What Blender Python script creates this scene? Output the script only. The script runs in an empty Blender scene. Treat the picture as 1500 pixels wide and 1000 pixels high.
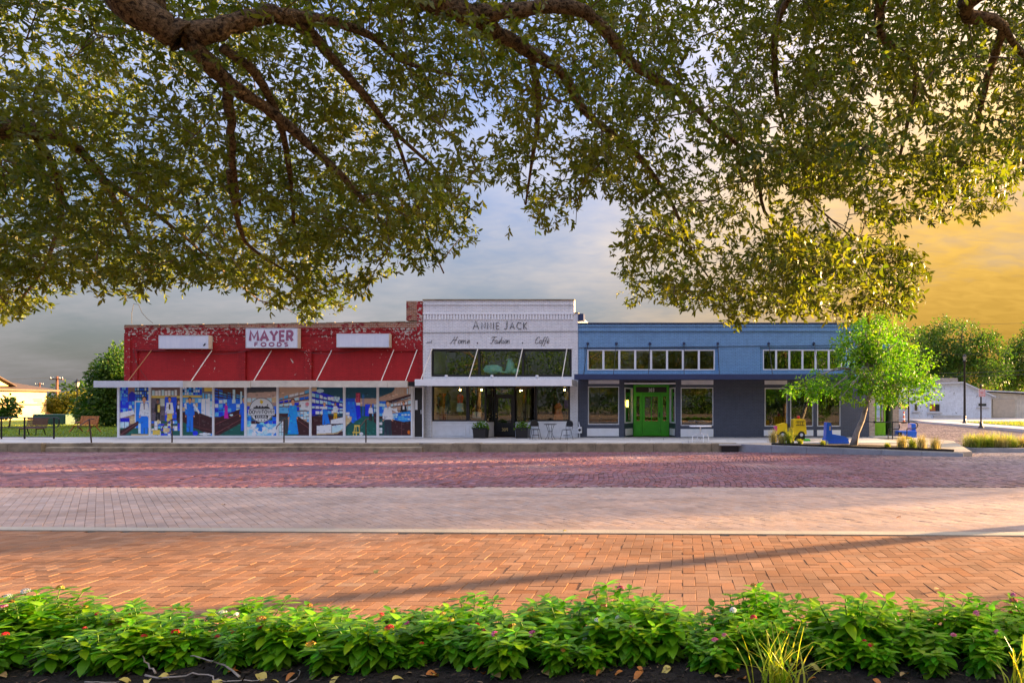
import bpy, math, random
import numpy as np
from mathutils import Vector, Matrix

# ------------------------------------------------------------------ camera
CAMZ = 1.62          # eye height above the near paving
HX, HY, F = 1000.0, 590.0, 1000.0   # vanishing point of the street front and focal length in photo pixels
scene = bpy.context.scene
col = scene.collection
cam_d = bpy.data.cameras.new("camera")
cam = bpy.data.objects.new("camera", cam_d)
col.objects.link(cam)
cam.location = (0, 0, CAMZ)
cam.rotation_euler = (math.radians(90), 0, 0)
cam_d.sensor_width = 36.0
cam_d.lens = 36.0 * F / 1500.0
cam_d.shift_x = (750.0 - HX) / 1500.0
cam_d.shift_y = (HY - 500.0) / 1500.0
cam_d.clip_start = 0.1
cam_d.clip_end = 3000
scene.camera = cam

# ------------------------------------------------------------------ light
SUN_AZ = math.radians(66.0)      # to the right of straight ahead
SUN_EL = math.radians(7.2)
sun_dir = Vector((math.sin(SUN_AZ) * math.cos(SUN_EL), math.cos(SUN_AZ) * math.cos(SUN_EL), math.sin(SUN_EL)))
sun_d = bpy.data.lights.new("sun", 'SUN')
sun_d.energy = 4.2
sun_d.angle = math.radians(1.0)
sun_d.color = (1.0, 0.62, 0.30)
sun = bpy.data.objects.new("sun", sun_d)
col.objects.link(sun)
sun.location = (30, 10, 30)
sun.rotation_euler = sun_dir.to_track_quat('Z', 'Y').to_euler()

world = bpy.data.worlds.new("World")
scene.world = world
world.use_nodes = True
wn, wl = world.node_tree.nodes, world.node_tree.links
wn.clear()

def wnode(t, **kw):
    n = wn.new(t)
    for k, v in kw.items():
        setattr(n, k, v)
    return n

def wmath(op, a, b=None, clamp=False):
    n = wnode('ShaderNodeMath', operation=op)
    n.use_clamp = clamp
    for i, x in enumerate((a, b)):
        if x is None:
            continue
        if isinstance(x, (int, float)):
            n.inputs[i].default_value = x
        else:
            wl.new(x, n.inputs[i])
    return n.outputs[0]

def wmix(f, a, b):
    n = wnode('ShaderNodeMix', data_type='RGBA')
    for s, x in ((n.inputs[0], f), (n.inputs[6], a), (n.inputs[7], b)):
        if isinstance(x, (int, float)):
            s.default_value = x
        elif isinstance(x, tuple):
            s.default_value = (*x, 1)
        else:
            wl.new(x, s)
    return n.outputs[2]

def wramp(x, stops):
    n = wnode('ShaderNodeValToRGB')
    e = n.color_ramp.elements
    while len(e) < len(stops):
        e.new(0.5)
    for i, (p, v) in enumerate(stops):
        e[i].position = p
        e[i].color = (v, v, v, 1)
    wl.new(x, n.inputs[0])
    return n.outputs[0]

sky = wnode('ShaderNodeTexSky', sky_type='NISHITA')
sky.sun_disc = False
sky.sun_elevation = SUN_EL
sky.sun_rotation = SUN_AZ
sky.altitude = 0
sky.air_density = 1.6
sky.dust_density = 0.9
sky.ozone_density = 3.0
tc = wnode('ShaderNodeTexCoord')
sep = wnode('ShaderNodeSeparateXYZ')
wl.new(tc.outputs['Generated'], sep.inputs[0])
dx, dy, dz = sep.outputs
zz = wmath('ADD', wmath('MAXIMUM', dz, 0.0), 0.22)
cv = wnode('ShaderNodeCombineXYZ')
wl.new(wmath('DIVIDE', dx, zz), cv.inputs[0])
wl.new(wmath('DIVIDE', dy, zz), cv.inputs[1])
nz = wnode('ShaderNodeTexNoise')
nz.inputs['Scale'].default_value = 0.8
nz.inputs['Detail'].default_value = 6.0
nz.inputs['Roughness'].default_value = 0.55
wl.new(cv.outputs[0], nz.inputs['Vector'])
nz2 = wnode('ShaderNodeTexNoise')            # fine mackerel ripple inside the cloud sheet
nz2.inputs['Scale'].default_value = 15.0
nz2.inputs['Detail'].default_value = 4.0
nz2.inputs['Distortion'].default_value = 0.8
mp2 = wnode('ShaderNodeMapping')
mp2.inputs['Scale'].default_value = (0.75, 1.35, 1)
mp2.inputs['Rotation'].default_value = (0, 0, 0.5)
wl.new(cv.outputs[0], mp2.inputs[0])
wl.new(mp2.outputs[0], nz2.inputs['Vector'])
# how near a direction is to the sun's side of the sky (0 away, 1 toward)
hl = wmath('SQRT', wmath('ADD', wmath('MULTIPLY', dx, dx), wmath('ADD', wmath('MULTIPLY', dy, dy), 1e-6)))
sd = wmath('DIVIDE', wmath('ADD', wmath('MULTIPLY', dx, math.sin(SUN_AZ)), wmath('MULTIPLY', dy, math.cos(SUN_AZ))), hl)
sunside = wramp(wmath('ADD', wmath('MULTIPLY', sd, 0.5), 0.5), [(0.50, 0), (0.64, 0.14), (0.73, 0.5), (0.83, 1)])
low = wramp(dz, [(0.0, 1), (0.16, 0.75), (0.42, 0.0)])
warm = wmath('MULTIPLY', sunside, wramp(dz, [(0.0, 1), (0.28, 0.9), (0.6, 0.12)]))
cl_shape = wramp(wmath('ADD', wmath('MULTIPLY', nz.outputs[0], 0.90), wmath('MULTIPLY', nz2.outputs[0], 0.10)),
                 [(0.40, 0), (0.64, 1)])
# cloud colours (scaled for a Background strength of 0.1)
greyc = wmix(wmath('MULTIPLY', nz.outputs[0], 1.0), (0.98, 0.92, 0.95), (2.45, 2.32, 2.35))
cream = wmix(nz2.outputs[0], (1.9, 1.75, 1.65), (2.8, 2.5, 2.15))
cloudc = wmix(wmath('MULTIPLY', sunside, 1.0), greyc, cream)
gold = wmix(nz2.outputs[0], (1.75, 0.95, 0.10), (2.7, 1.55, 0.22))
cloudc = wmix(warm, cloudc, gold)
nis = wnode('ShaderNodeMix', data_type='RGBA', blend_type='MULTIPLY')
nis.inputs[0].default_value = 1.0
wl.new(sky.outputs[0], nis.inputs[6])
nis.inputs[7].default_value = (0.27, 0.42, 0.86, 1)
# thin sheet: denser low down, open blue higher up
dens = wmath('ADD', wmath('MULTIPLY', cl_shape, 0.58), 0.10)
dens = wmath('ADD', dens, wmath('MULTIPLY', wmath('ADD', wmath('MULTIPLY', low, 0.46), wmath('MULTIPLY', sunside, 0.50)), 0.9), clamp=True)
skyc = wmix(dens, nis.outputs[2], cloudc)
# high thin cloud deck: zenith brighter than the horizon, as under any even cloud sheet (CIE overcast law)
zen = wnode('ShaderNodeVectorMath', operation='SCALE')
wl.new(skyc, zen.inputs[0])
wl.new(wmath('ADD', wmath('MULTIPLY', wmath('MAXIMUM', dz, 0.0), 3.1), 0.40), zen.inputs['Scale'])
skyc = zen.outputs[0]
bg = wnode('ShaderNodeBackground')
bg.inputs['Strength'].default_value = 0.05
wl.new(skyc, bg.inputs['Color'])
wo = wnode('ShaderNodeOutputWorld')
wl.new(bg.outputs[0], wo.inputs[0])

vs = scene.view_settings
vs.view_transform = 'Standard'
vs.look = 'None'
vs.gamma = 1.0
vs.use_curve_mapping = False
vs.exposure = 3.05
scene.render.engine = 'CYCLES'
scene.cycles.use_denoising = True
scene.cycles.max_bounces = 8
scene.cycles.diffuse_bounces = 4
scene.cycles.glossy_bounces = 4
scene.cycles.transparent_max_bounces = 12
scene.cycles.caustics_reflective = False
scene.cycles.caustics_refractive = False
scene.cycles.sample_clamp_indirect = 6.0

# ------------------------------------------------------------------ pixel <-> place
def PX(px, Y): return (px - HX) * Y / F
def PZ(py, Y): return CAMZ - (py - HY) * Y / F
def PP(px, py, Y): return Vector((PX(px, Y), Y, PZ(py, Y)))

def ground_z(y):
    """profile of plaza -> parking strip -> street, falling to the far gutter"""
    return float(np.interp(y, [8.6, 14.0, 28.8, 60.0], [0.0, -0.10, -0.44, -0.30]))
SW_Z = -0.08         # sidewalk level along the shops
YF = 34.0            # plane of the shop fronts
YC = 32.3            # front edge of the canopies
YK = 28.8            # kerb line

# ------------------------------------------------------------------ mesh helpers
def S(r, g, b):
    f = lambda c: (c / 255 / 12.92) if c / 255 <= 0.04045 else ((c / 255 + 0.055) / 1.055) ** 2.4
    return (f(r), f(g), f(b))

LOC = {}

class MB:
    def __init__(s):
        s.v, s.f, s.mi, s.m = [], [], [], 0
    def quad(s, a, b, c, d):
        n = len(s.v); s.v += [tuple(a), tuple(b), tuple(c), tuple(d)]
        s.f.append((n, n + 1, n + 2, n + 3)); s.mi.append(s.m); return s
    def hexa(s, p):
        n = len(s.v); s.v += [tuple(q) for q in p]
        for f in ((0, 3, 2, 1), (4, 5, 6, 7), (0, 1, 5, 4), (1, 2, 6, 5), (2, 3, 7, 6), (3, 0, 4, 7)):
            s.f.append(tuple(n + i for i in f)); s.mi.append(s.m)
        return s
    def box(s, x0, x1, y0, y1, z0, z1):
        return s.hexa([(x0, y0, z0), (x1, y0, z0), (x1, y1, z0), (x0, y1, z0),
                       (x0, y0, z1), (x1, y0, z1), (x1, y1, z1), (x0, y1, z1)])
    def cbox(s, x0, x1, y0, y1, z0, z1, c):
        """box with chamfered edges towards -y and up"""
        n = len(s.v)
        ring = []
        for (d, z, e) in ((0, z0, 0), (0, z1 - c, 0), (c, z1, c)):
            ring.append([(x0 + d, y0 + d, z), (x1 - d, y0 + d, z), (x1 - d, y1 - d, z), (x0 + d, y1 - d, z)])
        for r in ring:
            s.v += r
        for k in range(2):
            for i in range(4):
                j = (i + 1) % 4
                s.f.append((n + 4 * k + i, n + 4 * k + j, n + 4 * k + 4 + j, n + 4 * k + 4 + i)); s.mi.append(s.m)
        s.f.append((n + 8, n + 9, n + 10, n + 11)); s.mi.append(s.m)
        s.f.append((n + 3, n + 2, n + 1, n)); s.mi.append(s.m)
        return s
    def pbox(s, px0, py0, px1, py1, Y, t):
        """box whose front face covers photo pixels at depth Y, t thick backwards"""
        return s.box(PX(px0, Y), PX(px1, Y), Y, Y + t, PZ(py1, Y), PZ(py0, Y))
    def tube(s, pts, r, n=6, cap=True, flat=1.0):
        pts = [Vector(p) for p in pts]
        k = len(pts)
        rr = [r] * k if isinstance(r, (int, float)) else list(r)
        t0 = (pts[1] - pts[0]).normalized()
        ref = Vector((0, 0, 1)) if abs(t0.z) < 0.9 else Vector((1, 0, 0))
        u = t0.cross(ref).normalized()
        base = len(s.v)
        for i in range(k):
            if i == 0: t = pts[1] - pts[0]
            elif i == k - 1: t = pts[-1] - pts[-2]
            else: t = (pts[i + 1] - pts[i]).normalized() + (pts[i] - pts[i - 1]).normalized()
            if t.length < 1e-9: t = t0
            t.normalize()
            u = (u - t * u.dot(t))
            if u.length < 1e-6: u = t.cross(Vector((0.3, 0.5, 0.8)))
            u.normalize()
            w = t.cross(u)
            for j in range(n):
                a = 2 * math.pi * j / n
                p = u * math.cos(a) + w * math.sin(a)
                p = Vector((p.x, p.y * flat, p.z))
                s.v.append(tuple(pts[i] + p * rr[i]))
        for i in range(k - 1):
            for j in range(n):
                a, b = base + i * n + j, base + i * n + (j + 1) % n
                s.f.append((a, b, b + n, a + n)); s.mi.append(s.m)
        if cap:
            s.f.append(tuple(base + j for j in reversed(range(n)))); s.mi.append(s.m)
            s.f.append(tuple(base + (k - 1) * n + j for j in range(n))); s.mi.append(s.m)
        return s
    def lathe(s, prof, c=(0, 0, 0), n=16, sx=1.0, sy=1.0):
        base = len(s.v)
        for (r, z) in prof:
            for j in range(n):
                a = 2 * math.pi * j / n
                s.v.append((c[0] + r * sx * math.cos(a), c[1] + r * sy * math.sin(a), c[2] + z))
        for i in range(len(prof) - 1):
            for j in range(n):
                a, b = base + i * n + j, base + i * n + (j + 1) % n
                s.f.append((a, b, b + n, a + n)); s.mi.append(s.m)
        s.f.append(tuple(base + j for j in reversed(range(n)))); s.mi.append(s.m)
        s.f.append(tuple(base + (len(prof) - 1) * n + j for j in range(n))); s.mi.append(s.m)
        return s
    def ell(s, c, r, nu=12, nv=8):
        prof = []
        for i in range(nv + 1):
            a = -math.pi / 2 + math.pi * i / nv
            prof.append((max(math.cos(a), 0.02), math.sin(a) * r[2]))
        return s.lathe(prof, c, nu, r[0], r[1])
    def prism_y(s, poly, y0, y1):
        """(x,z) outline extruded along y"""
        n = len(s.v); k = len(poly)
        s.v += [(x, y0, z) for x, z in poly] + [(x, y1, z) for x, z in poly]
        s.f.append(tuple(range(n, n + k))); s.mi.append(s.m)
        s.f.append(tuple(n + k + i for i in reversed(range(k)))); s.mi.append(s.m)
        for i in range(k):
            j = (i + 1) % k
            s.f.append((n + j, n + i, n + k + i, n + k + j)); s.mi.append(s.m)
        return s
    def prism_z(s, poly, z0, z1):
        n = len(s.v); k = len(poly)
        g0 = z0 if callable(z0) else (lambda x, y: z0)
        g1 = z1 if callable(z1) else (lambda x, y: z1)
        s.v += [(x, y, g0(x, y)) for x, y in poly] + [(x, y, g1(x, y)) for x, y in poly]
        s.f.append(tuple(n + i for i in reversed(range(k)))); s.mi.append(s.m)
        s.f.append(tuple(range(n + k, n + 2 * k))); s.mi.append(s.m)
        for i in range(k):
            j = (i + 1) % k
            s.f.append((n + i, n + j, n + k + j, n + k + i)); s.mi.append(s.m)
        return s
    def wall(s, X0, X1, Z0, Z1, y0, y1, holes):
        """one connected wall sheet with thickness and rectangular holes"""
        xs = sorted(set([X0, X1] + [min(max(h[i], X0), X1) for h in holes for i in (0, 1)]))
        zs = sorted(set([Z0, Z1] + [min(max(h[i], Z0), Z1) for h in holes for i in (2, 3)]))
        ids = {}
        def vid(x, y, z):
            k = (round(x, 5), y, round(z, 5))
            if k not in ids:
                ids[k] = len(s.v); s.v.append((x, y, z))
            return ids[k]
        nx, nz_ = len(xs) - 1, len(zs) - 1
        def solid(i, j):
            if i < 0 or j < 0 or i >= nx or j >= nz_: return False
            cx, cz = (xs[i] + xs[i + 1]) / 2, (zs[j] + zs[j + 1]) / 2
            return not any(h[0] < cx < h[1] and h[2] < cz < h[3] for h in holes)
        def add(*vs):
            s.f.append(tuple(vid(*q) for q in vs)); s.mi.append(s.m)
        for i in range(nx):
            for j in range(nz_):
                if not solid(i, j): continue
                a, b, c, d = xs[i], xs[i + 1], zs[j], zs[j + 1]
                add((a, y0, c), (b, y0, c), (b, y0, d), (a, y0, d))
                add((b, y1, c), (a, y1, c), (a, y1, d), (b, y1, d))
                if not solid(i - 1, j): add((a, y1, c), (a, y0, c), (a, y0, d), (a, y1, d))
                if not solid(i + 1, j): add((b, y0, c), (b, y1, c), (b, y1, d), (b, y0, d))
                if not solid(i, j - 1): add((a, y1, c), (b, y1, c), (b, y0, c), (a, y0, c))
                if not solid(i, j + 1): add((a, y0, d), (b, y0, d), (b, y1, d), (a, y1, d))
        return s
    def mesh(s, name, mats, off=(0, 0, 0), smooth=False):
        me = bpy.data.meshes.new(name)
        ox, oy, oz = off
        me.from_pydata([(x - ox, y - oy, z - oz) for x, y, z in s.v], [], s.f)
        for m in (mats if isinstance(mats, (list, tuple)) else [mats]):
            me.materials.append(m)
        if any(s.mi):
            me.polygons.foreach_set('material_index', s.mi)
        if smooth:
            me.polygons.foreach_set('use_smooth', [True] * len(me.polygons))
        me.update()
        return me

def link(o, parent=None):
    col.objects.link(o)
    if parent is not None:
        o.parent = parent
        LOC[o.name] = LOC.get(parent.name, (0, 0, 0))
    return o

def thing(name, label, cat, loc=(0, 0, 0), group=None):
    o = bpy.data.objects.new(name, None)
    o.empty_display_size = 0.2
    o.location = loc
    link(o)
    LOC[o.name] = tuple(loc)
    o['label'] = label; o['category'] = cat
    if group: o['group'] = group
    return o

def part(mb, name, mats, parent, smooth=False, label=None, kind=None):
    me = mb.mesh(name, mats, LOC.get(parent.name, (0, 0, 0)), smooth)
    o = link(bpy.data.objects.new(name, me), parent)
    if label: o['label'] = label
    if kind: o['kind'] = kind
    return o

def solo(mb, name, mats, label, cat, loc=(0, 0, 0), group=None, smooth=False):
    me = mb.mesh(name, mats, loc, smooth)
    o = link(bpy.data.objects.new(name, me))
    o.location = loc
    LOC[o.name] = tuple(loc)
    o['label'] = label; o['category'] = cat
    if group: o['group'] = group
    return o

def struct(mb, name, mats, smooth=False):
    o = link(bpy.data.objects.new(name, mb.mesh(name, mats, (0, 0, 0), smooth)))
    o['kind'] = 'structure'
    LOC[o.name] = (0, 0, 0)
    return o

def np_mesh(name, verts, faces, mats, colors=None, smooth=False, attr="tint"):
    """verts (n,3), faces (m,3|4) int arrays"""
    me = bpy.data.meshes.new(name)
    nv, nf, k = len(verts), len(faces), faces.shape[1]
    me.vertices.add(nv)
    me.vertices.foreach_set('co', np.ascontiguousarray(verts, dtype=np.float32).ravel())
    me.loops.add(nf * k)
    me.loops.foreach_set('vertex_index', np.ascontiguousarray(faces, dtype=np.int32).ravel())
    me.polygons.add(nf)
    me.polygons.foreach_set('loop_start', np.arange(0, nf * k, k, dtype=np.int32))
    me.polygons.foreach_set('use_smooth', np.full(nf, bool(smooth)))
    for m in (mats if isinstance(mats, (list, tuple)) else [mats]):
        me.materials.append(m)
    if colors is not None:
        a = me.attributes.new(attr, 'FLOAT_COLOR', 'POINT')
        c = np.ones((nv, 4), dtype=np.float32)
        c[:, :3] = colors
        a.data.foreach_set('color', c.ravel())
    me.update(calc_edges=True)
    me.validate()
    return me

def copy_tree(o, parent=None):
    c = o.copy()
    col.objects.link(c)
    c.parent = parent
    for ch in list(o.children):
        copy_tree(ch, c)
    return c

# ------------------------------------------------------------------ materials
class Mat:
    """small node-tree writer"""
    def __init__(s, name):
        s.m = bpy.data.materials.new(name); s.m.use_nodes = True
        s.n, s.l = s.m.node_tree.nodes, s.m.node_tree.links
        s.b = s.n['Principled BSDF']
        s.geo = s.n.new('ShaderNodeNewGeometry')
        s.pos = s.geo.outputs['Position']
    def put(s, sock, x):
        if isinstance(x, (int, float)): sock.default_value = x
        elif isinstance(x, tuple): sock.default_value = (*x, 1) if len(x) == 3 and sock.type == 'RGBA' else x
        else: s.l.new(x, sock)
    def noise(s, scale, detail=4, rough=0.55, vec=None, dist=0, stretch=None):
        n = s.n.new('ShaderNodeTexNoise')
        n.inputs['Scale'].default_value = scale; n.inputs['Detail'].default_value = detail
        n.inputs['Roughness'].default_value = rough; n.inputs['Distortion'].default_value = dist
        v = vec or s.pos
        if stretch:
            mp = s.n.new('ShaderNodeMapping'); mp.inputs['Scale'].default_value = stretch
            s.l.new(v, mp.inputs[0]); v = mp.outputs[0]
        s.l.new(v, n.inputs['Vector'])
        return n.outputs[0]
    def ramp(s, x, p0, p1, v0=0.0, v1=1.0):
        n = s.n.new('ShaderNodeMapRange'); n.clamp = True
        s.l.new(x, n.inputs[0])
        for i, q in enumerate((p0, p1, v0, v1)): n.inputs[i + 1].default_value = q
        return n.outputs[0]
    def math(s, op, a, b=0.0):
        n = s.n.new('ShaderNodeMath'); n.operation = op
        s.put(n.inputs[0], a); s.put(n.inputs[1], b)
        return n.outputs[0]
    def mix(s, f, a, b, blend='MIX'):
        n = s.n.new('ShaderNodeMix'); n.data_type = 'RGBA'; n.blend_type = blend
        s.put(n.inputs[0], f); s.put(n.inputs[6], a); s.put(n.inputs[7], b)
        return n.outputs[2]
    def attr(s, name):
        n = s.n.new('ShaderNodeAttribute'); n.attribute_name = name
        return n
    def bump(s, h, strength=0.3, dist=0.01):
        n = s.n.new('ShaderNodeBump'); n.inputs['Strength'].default_value = strength
        n.inputs['Distance'].default_value = dist
        s.l.new(h, n.inputs['Height']); s.l.new(n.outputs[0], s.b.inputs['Normal'])
    def set(s, color=None, rough=None, metal=None, spec=None):
        if color is not None: s.put(s.b.inputs['Base Color'], color)
        if rough is not None: s.put(s.b.inputs['Roughness'], rough)
        if metal is not None: s.put(s.b.inputs['Metallic'], metal)
        if spec is not None: s.put(s.b.inputs['Specular IOR Level'], spec)
        return s.m

def worn(name, c, rough=0.6, var=0.25, scale=3.0, fine=60.0, bump=0.15, metal=0.0, spec=0.4):
    """painted or raw surface with blotchy tone and fine grain"""
    m = Mat(name)
    n1 = m.noise(scale, 5)
    n2 = m.noise(fine, 3)
    f = m.math('ADD', m.math('MULTIPLY', n1, 0.7), m.math('MULTIPLY', n2, 0.3))
    c0 = tuple(x * (1 - var) for x in c); c1 = tuple(min(x * (1 + var), 0.95) for x in c)
    m.bump(n2, bump, 0.01)
    return m.set(m.mix(m.ramp(f, 0.3, 0.7), c0, c1), rough, metal, spec)

def brickwall(name, c, mortar, rough=0.75, var=0.15, w=0.21, h=0.073, bump=0.5, peel=None, axis='XZ'):
    m = Mat(name)
    sp = m.n.new('ShaderNodeSeparateXYZ'); m.l.new(m.pos, sp.inputs[0])
    cb = m.n.new('ShaderNodeCombineXYZ')
    m.l.new(sp.outputs[0 if axis == 'XZ' else 1], cb.inputs[0]); m.l.new(sp.outputs[2], cb.inputs[1])
    br = m.n.new('ShaderNodeTexBrick')
    m.l.new(cb.outputs[0], br.inputs['Vector'])
    br.inputs['Scale'].default_value = 1.0
    br.inputs['Mortar Size'].default_value = 0.010
    br.inputs['Mortar Smooth'].default_value = 0.3
    br.inputs['Brick Width'].default_value = w
    br.inputs['Row Height'].default_value = h
    br.inputs['Color1'].default_value = (*[x * (1 - var) for x in c], 1)
    br.inputs['Color2'].default_value = (*[min(x * (1 + var), 0.95) for x in c], 1)
    br.inputs['Mortar'].default_value = (*mortar, 1)
    blot = m.noise(1.3, 6, 0.6)
    c2 = m.mix(m.ramp(blot, 0.35, 0.7, 0.0, 0.35), br.outputs['Color'], tuple(x * 0.62 for x in c))
    grime = m.noise(7.0, 5, 0.6, stretch=(1, 1, 0.25))
    c2 = m.mix(m.ramp(grime, 0.50, 0.72, 0.0, 0.38), c2, tuple(x * 0.5 for x in c))
    if peel:
        pc, amount, sc = peel
        p = m.noise(sc, 8, 0.62, dist=0.6)
        big = m.noise(0.55, 3)
        p2 = m.math('ADD', p, m.math('MULTIPLY', m.math('SUBTRACT', big, 0.5), 0.35))
        if isinstance(amount, tuple):        # more flaking towards the top of the wall
            zf = m.ramp(sp.outputs[2], amount[1], amount[2], 0.0, amount[3])
            p2 = m.math('ADD', p2, zf); amount = amount[0]
        msk = m.ramp(p2, amount, amount + 0.015)
        pcn = m.mix(m.noise(14, 3), pc, tuple(x * 0.7 for x in pc))
        c2 = m.mix(msk, c2, pcn)
    inv = m.math('SUBTRACT', 1.0, br.outputs['Fac'])
    m.bump(m.math('ADD', inv, m.math('MULTIPLY', m.noise(90, 2), 0.25)), bump, 0.012)
    return m.set(c2, rough, 0, 0.3)

def tinted(name, rough=0.7, grain=60.0, var=0.25, spec=0.3, bump=0.2, stain=0.0):
    """takes its colour from the per-piece 'tint' attribute"""
    m = Mat(name)
    a = m.attr('tint')
    n = m.noise(grain, 4)
    b = m.noise(0.9, 5, 0.6)
    c = m.mix(m.ramp(n, 0.3, 0.75, 0, var), a.outputs['Color'], (0.02, 0.015, 0.012))
    if stain:
        c = m.mix(m.ramp(b, 0.48, 0.72, 0, stain), c, (0.03, 0.026, 0.024))
        t = m.noise(0.5, 6, 0.62, stretch=(0.35, 1.6, 1), dist=0.4)      # tyre-drawn streaks of dirt
        c = m.mix(m.ramp(t, 0.50, 0.68, 0, stain * 0.9), c, (0.05, 0.045, 0.042))
        p = m.noise(0.28, 4, 0.5)                                       # paler, dusty patches
        c = m.mix(m.ramp(p, 0.50, 0.72, 0, 0.28), c, (0.50, 0.42, 0.36))
    m.bump(n, bump, 0.004)
    return m.set(c, rough, 0, spec)

def leafy(name, c_dark, c_light, trans=0.45, rough=0.45, spec=0.5, attr='tint', tm=(1.9, 1.7, 0.8)):
    """leaf: per-leaf tint between two greens, lets light through"""
    m = Mat(name)
    a = m.attr(attr)
    sp = m.n.new('ShaderNodeSeparateColor'); m.l.new(a.outputs['Color'], sp.inputs[0])
    c = m.mix(sp.outputs[0], c_dark, c_light)
    hs = m.n.new('ShaderNodeHueSaturation')
    m.l.new(c, hs.inputs['Color'])
    m.l.new(m.ramp(sp.outputs[1], 0, 1, 0.445, 0.525), hs.inputs['Hue'])
    m.l.new(m.ramp(sp.outputs[2], 0, 1, 0.7, 1.25), hs.inputs['Value'])
    c = hs.outputs[0]
    m.set(c, rough, 0, spec)
    tr = m.n.new('ShaderNodeBsdfTranslucent')
    bright = m.mix(1.0, c, tm, 'MULTIPLY')
    m.l.new(bright, tr.inputs[0])
    ms = m.n.new('ShaderNodeMixShader'); ms.inputs[0].default_value = trans
    out = m.n['Material Output']
    m.l.new(m.b.outputs[0], ms.inputs[1]); m.l.new(tr.outputs[0], ms.inputs[2])
    m.l.new(ms.outputs[0], out.inputs[0])
    return m.m

def glass(name, tint=(0.90, 0.96, 0.93), refl=0.055):
    m = Mat(name)
    t = m.n.new('ShaderNodeBsdfTransparent'); t.inputs[0].default_value = (*tint, 1)
    g = m.n.new('ShaderNodeBsdfGlossy'); g.inputs['Roughness'].default_value = 0.015
    g.inputs['Color'].default_value = (0.95, 0.97, 0.97, 1)
    lw = m.n.new('ShaderNodeLayerWeight'); lw.inputs[0].default_value = 0.35
    wob = m.n.new('ShaderNodeBump'); wob.inputs['Strength'].default_value = 0.06; wob.inputs['Distance'].default_value = 0.02
    m.l.new(m.noise(0.9, 2), wob.inputs['Height']); m.l.new(wob.outputs[0], g.inputs['Normal'])
    f = m.math('ADD', m.math('MULTIPLY', lw.outputs['Fresnel'], 0.6), refl)
    ms = m.n.new('ShaderNodeMixShader')
    m.l.new(f, ms.inputs[0]); m.l.new(t.outputs[0], ms.inputs[1]); m.l.new(g.outputs[0], ms.inputs[2])
    m.l.new(ms.outputs[0], m.n['Material Output'].inputs[0])
    return m.m

def emis(name, c, s):
    m = Mat(name)
    m.set(c, 0.5)
    m.b.inputs['Emission Color'].default_value = (*c, 1)
    m.b.inputs['Emission Strength'].default_value = s
    return m.m

M = {}
M['white'] = worn('white_paint', (0.82, 0.82, 0.82), 0.5, 0.10)
M['trim'] = worn('trim_paint', (0.84, 0.84, 0.84), 0.45, 0.08)
M['cream'] = worn('cream_metal', (0.62, 0.56, 0.45), 0.5, 0.22, 2.0)
M['greymetal'] = worn('pale_metal', (0.62, 0.64, 0.68), 0.4, 0.15, 2.0, metal=0.2)
M['red_brick'] = brickwall('red_painted_brick', (0.37, 0.013, 0.015), (0.23, 0.009, 0.011), 0.65, 0.2,
                           peel=((0.62, 0.55, 0.46), (0.648, 4.5, 5.35, 0.11), 7.0))
M['red_stucco'] = brickwall('red_painted_stucco', (0.43, 0.016, 0.018), (0.32, 0.012, 0.014), 0.65, 0.08, bump=0.35,
                            peel=((0.66, 0.58, 0.48), 0.69, 3.4))
M['raw_brick'] = brickwall('orange_brick', (0.36, 0.15, 0.075), (0.42, 0.36, 0.30), 0.85, 0.35,
                           peel=((0.28, 0.03, 0.03), 0.58, 3.0))
M['white_brick'] = brickwall('white_painted_brick', (0.84, 0.84, 0.83), (0.60, 0.60, 0.61), 0.55, 0.05)
M['blue_brick'] = brickwall('blue_painted_brick', (0.20, 0.385, 0.61), (0.12, 0.24, 0.40), 0.55, 0.07)
M['slate'] = brickwall('slate_painted_brick', (0.095, 0.108, 0.145), (0.065, 0.075, 0.105), 0.5, 0.07)
M['slate_trim'] = worn('slate_trim', (0.045, 0.055, 0.085), 0.45, 0.15)
M['navy'] = worn('navy_metal', (0.03, 0.045, 0.11), 0.4, 0.15)
M['tan_brick'] = brickwall('tan_brick', (0.45, 0.36, 0.27), (0.5, 0.46, 0.4), 0.85, 0.3)
M['black'] = worn('black_paint', (0.018, 0.017, 0.018), 0.35, 0.25)
M['blackmetal'] = worn('black_metal', (0.02, 0.02, 0.024), 0.35, 0.2, metal=0.4)
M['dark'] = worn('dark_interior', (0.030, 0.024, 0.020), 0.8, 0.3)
M['darkwood'] = worn('dark_wood', (0.09, 0.045, 0.025), 0.6, 0.3)
M['green'] = worn('green_door_paint', (0.06, 0.46, 0.015), 0.35, 0.10)
M['lime'] = worn('lime_door_paint', (0.22, 0.52, 0.02), 0.35, 0.10)
M['glass'] = glass('shop_glass')
M['glass_dark'] = glass('transom_glass', (0.35, 0.42, 0.40), 0.14)
M['rust'] = worn('rusty_rod', (0.34, 0.15, 0.06), 0.7, 0.35, 6)
M['rod'] = worn('white_rod', (0.66, 0.62, 0.55), 0.5, 0.3, 5)
M['concrete'] = worn('concrete', (0.50, 0.48, 0.44), 0.85, 0.22, 0.9, 40, 0.3)
M['kerb'] = worn('old_kerb', (0.27, 0.215, 0.14), 0.9, 0.55, 2.4, 45, 0.5)
M['kerb_new'] = worn('new_kerb', (0.30, 0.31, 0.33), 0.85, 0.25, 1.8, 45, 0.3)
M['bark'] = Mat('oak_bark')
_m = M['bark']; _n = _m.noise(34, 8, 0.7, dist=0.8)
_m.bump(_n, 1.0, 0.06)
M['bark'] = _m.set(_m.mix(_m.ramp(_n, 0.40, 0.60), (0.022, 0.015, 0.010), (0.33, 0.23, 0.13)), 0.9, 0, 0.2)
M['twig'] = worn('twig_bark', (0.10, 0.07, 0.04), 0.9, 0.4)
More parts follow.
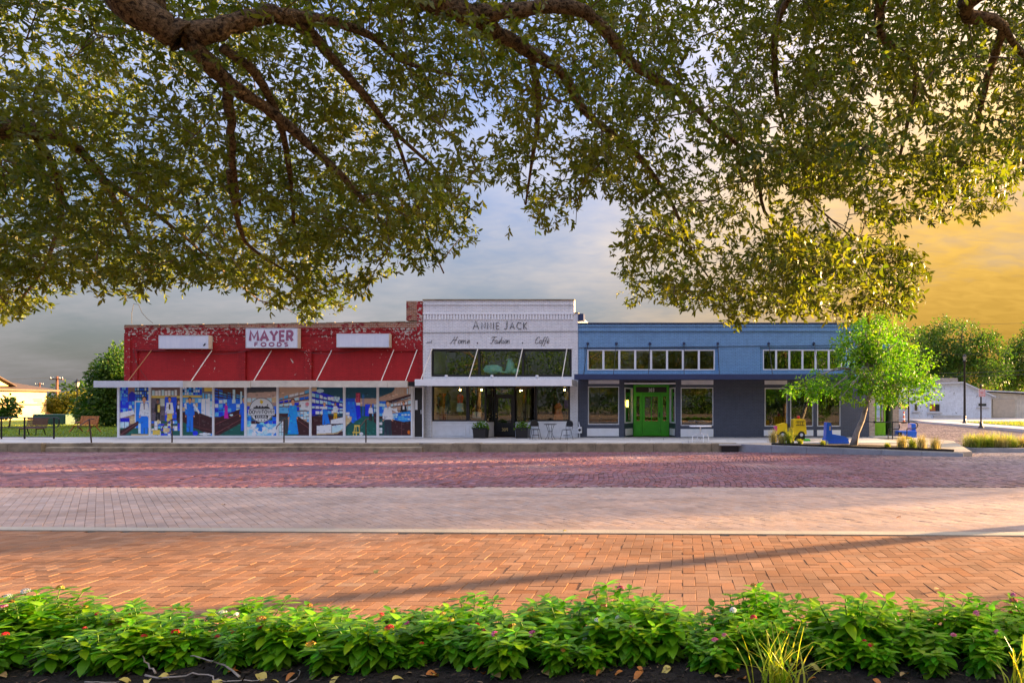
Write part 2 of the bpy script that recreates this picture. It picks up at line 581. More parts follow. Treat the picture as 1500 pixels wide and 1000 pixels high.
M['palebark'] = worn('pale_bark', (0.30, 0.26, 0.22), 0.9, 0.5, 5, 40, 0.6)
M['asphalt'] = worn('pale_street', (0.26, 0.235, 0.23), 0.85, 0.2, 0.5, 50, 0.3)
M['orange_wood'] = worn('orange_wood', (0.42, 0.15, 0.035), 0.6, 0.3, 4)
M['brown_wood'] = worn('brown_wood', (0.16, 0.065, 0.035), 0.6, 0.3, 4)
M['utility'] = worn('utility_green', (0.025, 0.075, 0.045), 0.5, 0.2)
M['yellow'] = worn('yellow_plastic', (0.80, 0.54, 0.012), 0.35, 0.16)
M['blue'] = worn('blue_plastic', (0.012, 0.12, 0.66), 0.35, 0.2)
M['pink'] = worn('pink_plastic', (0.72, 0.10, 0.30), 0.35, 0.06)
M['redp'] = worn('red_plastic', (0.55, 0.02, 0.02), 0.3, 0.06)
M['mint'] = worn('mint_enamel', (0.36, 0.78, 0.62), 0.25, 0.06)
M['rubber'] = worn('rubber', (0.015, 0.015, 0.015), 0.8, 0.2)
M['letter'] = worn('letter_black', (0.025, 0.025, 0.028), 0.5, 0.1)
M['mayer'] = worn('letter_faded_plum', (0.30, 0.10, 0.17), 0.5, 0.12)
M['roof'] = worn('shingle', (0.085, 0.06, 0.05), 0.9, 0.3, 3)
M['paleyellow'] = worn('yellow_stucco', (0.72, 0.55, 0.26), 0.8, 0.08)
M['gold'] = worn('gold_leaf', (0.65, 0.48, 0.18), 0.4, 0.1)
M['cable'] = worn('cable', (0.03, 0.03, 0.03), 0.6, 0.1)
M['lamp_glow'] = emis('lamp_glow', (1.0, 0.45, 0.12), 14.0)
# ================================================================== SETTING
rng = np.random.default_rng(7)
random.seed(7)

def grass_mat(name, c):
    m = Mat(name)
    n1, n2 = m.noise(0.35, 5), m.noise(22, 4)
    f = m.math('ADD', m.math('MULTIPLY', n1, 0.5), m.math('MULTIPLY', n2, 0.5))
    m.bump(n2, 0.8, 0.05)
    return m.set(m.mix(m.ramp(f, 0.35, 0.65), tuple(x * 0.55 for x in c), c), 0.9, 0, 0.2)
M['grass'] = grass_mat('lawn', (0.13, 0.21, 0.025))
M['earth'] = grass_mat('earth', (0.15, 0.16, 0.06))
M['mulch'] = worn('mulch', (0.018, 0.013, 0.010), 0.95, 0.5, 8, 70, 1.0)
M['joint'] = worn('joint_sand', (0.25, 0.165, 0.105), 0.95, 0.3, 5, 80, 0.4)
M['joint_dark'] = worn('joint_dirt', (0.08, 0.05, 0.05), 0.95, 0.3, 5, 80, 0.4)
M['paver'] = tinted('clay_paver', 0.9, 70, 0.30, 0.1, 0.35, 0.30)
M['greypaver'] = tinted('dusty_paver', 0.9, 50, 0.25, 0.1, 0.35, 0.30)
M['streetbrick'] = tinted('street_brick', 0.7, 45, 0.25, 0.25, 0.3, 0.3)

g = MB().quad((-900, -300, -0.55), (900, -300, -0.55), (900, 1500, -0.55), (-900, 1500, -0.55))
struct(g, 'ground', M['earth'])

STRIP = lambda x: 8.42 - 0.028 * x           # near edge line of the flush concrete strip
g = MB()
g.prism_z([(-60, -60), (40, -60), (40, STRIP(40)), (-60, STRIP(-60))], -0.5, -0.022)
plaza = struct(g, 'plaza', M['joint'])
g = MB()
g.prism_z([(-60, STRIP(-60)), (40, STRIP(40)), (40, STRIP(40) + 0.22), (-60, STRIP(-60) + 0.22)], -0.5, 0.012)
struct(g, 'kerb_strip', worn('pale_strip', (0.42, 0.38, 0.30), 0.85, 0.2, 1.5, 40, 0.3))

# street and parking strip: one base sheet that follows the cross-fall
g = MB()
ys = [8.3, 9.4, 10.5, 12, 14, 17, 20, 23, 26, 28.9]
for a, b in zip(ys[:-1], ys[1:]):
    g.quad((-70, a, ground_z(a) - 0.016), (70, a, ground_z(a) - 0.016), (70, b, ground_z(b) - 0.016), (-70, b, ground_z(b) - 0.016))
street = struct(g, 'street', M['joint_dark'])
g = MB()
ys = [28.9, 36, 48, 60, 120, 300]
for a, b in zip(ys[:-1], ys[1:]):
    g.quad((10.0, a, ground_z(a) - 0.016), (24.2, a, ground_z(a) - 0.016), (24.2, b, ground_z(b) - 0.016), (10.0, b, ground_z(b) - 0.016))
cross = struct(g, 'cross_street', M['asphalt'])

def bricks(cx, cy, hx, hy, ang, tint, zj=0.002, chamfer=0.0, zfun=None, depth=0.05):
    """arrays of brick centres -> one vertex/face block"""
    n = len(cx)
    z = np.interp(cy, [8.6, 14.0, 28.8, 60.0], [0.0, -0.10, -0.44, -0.30]) + rng.normal(0, zj, n)
    slope = np.where(cy < 8.6, 0, np.where(cy < 14, -0.0185, np.where(cy < 28.8, -0.023, 0.0045)))
    tx, ty = rng.normal(0, 0.0018, n), rng.normal(0, 0.0018, n) + slope
    ca, sa = np.cos(ang), np.sin(ang)
    sx, sy = np.array([-1, 1, 1, -1.]), np.array([-1, -1, 1, 1.])
    rings = [(0.0, -depth), (0.0, -chamfer), (chamfer * 1.6, 0.0)] if chamfer else [(0.0, -depth), (0.0, 0.0)]
    V = []
    for (ins, dz_) in rings:
        lx, ly = sx[None, :] * (hx - ins), sy[None, :] * (hy - ins)
        lx, ly = np.broadcast_to(lx, (n, 4)), np.broadcast_to(ly, (n, 4))
        wx, wy = lx * np.reshape(ca, (-1, 1)) - ly * np.reshape(sa, (-1, 1)), lx * np.reshape(sa, (-1, 1)) + ly * np.reshape(ca, (-1, 1))
        V.append(np.stack([cx[:, None] + wx, cy[:, None] + wy, z[:, None] + tx[:, None] * wx + ty[:, None] * wy + dz_], -1))
    V = np.concatenate(V, 1)
    k = len(rings)
    fc = []
    for r in range(k - 1):
        for i in range(4):
            j = (i + 1) % 4
            fc.append((4 * r + i, 4 * r + j, 4 * r + 4 + j, 4 * r + 4 + i))
    fc.append(tuple(4 * (k - 1) + i for i in range(4)))
    fc = np.array(fc)
    Fc = (np.arange(n)[:, None, None] * (4 * k) + fc[None]).reshape(-1, 4)
    T = np.repeat(tint[:, None, :], 4 * k, 1).reshape(-1, 3)
    return V.reshape(-1, 3), Fc, T

def in_view(x, y, m0=-150, m1=1650):
    p = HX + x / np.maximum(y, 0.5) * F
    return (p > m0) & (p < m1)

def lay(cx, cy, hx, hy, ang, tint, parent, mat, n_single, name='paver', ch=0.004, zj=0.002):
    """n_single nearest visible pieces become objects of their own, the rest one stuff part"""
    vis = in_view(cx, cy, -10, 1510) & (cy > 4.75)
    order = np.argsort(np.where(vis, cy, 1e9))
    single = order[:n_single]
    rest = np.setdiff1d(np.arange(len(cx)), single)
    ang = np.broadcast_to(ang, cx.shape); hx = np.broadcast_to(hx, cx.shape); hy = np.broadcast_to(hy, cx.shape)
    if len(rest):
        V, Fc, T = bricks(cx[rest], cy[rest], hx[rest][:, None], hy[rest][:, None], ang[rest], tint[rest], zj, ch)
        o = link(bpy.data.objects.new('paving', np_mesh('paving', V, Fc, mat, T)), parent)
        o['kind'] = 'stuff'
    cache = {}
    for i in single:      # alike pieces share a few meshes
        key = (round(float(hx[i]), 4), round(float(hy[i]), 4), int(rng.integers(0, 12)))
        if key not in cache:
            z0 = np.zeros(1)
            V, Fc, T = bricks(z0, z0, np.full((1, 1), hx[i]), np.full((1, 1), hy[i]), z0, tint[i:i + 1], 0.0, ch)
            cache[key] = np_mesh(name, V, Fc, mat, T)
        o = link(bpy.data.objects.new(name, cache[key]), parent)
        y = float(cy[i])
        sl = 0.0 if y < 8.6 else -0.0185
        o.location = (float(cx[i]), y, ground_z(y) + float(rng.normal(0, zj)))
        o.rotation_euler = (sl + float(rng.normal(0, 0.0018)), float(rng.normal(0, 0.0018)), float(ang[i]))

# --- near paving: 90 degree herringbone clay pavers
W = 0.114
xs, ys_, hh, vv = [], [], [], []
for i in range(int(-13 / W), int(7.5 / W)):
    for j in range(int(4.6 / W), int(8.9 / W)):
        k = (i - j) % 4
        if k == 0: c = ((i + 1) * W, (j + 0.5) * W, True)
        elif k == 3: c = ((i + 0.5) * W, (j + 1) * W, False)
        else: continue
        top = c[1] + (W if not c[2] else W / 2)
        if c[1] > STRIP(c[0]) + 0.03: continue
        xs.append(c[0]); ys_.append(c[1]); hh.append(c[2])
xs, ys_, hh = np.array(xs), np.array(ys_), np.array(hh)
base = np.array([0.42, 0.225, 0.125])
v = rng.normal(1, 0.10, (len(xs), 1)); w_ = rng.normal(0, 0.05, (len(xs), 1))
tint = np.clip(base * v * np.concatenate([1 + 0 * w_, 1 + w_, 1 + 2 * w_], 1), 0.03, 0.8)
jt = 0.0022
lay(xs, ys_, np.where(hh, W - jt, W / 2 - jt), np.where(hh, W / 2 - jt, W - jt), 0.0, tint, plaza, M['paver'], 300, ch=0.0014, zj=0.0009)

# --- parking strip: dusty pink-grey pavers laid askew
A = math.radians(90 + 40.5)
L_, W_ = 0.205, 0.105
uu, vv = np.meshgrid(np.arange(-170, 170), np.arange(-330, 330))
lx = (uu + 0.5 * (vv % 2)) * L_; ly = vv * W_
cx = lx * math.cos(A) - ly * math.sin(A); cy = lx * math.sin(A) + ly * math.cos(A) + 11.0
ok = (cy < 13.93) & (cy > STRIP(cx) + 0.19) & in_view(cx, cy, -150, 1650)
cx, cy = cx[ok], cy[ok]
base = np.array([0.50, 0.375, 0.31])
v = rng.normal(1, 0.07, (len(cx), 1)); w_ = rng.normal(0, 0.03, (len(cx), 1))
tint = np.clip(base * v * np.concatenate([1 + w_, 1 + 0 * w_, 1 - w_], 1), 0.03, 0.8)
lay(cx, cy, L_ / 2 - 0.0018, W_ / 2 - 0.0018, A, tint, street, M['greypaver'], 300, ch=0.0018, zj=0.001)

# --- street: old maroon bricks, courses running across the street and wandering a little
BW, BL = 0.118, 0.24
ii, jj = np.meshgrid(np.arange(-300, 210), np.arange(0, 70))
cx = ii * BW + 0.0; cy = 14.1 + (jj + 0.5 * (ii % 2)) * BL
cx = cx + 0.10 * np.sin(cy * 0.55) + 0.07 * np.sin(cy * 1.3 + 0.6)
ok = in_view(cx, cy, -150, 1700) & (cy < YK - 0.15) & (cy > 14.06)
cx, cy = cx[ok], cy[ok]
base = np.array([0.225, 0.098, 0.110])
v = rng.normal(1, 0.20, (len(cx), 1)); w_ = rng.normal(0, 0.09, (len(cx), 1))
tint = base * v * np.concatenate([1 - 0.3 * w_, 1 + w_, 1 + 2 * w_], 1)
# worn, paler bricks towards the crossing on the right
pale = np.clip((cx - 4.5) / 7.0, 0, 1)[:, None] * 0.85
tint = np.clip(tint * (1 - pale) + np.array([0.30, 0.25, 0.245]) * v * pale, 0.01, 0.8)
V, Fc, T = bricks(cx, cy, np.full((len(cx), 1), BW / 2 - 0.0045), np.full((len(cx), 1), BL / 2 - 0.0035), np.zeros(len(cx)), tint, 0.004, 0.006)
o = link(bpy.data.objects.new('street_paving', np_mesh('street_paving', V, Fc, M['streetbrick'], T)), street)
o['kind'] = 'stuff'
# crossing street: greyer bricks
ii, jj = np.meshgrid(np.arange(0, 120), np.arange(0, 160))
cx = 10.2 + ii * 0.118; cy = 28.95 + (jj + 0.5 * (ii % 2)) * 0.24
ok = in_view(cx, cy, -50, 1600) & (cx < 23.4)
cx, cy = cx[ok], cy[ok]
v = rng.normal(1, 0.16, (len(cx), 1))
tint = np.clip(np.array([0.25, 0.185, 0.18]) * v, 0.01, 0.8)
V, Fc, T = bricks(cx, cy, np.full((len(cx), 1), 0.055), np.full((len(cx), 1), 0.116), np.zeros(len(cx)), tint, 0.003, 0.0)
o = link(bpy.data.objects.new('street_paving', np_mesh('street_paving', V, Fc, M['streetbrick'], T)), cross)
o['kind'] = 'stuff'

# --- sidewalk slabs along the shops
g = MB().box(-60, 9.4, 29.2, 33.9, -0.5, SW_Z - 0.03)
sidewalk = struct(g, 'sidewalk', M['joint_dark'])
for r, (ya, yb) in enumerate(((29.25, 31.55), (31.56, 33.97))):
    x = -47.0 + 0.6 * r
    while x < 9.2:
        x2 = min(x + 1.75, 9.35)
        dz_ = random.uniform(-0.006, 0.004)
        part(MB().cbox(x + 0.006, x2 - 0.006, ya, yb, SW_Z - 0.12, SW_Z + dz_, 0.006), 'slab', M['concrete'], sidewalk)
        x = x2
# kerb: two old steps at the left, one high kerb to the right of them
g = MB().box(-60, 2.3, 29.0, 29.2, -0.5, SW_Z - 0.06)
kerb = struct(g, 'kerb', M['kerb'])
x = -46.0
while x < PX(620, 28.9) - 0.4:
    x2 = x + random.uniform(1.2, 1.45)
    z1 = SW_Z + random.uniform(-0.012, 0.006)
    if x < PX(62, 28.9):
        part(MB().cbox(x + .008, x2 - .008, 28.80, 29.245, -0.5, z1, 0.02), 'kerb_stone', M['kerb'], kerb)
    else:
        part(MB().cbox(x + .008, x2 - .008, 29.03 + random.uniform(-.012, .012), 29.245, -0.30, z1, 0.02), 'kerb_stone', M['kerb'], kerb)
    x = x2
x = PX(70, 28.8)
while x < PX(612, 28.8):
    x2 = min(x + random.uniform(2.2, 3.1), PX(620, 28.8))
    part(MB().cbox(x + .008, x2 - .008, 28.70 + random.uniform(-.01, .01), 29.01, -0.5, -0.225 + random.uniform(-.015, .01), 0.03), 'kerb_step', M['kerb'], kerb)
    x = x2
x = PX(620, 28.9)
while x < 2.2:
    x2 = min(x + 1.22, 2.3)
    if abs((x + x2) / 2 - 1.95) < 0.4 and False: break
    part(MB().cbox(x + .008, x2 - .008, 28.78 + random.uniform(-.012, .012), 29.245, -0.5, SW_Z + random.uniform(-.014, .004), 0.022), 'kerb_stone', M['kerb'], kerb)
    x = x2

# corner pavement that bulges into the street, with its new kerb
KA, KB = Vector((2.34, 28.78, 0)), Vector((10.3, 25.05, 0))
g = MB()
g.prism_z([(2.34, 28.95), (10.2, 25.22), (10.75, 25.35), (12.3, 31.0), (11.9, 34.5), (11.9, 75), (9.42, 75), (9.42, 34.2), (9.42, 29.3), (2.34, 29.3)],
          -0.5, lambda x, y: SW_Z - 0.02 - 0.10 * max(0.0, (28.9 - y) / 4))
M['tanconc'] = worn('tan_concrete', (0.42, 0.36, 0.28), 0.85, 0.2, 0.9, 40, 0.3)
corner = struct(g, 'corner_pavement', M['tanconc'])
kn = struct(MB().box(2.32, 2.36, 28.8, 29.2, -0.5, -0.12), 'kerb', M['kerb_new'])
d = (KB - KA).normalized(); nrm = Vector((-d.y, d.x, 0))
L = (KB - KA).length; k = 6
for i in range(k):
    a = KA + d * (L * i / k + 0.006); b = KA + d * (L * (i + 1) / k - 0.006)
    za, zb = SW_Z - 0.03 - 0.13 * i / k, SW_Z - 0.03 - 0.13 * (i + 1) / k
    p = [a, b, b + nrm * 0.2, a + nrm * 0.2]
    mb = MB().hexa([(q.x, q.y, -0.5) for q in p] + [(p[0].x, p[0].y, za), (p[1].x, p[1].y, zb), (p[2].x, p[2].y, zb + 0.005), (p[3].x, p[3].y, za + 0.005)])
    part(mb, 'kerb_stone', M['kerb_new'], kn)
# storm drain mouth in the kerb
dr = thing('storm_drain', 'dark storm drain inlet slot in the kerb left of the planted corner', 'drain', (1.95, 28.72, -0.44))
xa, xb = PX(1057, 28.6), PX(1082, 28.6)
part(MB().box(xa, xb, 28.6, 28.75, -0.46, -0.165), 'drain_mouth', M['black'], dr)
part(MB().box(xa - 0.1, xb + 0.1, 28.56, 28.77, -0.165, -0.10), 'drain_lintel', M['concrete'], dr)
# mulched bed on the corner
inner = [(x, KA.y + (x - KA.x) * d.y / d.x) for x in np.linspace(3.6, 10.0, 9)]
off_in = [0.35, 0.55, 0.7, 0.95, 1.2, 1.15, 1.0, 0.75, 0.4]
poly = [(x + nrm.x * 0.2, y + nrm.y * 0.2) for x, y in inner] + [(x + nrm.x * o_, y + nrm.y * o_) for (x, y), o_ in reversed(list(zip(inner, off_in)))]
struct(MB().prism_z(poly, -0.3, lambda x, y: SW_Z + 0.05 - 0.10 * max(0.0, (28.9 - y) / 4)), 'mulch_bed', M['mulch'])
BEDZ = lambda y: SW_Z + 0.05 - 0.10 * max(0.0, (28.9 - y) / 4)
# planted island across the ramp, on the far right
isl = [(11.75, 28.9), (12.2, 28.35), (17.5, 28.3), (17.5, 30.4), (12.0, 30.6)]
struct(MB().prism_z(isl, -0.6, -0.26), 'island_kerb', M['kerb_new'])
struct(MB().prism_z([(12.0, 29.0), (12.35, 28.6), (17.2, 28.55), (17.2, 30.2), (12.2, 30.35)], -0.5, -0.235), 'mulch_bed', M['mulch'])

# far side of the crossing street: sidewalk, grass strip, gravel lot
g = MB().prism_z([(23.4, 30), (26.0, 30), (26.0, 68), (23.4, 68)], -0.55, -0.17)
struct(g, 'far_sidewalk', worn('pale_concrete', (0.55, 0.53, 0.50), 0.85, 0.12, 0.6, 40, 0.2))
struct(MB().prism_z([(26.02, 30), (60, 30), (60, 64), (26.02, 64)], -0.55, -0.15), 'lawn', M['grass'])
struct(MB().prism_z([(24.3, 68.02), (120, 68.02), (120, 250), (24.3, 250)], -0.55, -0.18), 'gravel_lot', worn('gravel', (0.42, 0.39, 0.36), 0.9, 0.15, 0.4, 30, 0.4))
struct(MB().prism_z([(26.02, 64.02), (120, 64.02), (120, 68), (26.02, 68)], -0.55, -0.185), 'gravel_lot', M['asphalt'])
struct(MB().prism_z([(-400, 34.0), (-28.0, 34.0), (-28.0, 62.0), (11.0, 62.0), (10.0, 260), (-400, 260)], -0.5, -0.10), 'lawn', M['grass'])
struct(MB().prism_z([(-400, 28.9), (-60.02, 28.9), (-60.02, 33.95), (-400, 33.95)], -0.5, -0.12), 'lawn', M['grass'])

# grass blades on the lawns in view
def blades(n, area, h, name, parent_name=None, zf=lambda x, y: -0.10, c=(0.5, 0.5, 0.5)):
    x = rng.uniform(area[0], area[1], n); y = rng.uniform(area[2], area[3], n)
    a = rng.uniform(0, 6.28, n); hh_ = h * rng.uniform(0.5, 1.2, n); w = 0.012 + 0.02 * rng.random(n)
    lean = rng.normal(0, 0.35, (n, 2)) * hh_[:, None]
    z = np.array([zf(p, q) for p, q in zip(x, y)])
    b0 = np.stack([x - w * np.cos(a), y - w * np.sin(a), z], -1); b1 = np.stack([x + w * np.cos(a), y + w * np.sin(a), z], -1)
    t = np.stack([x + lean[:, 0], y + lean[:, 1], z + hh_], -1)
    V = np.stack([b0, b1, t], 1).reshape(-1, 3); Fc = np.arange(3 * n).reshape(-1, 3)
    T = np.repeat(np.stack([rng.random(n), rng.random(n), rng.random(n)], -1), 3, 0)
    o = link(bpy.data.objects.new(name, np_mesh(name, V, Fc, M['blade'], T)))
    o['kind'] = 'stuff'; o['label'] = 'short green grass growing on the lawn'; o['category'] = 'grass'
    return o
M['blade'] = leafy('grass_blade', (0.10, 0.20, 0.02), (0.26, 0.34, 0.04), 0.35, 0.6, 0.2)
blades(16000, (-52, -28.1, 34.1, 58), 0.09, 'lawn_grass')
o = blades(5000, (26.1, 42, 50, 63.8), 0.16, 'lawn_grass', zf=lambda x, y: -0.15)
o['label'] = 'rough grass strip behind the far sidewalk'
# ================================================================== LETTERING (single strokes drawn as flat bars)
def arc(cx, cy, rx, ry, a0, a1, n=8):
    return [(cx + rx * math.cos(math.radians(a0 + (a1 - a0) * i / n)), cy + ry * math.sin(math.radians(a0 + (a1 - a0) * i / n))) for i in range(n + 1)]
CAPS = {
 'A': (.76, [[(0, 0), (.38, 1), (.76, 0)], [(.14, .34), (.62, .34)]]),
 'N': (.58, [[(0, 0), (0, 1), (.58, 0), (.58, 1)]]),
 'I': (.08, [[(.04, 0), (.04, 1)]]),
 'E': (.48, [[(.48, 1), (0, 1), (0, 0), (.48, 0)], [(0, .52), (.42, .52)]]),
 'J': (.34, [[(.34, 1), (.34, .22)] + arc(.15, .22, .19, .22, 0, -150, 6)]),
 'C': (.74, [arc(.45, .5, .45, .5, 48, 312, 14)]),
 'K': (.58, [[(0, 0), (0, 1)], [(.54, 1), (.02, .48), (.58, 0)]]),
 'M': (.86, [[(0, 0), (.06, 1), (.43, .28), (.80, 1), (.86, 0)]]),
 'Y': (.72, [[(0, 1), (.36, .46), (.72, 1)], [(.36, .46), (.36, 0)]]),
 'R': (.56, [[(0, 0), (0, 1), (.3, 1)] + arc(.3, .74, .24, .26, 90, -90, 7) + [(0, .48)], [(.26, .48), (.56, 0)]]),
 'F': (.48, [[(.48, 1), (0, 1), (0, 0)], [(0, .52), (.42, .52)]]),
 'O': (.80, [arc(.4, .5, .4, .5, 90, 450, 18)]),
 'D': (.64, [[(0, 0), (0, 1), (.24, 1)] + arc(.24, .5, .40, .5, 90, -90, 10) + [(0, 0)]]),
 'S': (.52, [arc(.27, .75, .24, .25, 30, 270, 8) + arc(.26, .25, .25, .25, 90, -150, 8)[1:]]),
 'W': (.92, [[(0, 1), (.23, 0), (.46, .85), (.69, 0), (.92, 1)]]),
 'T': (.60, [[(0, 1), (.6, 1)], [(.3, 1), (.3, 0)]]),
 'L': (.46, [[(0, 1), (0, 0), (.46, 0)]]),
 'X': (.60, [[(0, 0), (.6, 1)], [(0, 1), (.6, 0)]]),
 '3': (.48, [arc(.22, .75, .24, .25, 150, -90, 8) + arc(.22, .25, .26, .25, 90, -150, 8)[1:]]),
 '0': (.50, [arc(.25, .5, .25, .5, 90, 450, 14)]),
 '9': (.48, [arc(.24, .7, .24, .3, 0, 360, 12) + [(.46, .4), (.34, 0)]]),
}
SCRIPT = {
 'H': (.80, [[(-.1, 0), (.05, .05), (.28, 1.0), (.12, .92)], [(.55, 1.05), (.38, .0), (.5, 0)], [(.1, .5), (.6, .55)]]),
 'o': (.40, [arc(.18, .25, .16, .25, 60, 430, 10) + [(.42, .42)]]),
 'm': (.62, [[(0, .5), (.05, 0)], [(.04, .3), (.14, .5), (.24, .44), (.24, 0)], [(.24, .3), (.36, .5), (.46, .44), (.48, 0), (.6, .12)]]),
 'e': (.38, [[(.0, .22), (.32, .32), (.26, .5), (.1, .46), (.04, .16), (.16, 0), (.38, .14)]]),
 'F': (.62, [[(.0, .85), (.15, 1.0), (.75, 1.02)], [(.42, 1.0), (.26, .06), (.08, 0), (-.05, .1)], [(.18, .5), (.55, .55)]]),
 'a': (.42, [arc(.17, .25, .16, .25, 50, 330, 9), [(.34, .5), (.32, .05), (.44, .06)]]),
 's': (.32, [[(.0, .02), (.2, .5), (.26, .2), (.16, 0), (.04, .06)], [(.2, .04), (.32, .1)]]),
 'h': (.44, [[(.12, 1.0), (0, 0)], [(.05, .3), (.18, .5), (.28, .42), (.28, 0), (.42, .1)]]),
 'i': (.20, [[(.04, .5), (.04, .05), (.18, .06)], [(.08, .72), (.1, .76)]]),
 'n': (.46, [[(0, .5), (.03, 0)], [(.03, .3), (.18, .5), (.28, .42), (.28, 0), (.42, .1)]]),
 'C': (.66, [[(.6, .8), (.5, 1.0), (.25, .95), (.04, .5), (.1, .08), (.34, 0), (.6, .2)]]),
 'f': (.34, [[(.36, .95), (.26, 1.02), (.16, .8), (.06, -.35), (-.06, -.35)], [(.02, .42), (.3, .46)]]),
 'è': (.38, [[(.0, .22), (.32, .32), (.26, .5), (.1, .46), (.04, .16), (.16, 0), (.38, .14)], [(.1, .8), (.22, .64)]]),
}
def write(text, X, Z, Y, h, r, mat, parent, font=CAPS, gap=0.22, slant=0.0, caps=None, width=None, name='letter', deep=0.5):
    """row of letters, left end X, base line Z; caps = size factor of the first letter of each word"""
    def adv(ch, k): return (font[ch][0] + gap) * k
    seq, first = [], True
    for ch in text:
        if ch == ' ':
            seq.append((None, 1)); first = True; continue
        seq.append((ch, caps if (caps and first) else 1.0)); first = False
    tot = sum(0.5 if c is None else adv(c, k) for c, k in seq) - gap
    sx = (width / (tot * h)) if width else 1.0
    x = 0.0
    for c, k in seq:
        if c is None:
            x += 0.5; continue
        mb = MB()
        for st in font[c][1]:
            mb.tube([(X + (x + (u + slant * v) * k) * h * sx, Y, Z + v * k * h) for u, v in st], r, 6, True, deep)
        part(mb, name, mat, parent)
        x += adv(c, k)
# ================================================================== SHOP ROW
def shell(parent, X0, X1, ztop, yb, mat, front_y=34.3):
    """side walls, back wall and roof behind a street front"""
    part(MB().box(X0, X0 + 0.3, front_y + .004, yb, -0.5, ztop), 'side_wall', mat, parent)
    part(MB().box(X1 - 0.3, X1, front_y + .004, yb, -0.5, ztop), 'side_wall', mat, parent)
    part(MB().box(X0 + .302, X1 - .302, yb - 0.3, yb - .003, -0.5, ztop - 0.1), 'back_wall', mat, parent)
    part(MB().box(X0 + .302, X1 - .302, front_y + .01, yb - .302, ztop - 0.75, ztop - 0.6), 'roof', M['roof'], parent)

def window(parent, px0, py0, px1, py1, Y, cols=1, fr=1.6, frame=None, gl=None, mull=None, depth=0.10, rows=1):
    """frame mesh with its panes as sub-parts; px = outer edge of the frame"""
    frame = frame or M['trim']; gl = gl or M['glass']; mull = mull or fr
    X0, X1, Z0, Z1 = PX(px0, Y), PX(px1, Y), PZ(py1, Y), PZ(py0, Y)
    k = Y / F
    f, m = fr * k, mull * k
    pw = (X1 - X0 - 2 * f - (cols - 1) * m) / cols
    ph = (Z1 - Z0 - 2 * f - (rows - 1) * m) / rows
    holes = []
    for c in range(cols):
        for r in range(rows):
            a = X0 + f + c * (pw + m); b = Z0 + f + r * (ph + m)
            holes.append((a, a + pw, b, b + ph))
    w = part(MB().wall(X0, X1, Z0, Z1, Y, Y + depth, holes), 'window', frame, parent)
    for h in holes:
        part(MB().box(h[0] - .004, h[1] + .004, Y + depth * .5, Y + depth * .5 + .008, h[2] - .004, h[3] + .004), 'pane', gl, w)
    return w

# ------------------------------------------------------------------ red grocery building
rb = thing('red_shop', 'long red painted brick shop with peeling paint and blue picture panels under a canopy', 'shop', (PX(400, YF), YF, SW_Z))
RX0, RX1 = PX(183, YF), PX(619.3, YF)
stucco = [(201, 350), (360, 446), (457, 612)]
zt0, zt1 = PZ(476, YF), PZ(470.5, YF)
holes = [(PX(a, YF), PX(b, YF), PZ(562, YF), PZ(513, YF)) for a, b in stucco]
holes.append((PX(604, YF), PX(618, YF), SW_Z - 0.02, PZ(566, YF)))
part(MB().wall(RX0, RX1, SW_Z - 0.4, PZ(480, YF), YF, YF + 0.3, holes), 'wall', M['red_brick'], rb)
for a, b in stucco:
    part(MB().box(PX(a, YF) + .002, PX(b, YF) - .002, YF + .08, YF + .2, PZ(561.5, YF), PZ(513.2, YF)), 'stucco_panel', M['red_stucco'], rb)
    part(MB().box(PX(a, YF) - .05, PX(b, YF) + .05, YF - .035, YF + .01, PZ(513.8, YF), PZ(512.2, YF)), 'ledge', M['red_brick'], rb)
# parapet of bare and flaking brick that climbs a little to the right
zc = PZ(480, YF) + .003
part(MB().prism_y([(RX0 - .02, zc), (RX1, zc), (RX1, zt1 - .04), (RX0 - .02, zt0 - .04)], YF - .03, YF + .3), 'parapet', M['raw_brick'], rb)
part(MB().box(RX0 - .01, RX1, YF - .045, YF - .002, PZ(490.5, YF), PZ(488.2, YF)), 'brick_course', M['red_brick'], rb)
part(MB().box(RX0 - .01, RX1, YF - .045, YF - .002, PZ(482.5, YF), PZ(480.6, YF)), 'brick_course', M['red_brick'], rb)
n = 34
for i in range(n):
    xa, xb = RX0 + (RX1 - RX0) * i / n, RX0 + (RX1 - RX0) * (i + 1) / n
    za, zb = zt0 + (zt1 - zt0) * i / n, zt0 + (zt1 - zt0) * (i + 1) / n
    j = random.uniform(-.014, .014)
    part(MB().prism_y([(xa + .008, za - .038), (xb - .008, zb - .038), (xb - .008, zb + j), (xa + .008, za + j)], YF - .05 + random.uniform(-.015, .015), YF + .34), 'coping_tile', M['kerb'], rb)
part(MB().box(PX(595.5, YF), RX1 - .003, YF - .034, YF + .6, zt1 + .03, PZ(441, YF)), 'parapet_pier', M['raw_brick'], rb)
part(MB().box(PX(611, YF), RX1 - .006, YF - .039, YF - .036, PZ(513, YF), PZ(442, YF)), 'pier_strip', M['red_brick'], rb)
part(MB().box(RX0 - .004, PX(192, YF), YF - .05, YF - .002, PZ(557, YF), PZ(491, YF)), 'pilaster', M['red_brick'], rb)
for a, b in ((350.5, 359.5), (446.5, 456.5)):
    part(MB().box(PX(a, YF), PX(b, YF), YF - .03, YF - .002, PZ(557, YF), PZ(514, YF)), 'pilaster', M['red_brick'], rb)
shell(rb, RX0, RX1, PZ(482, YF), 60, M['red_brick'])
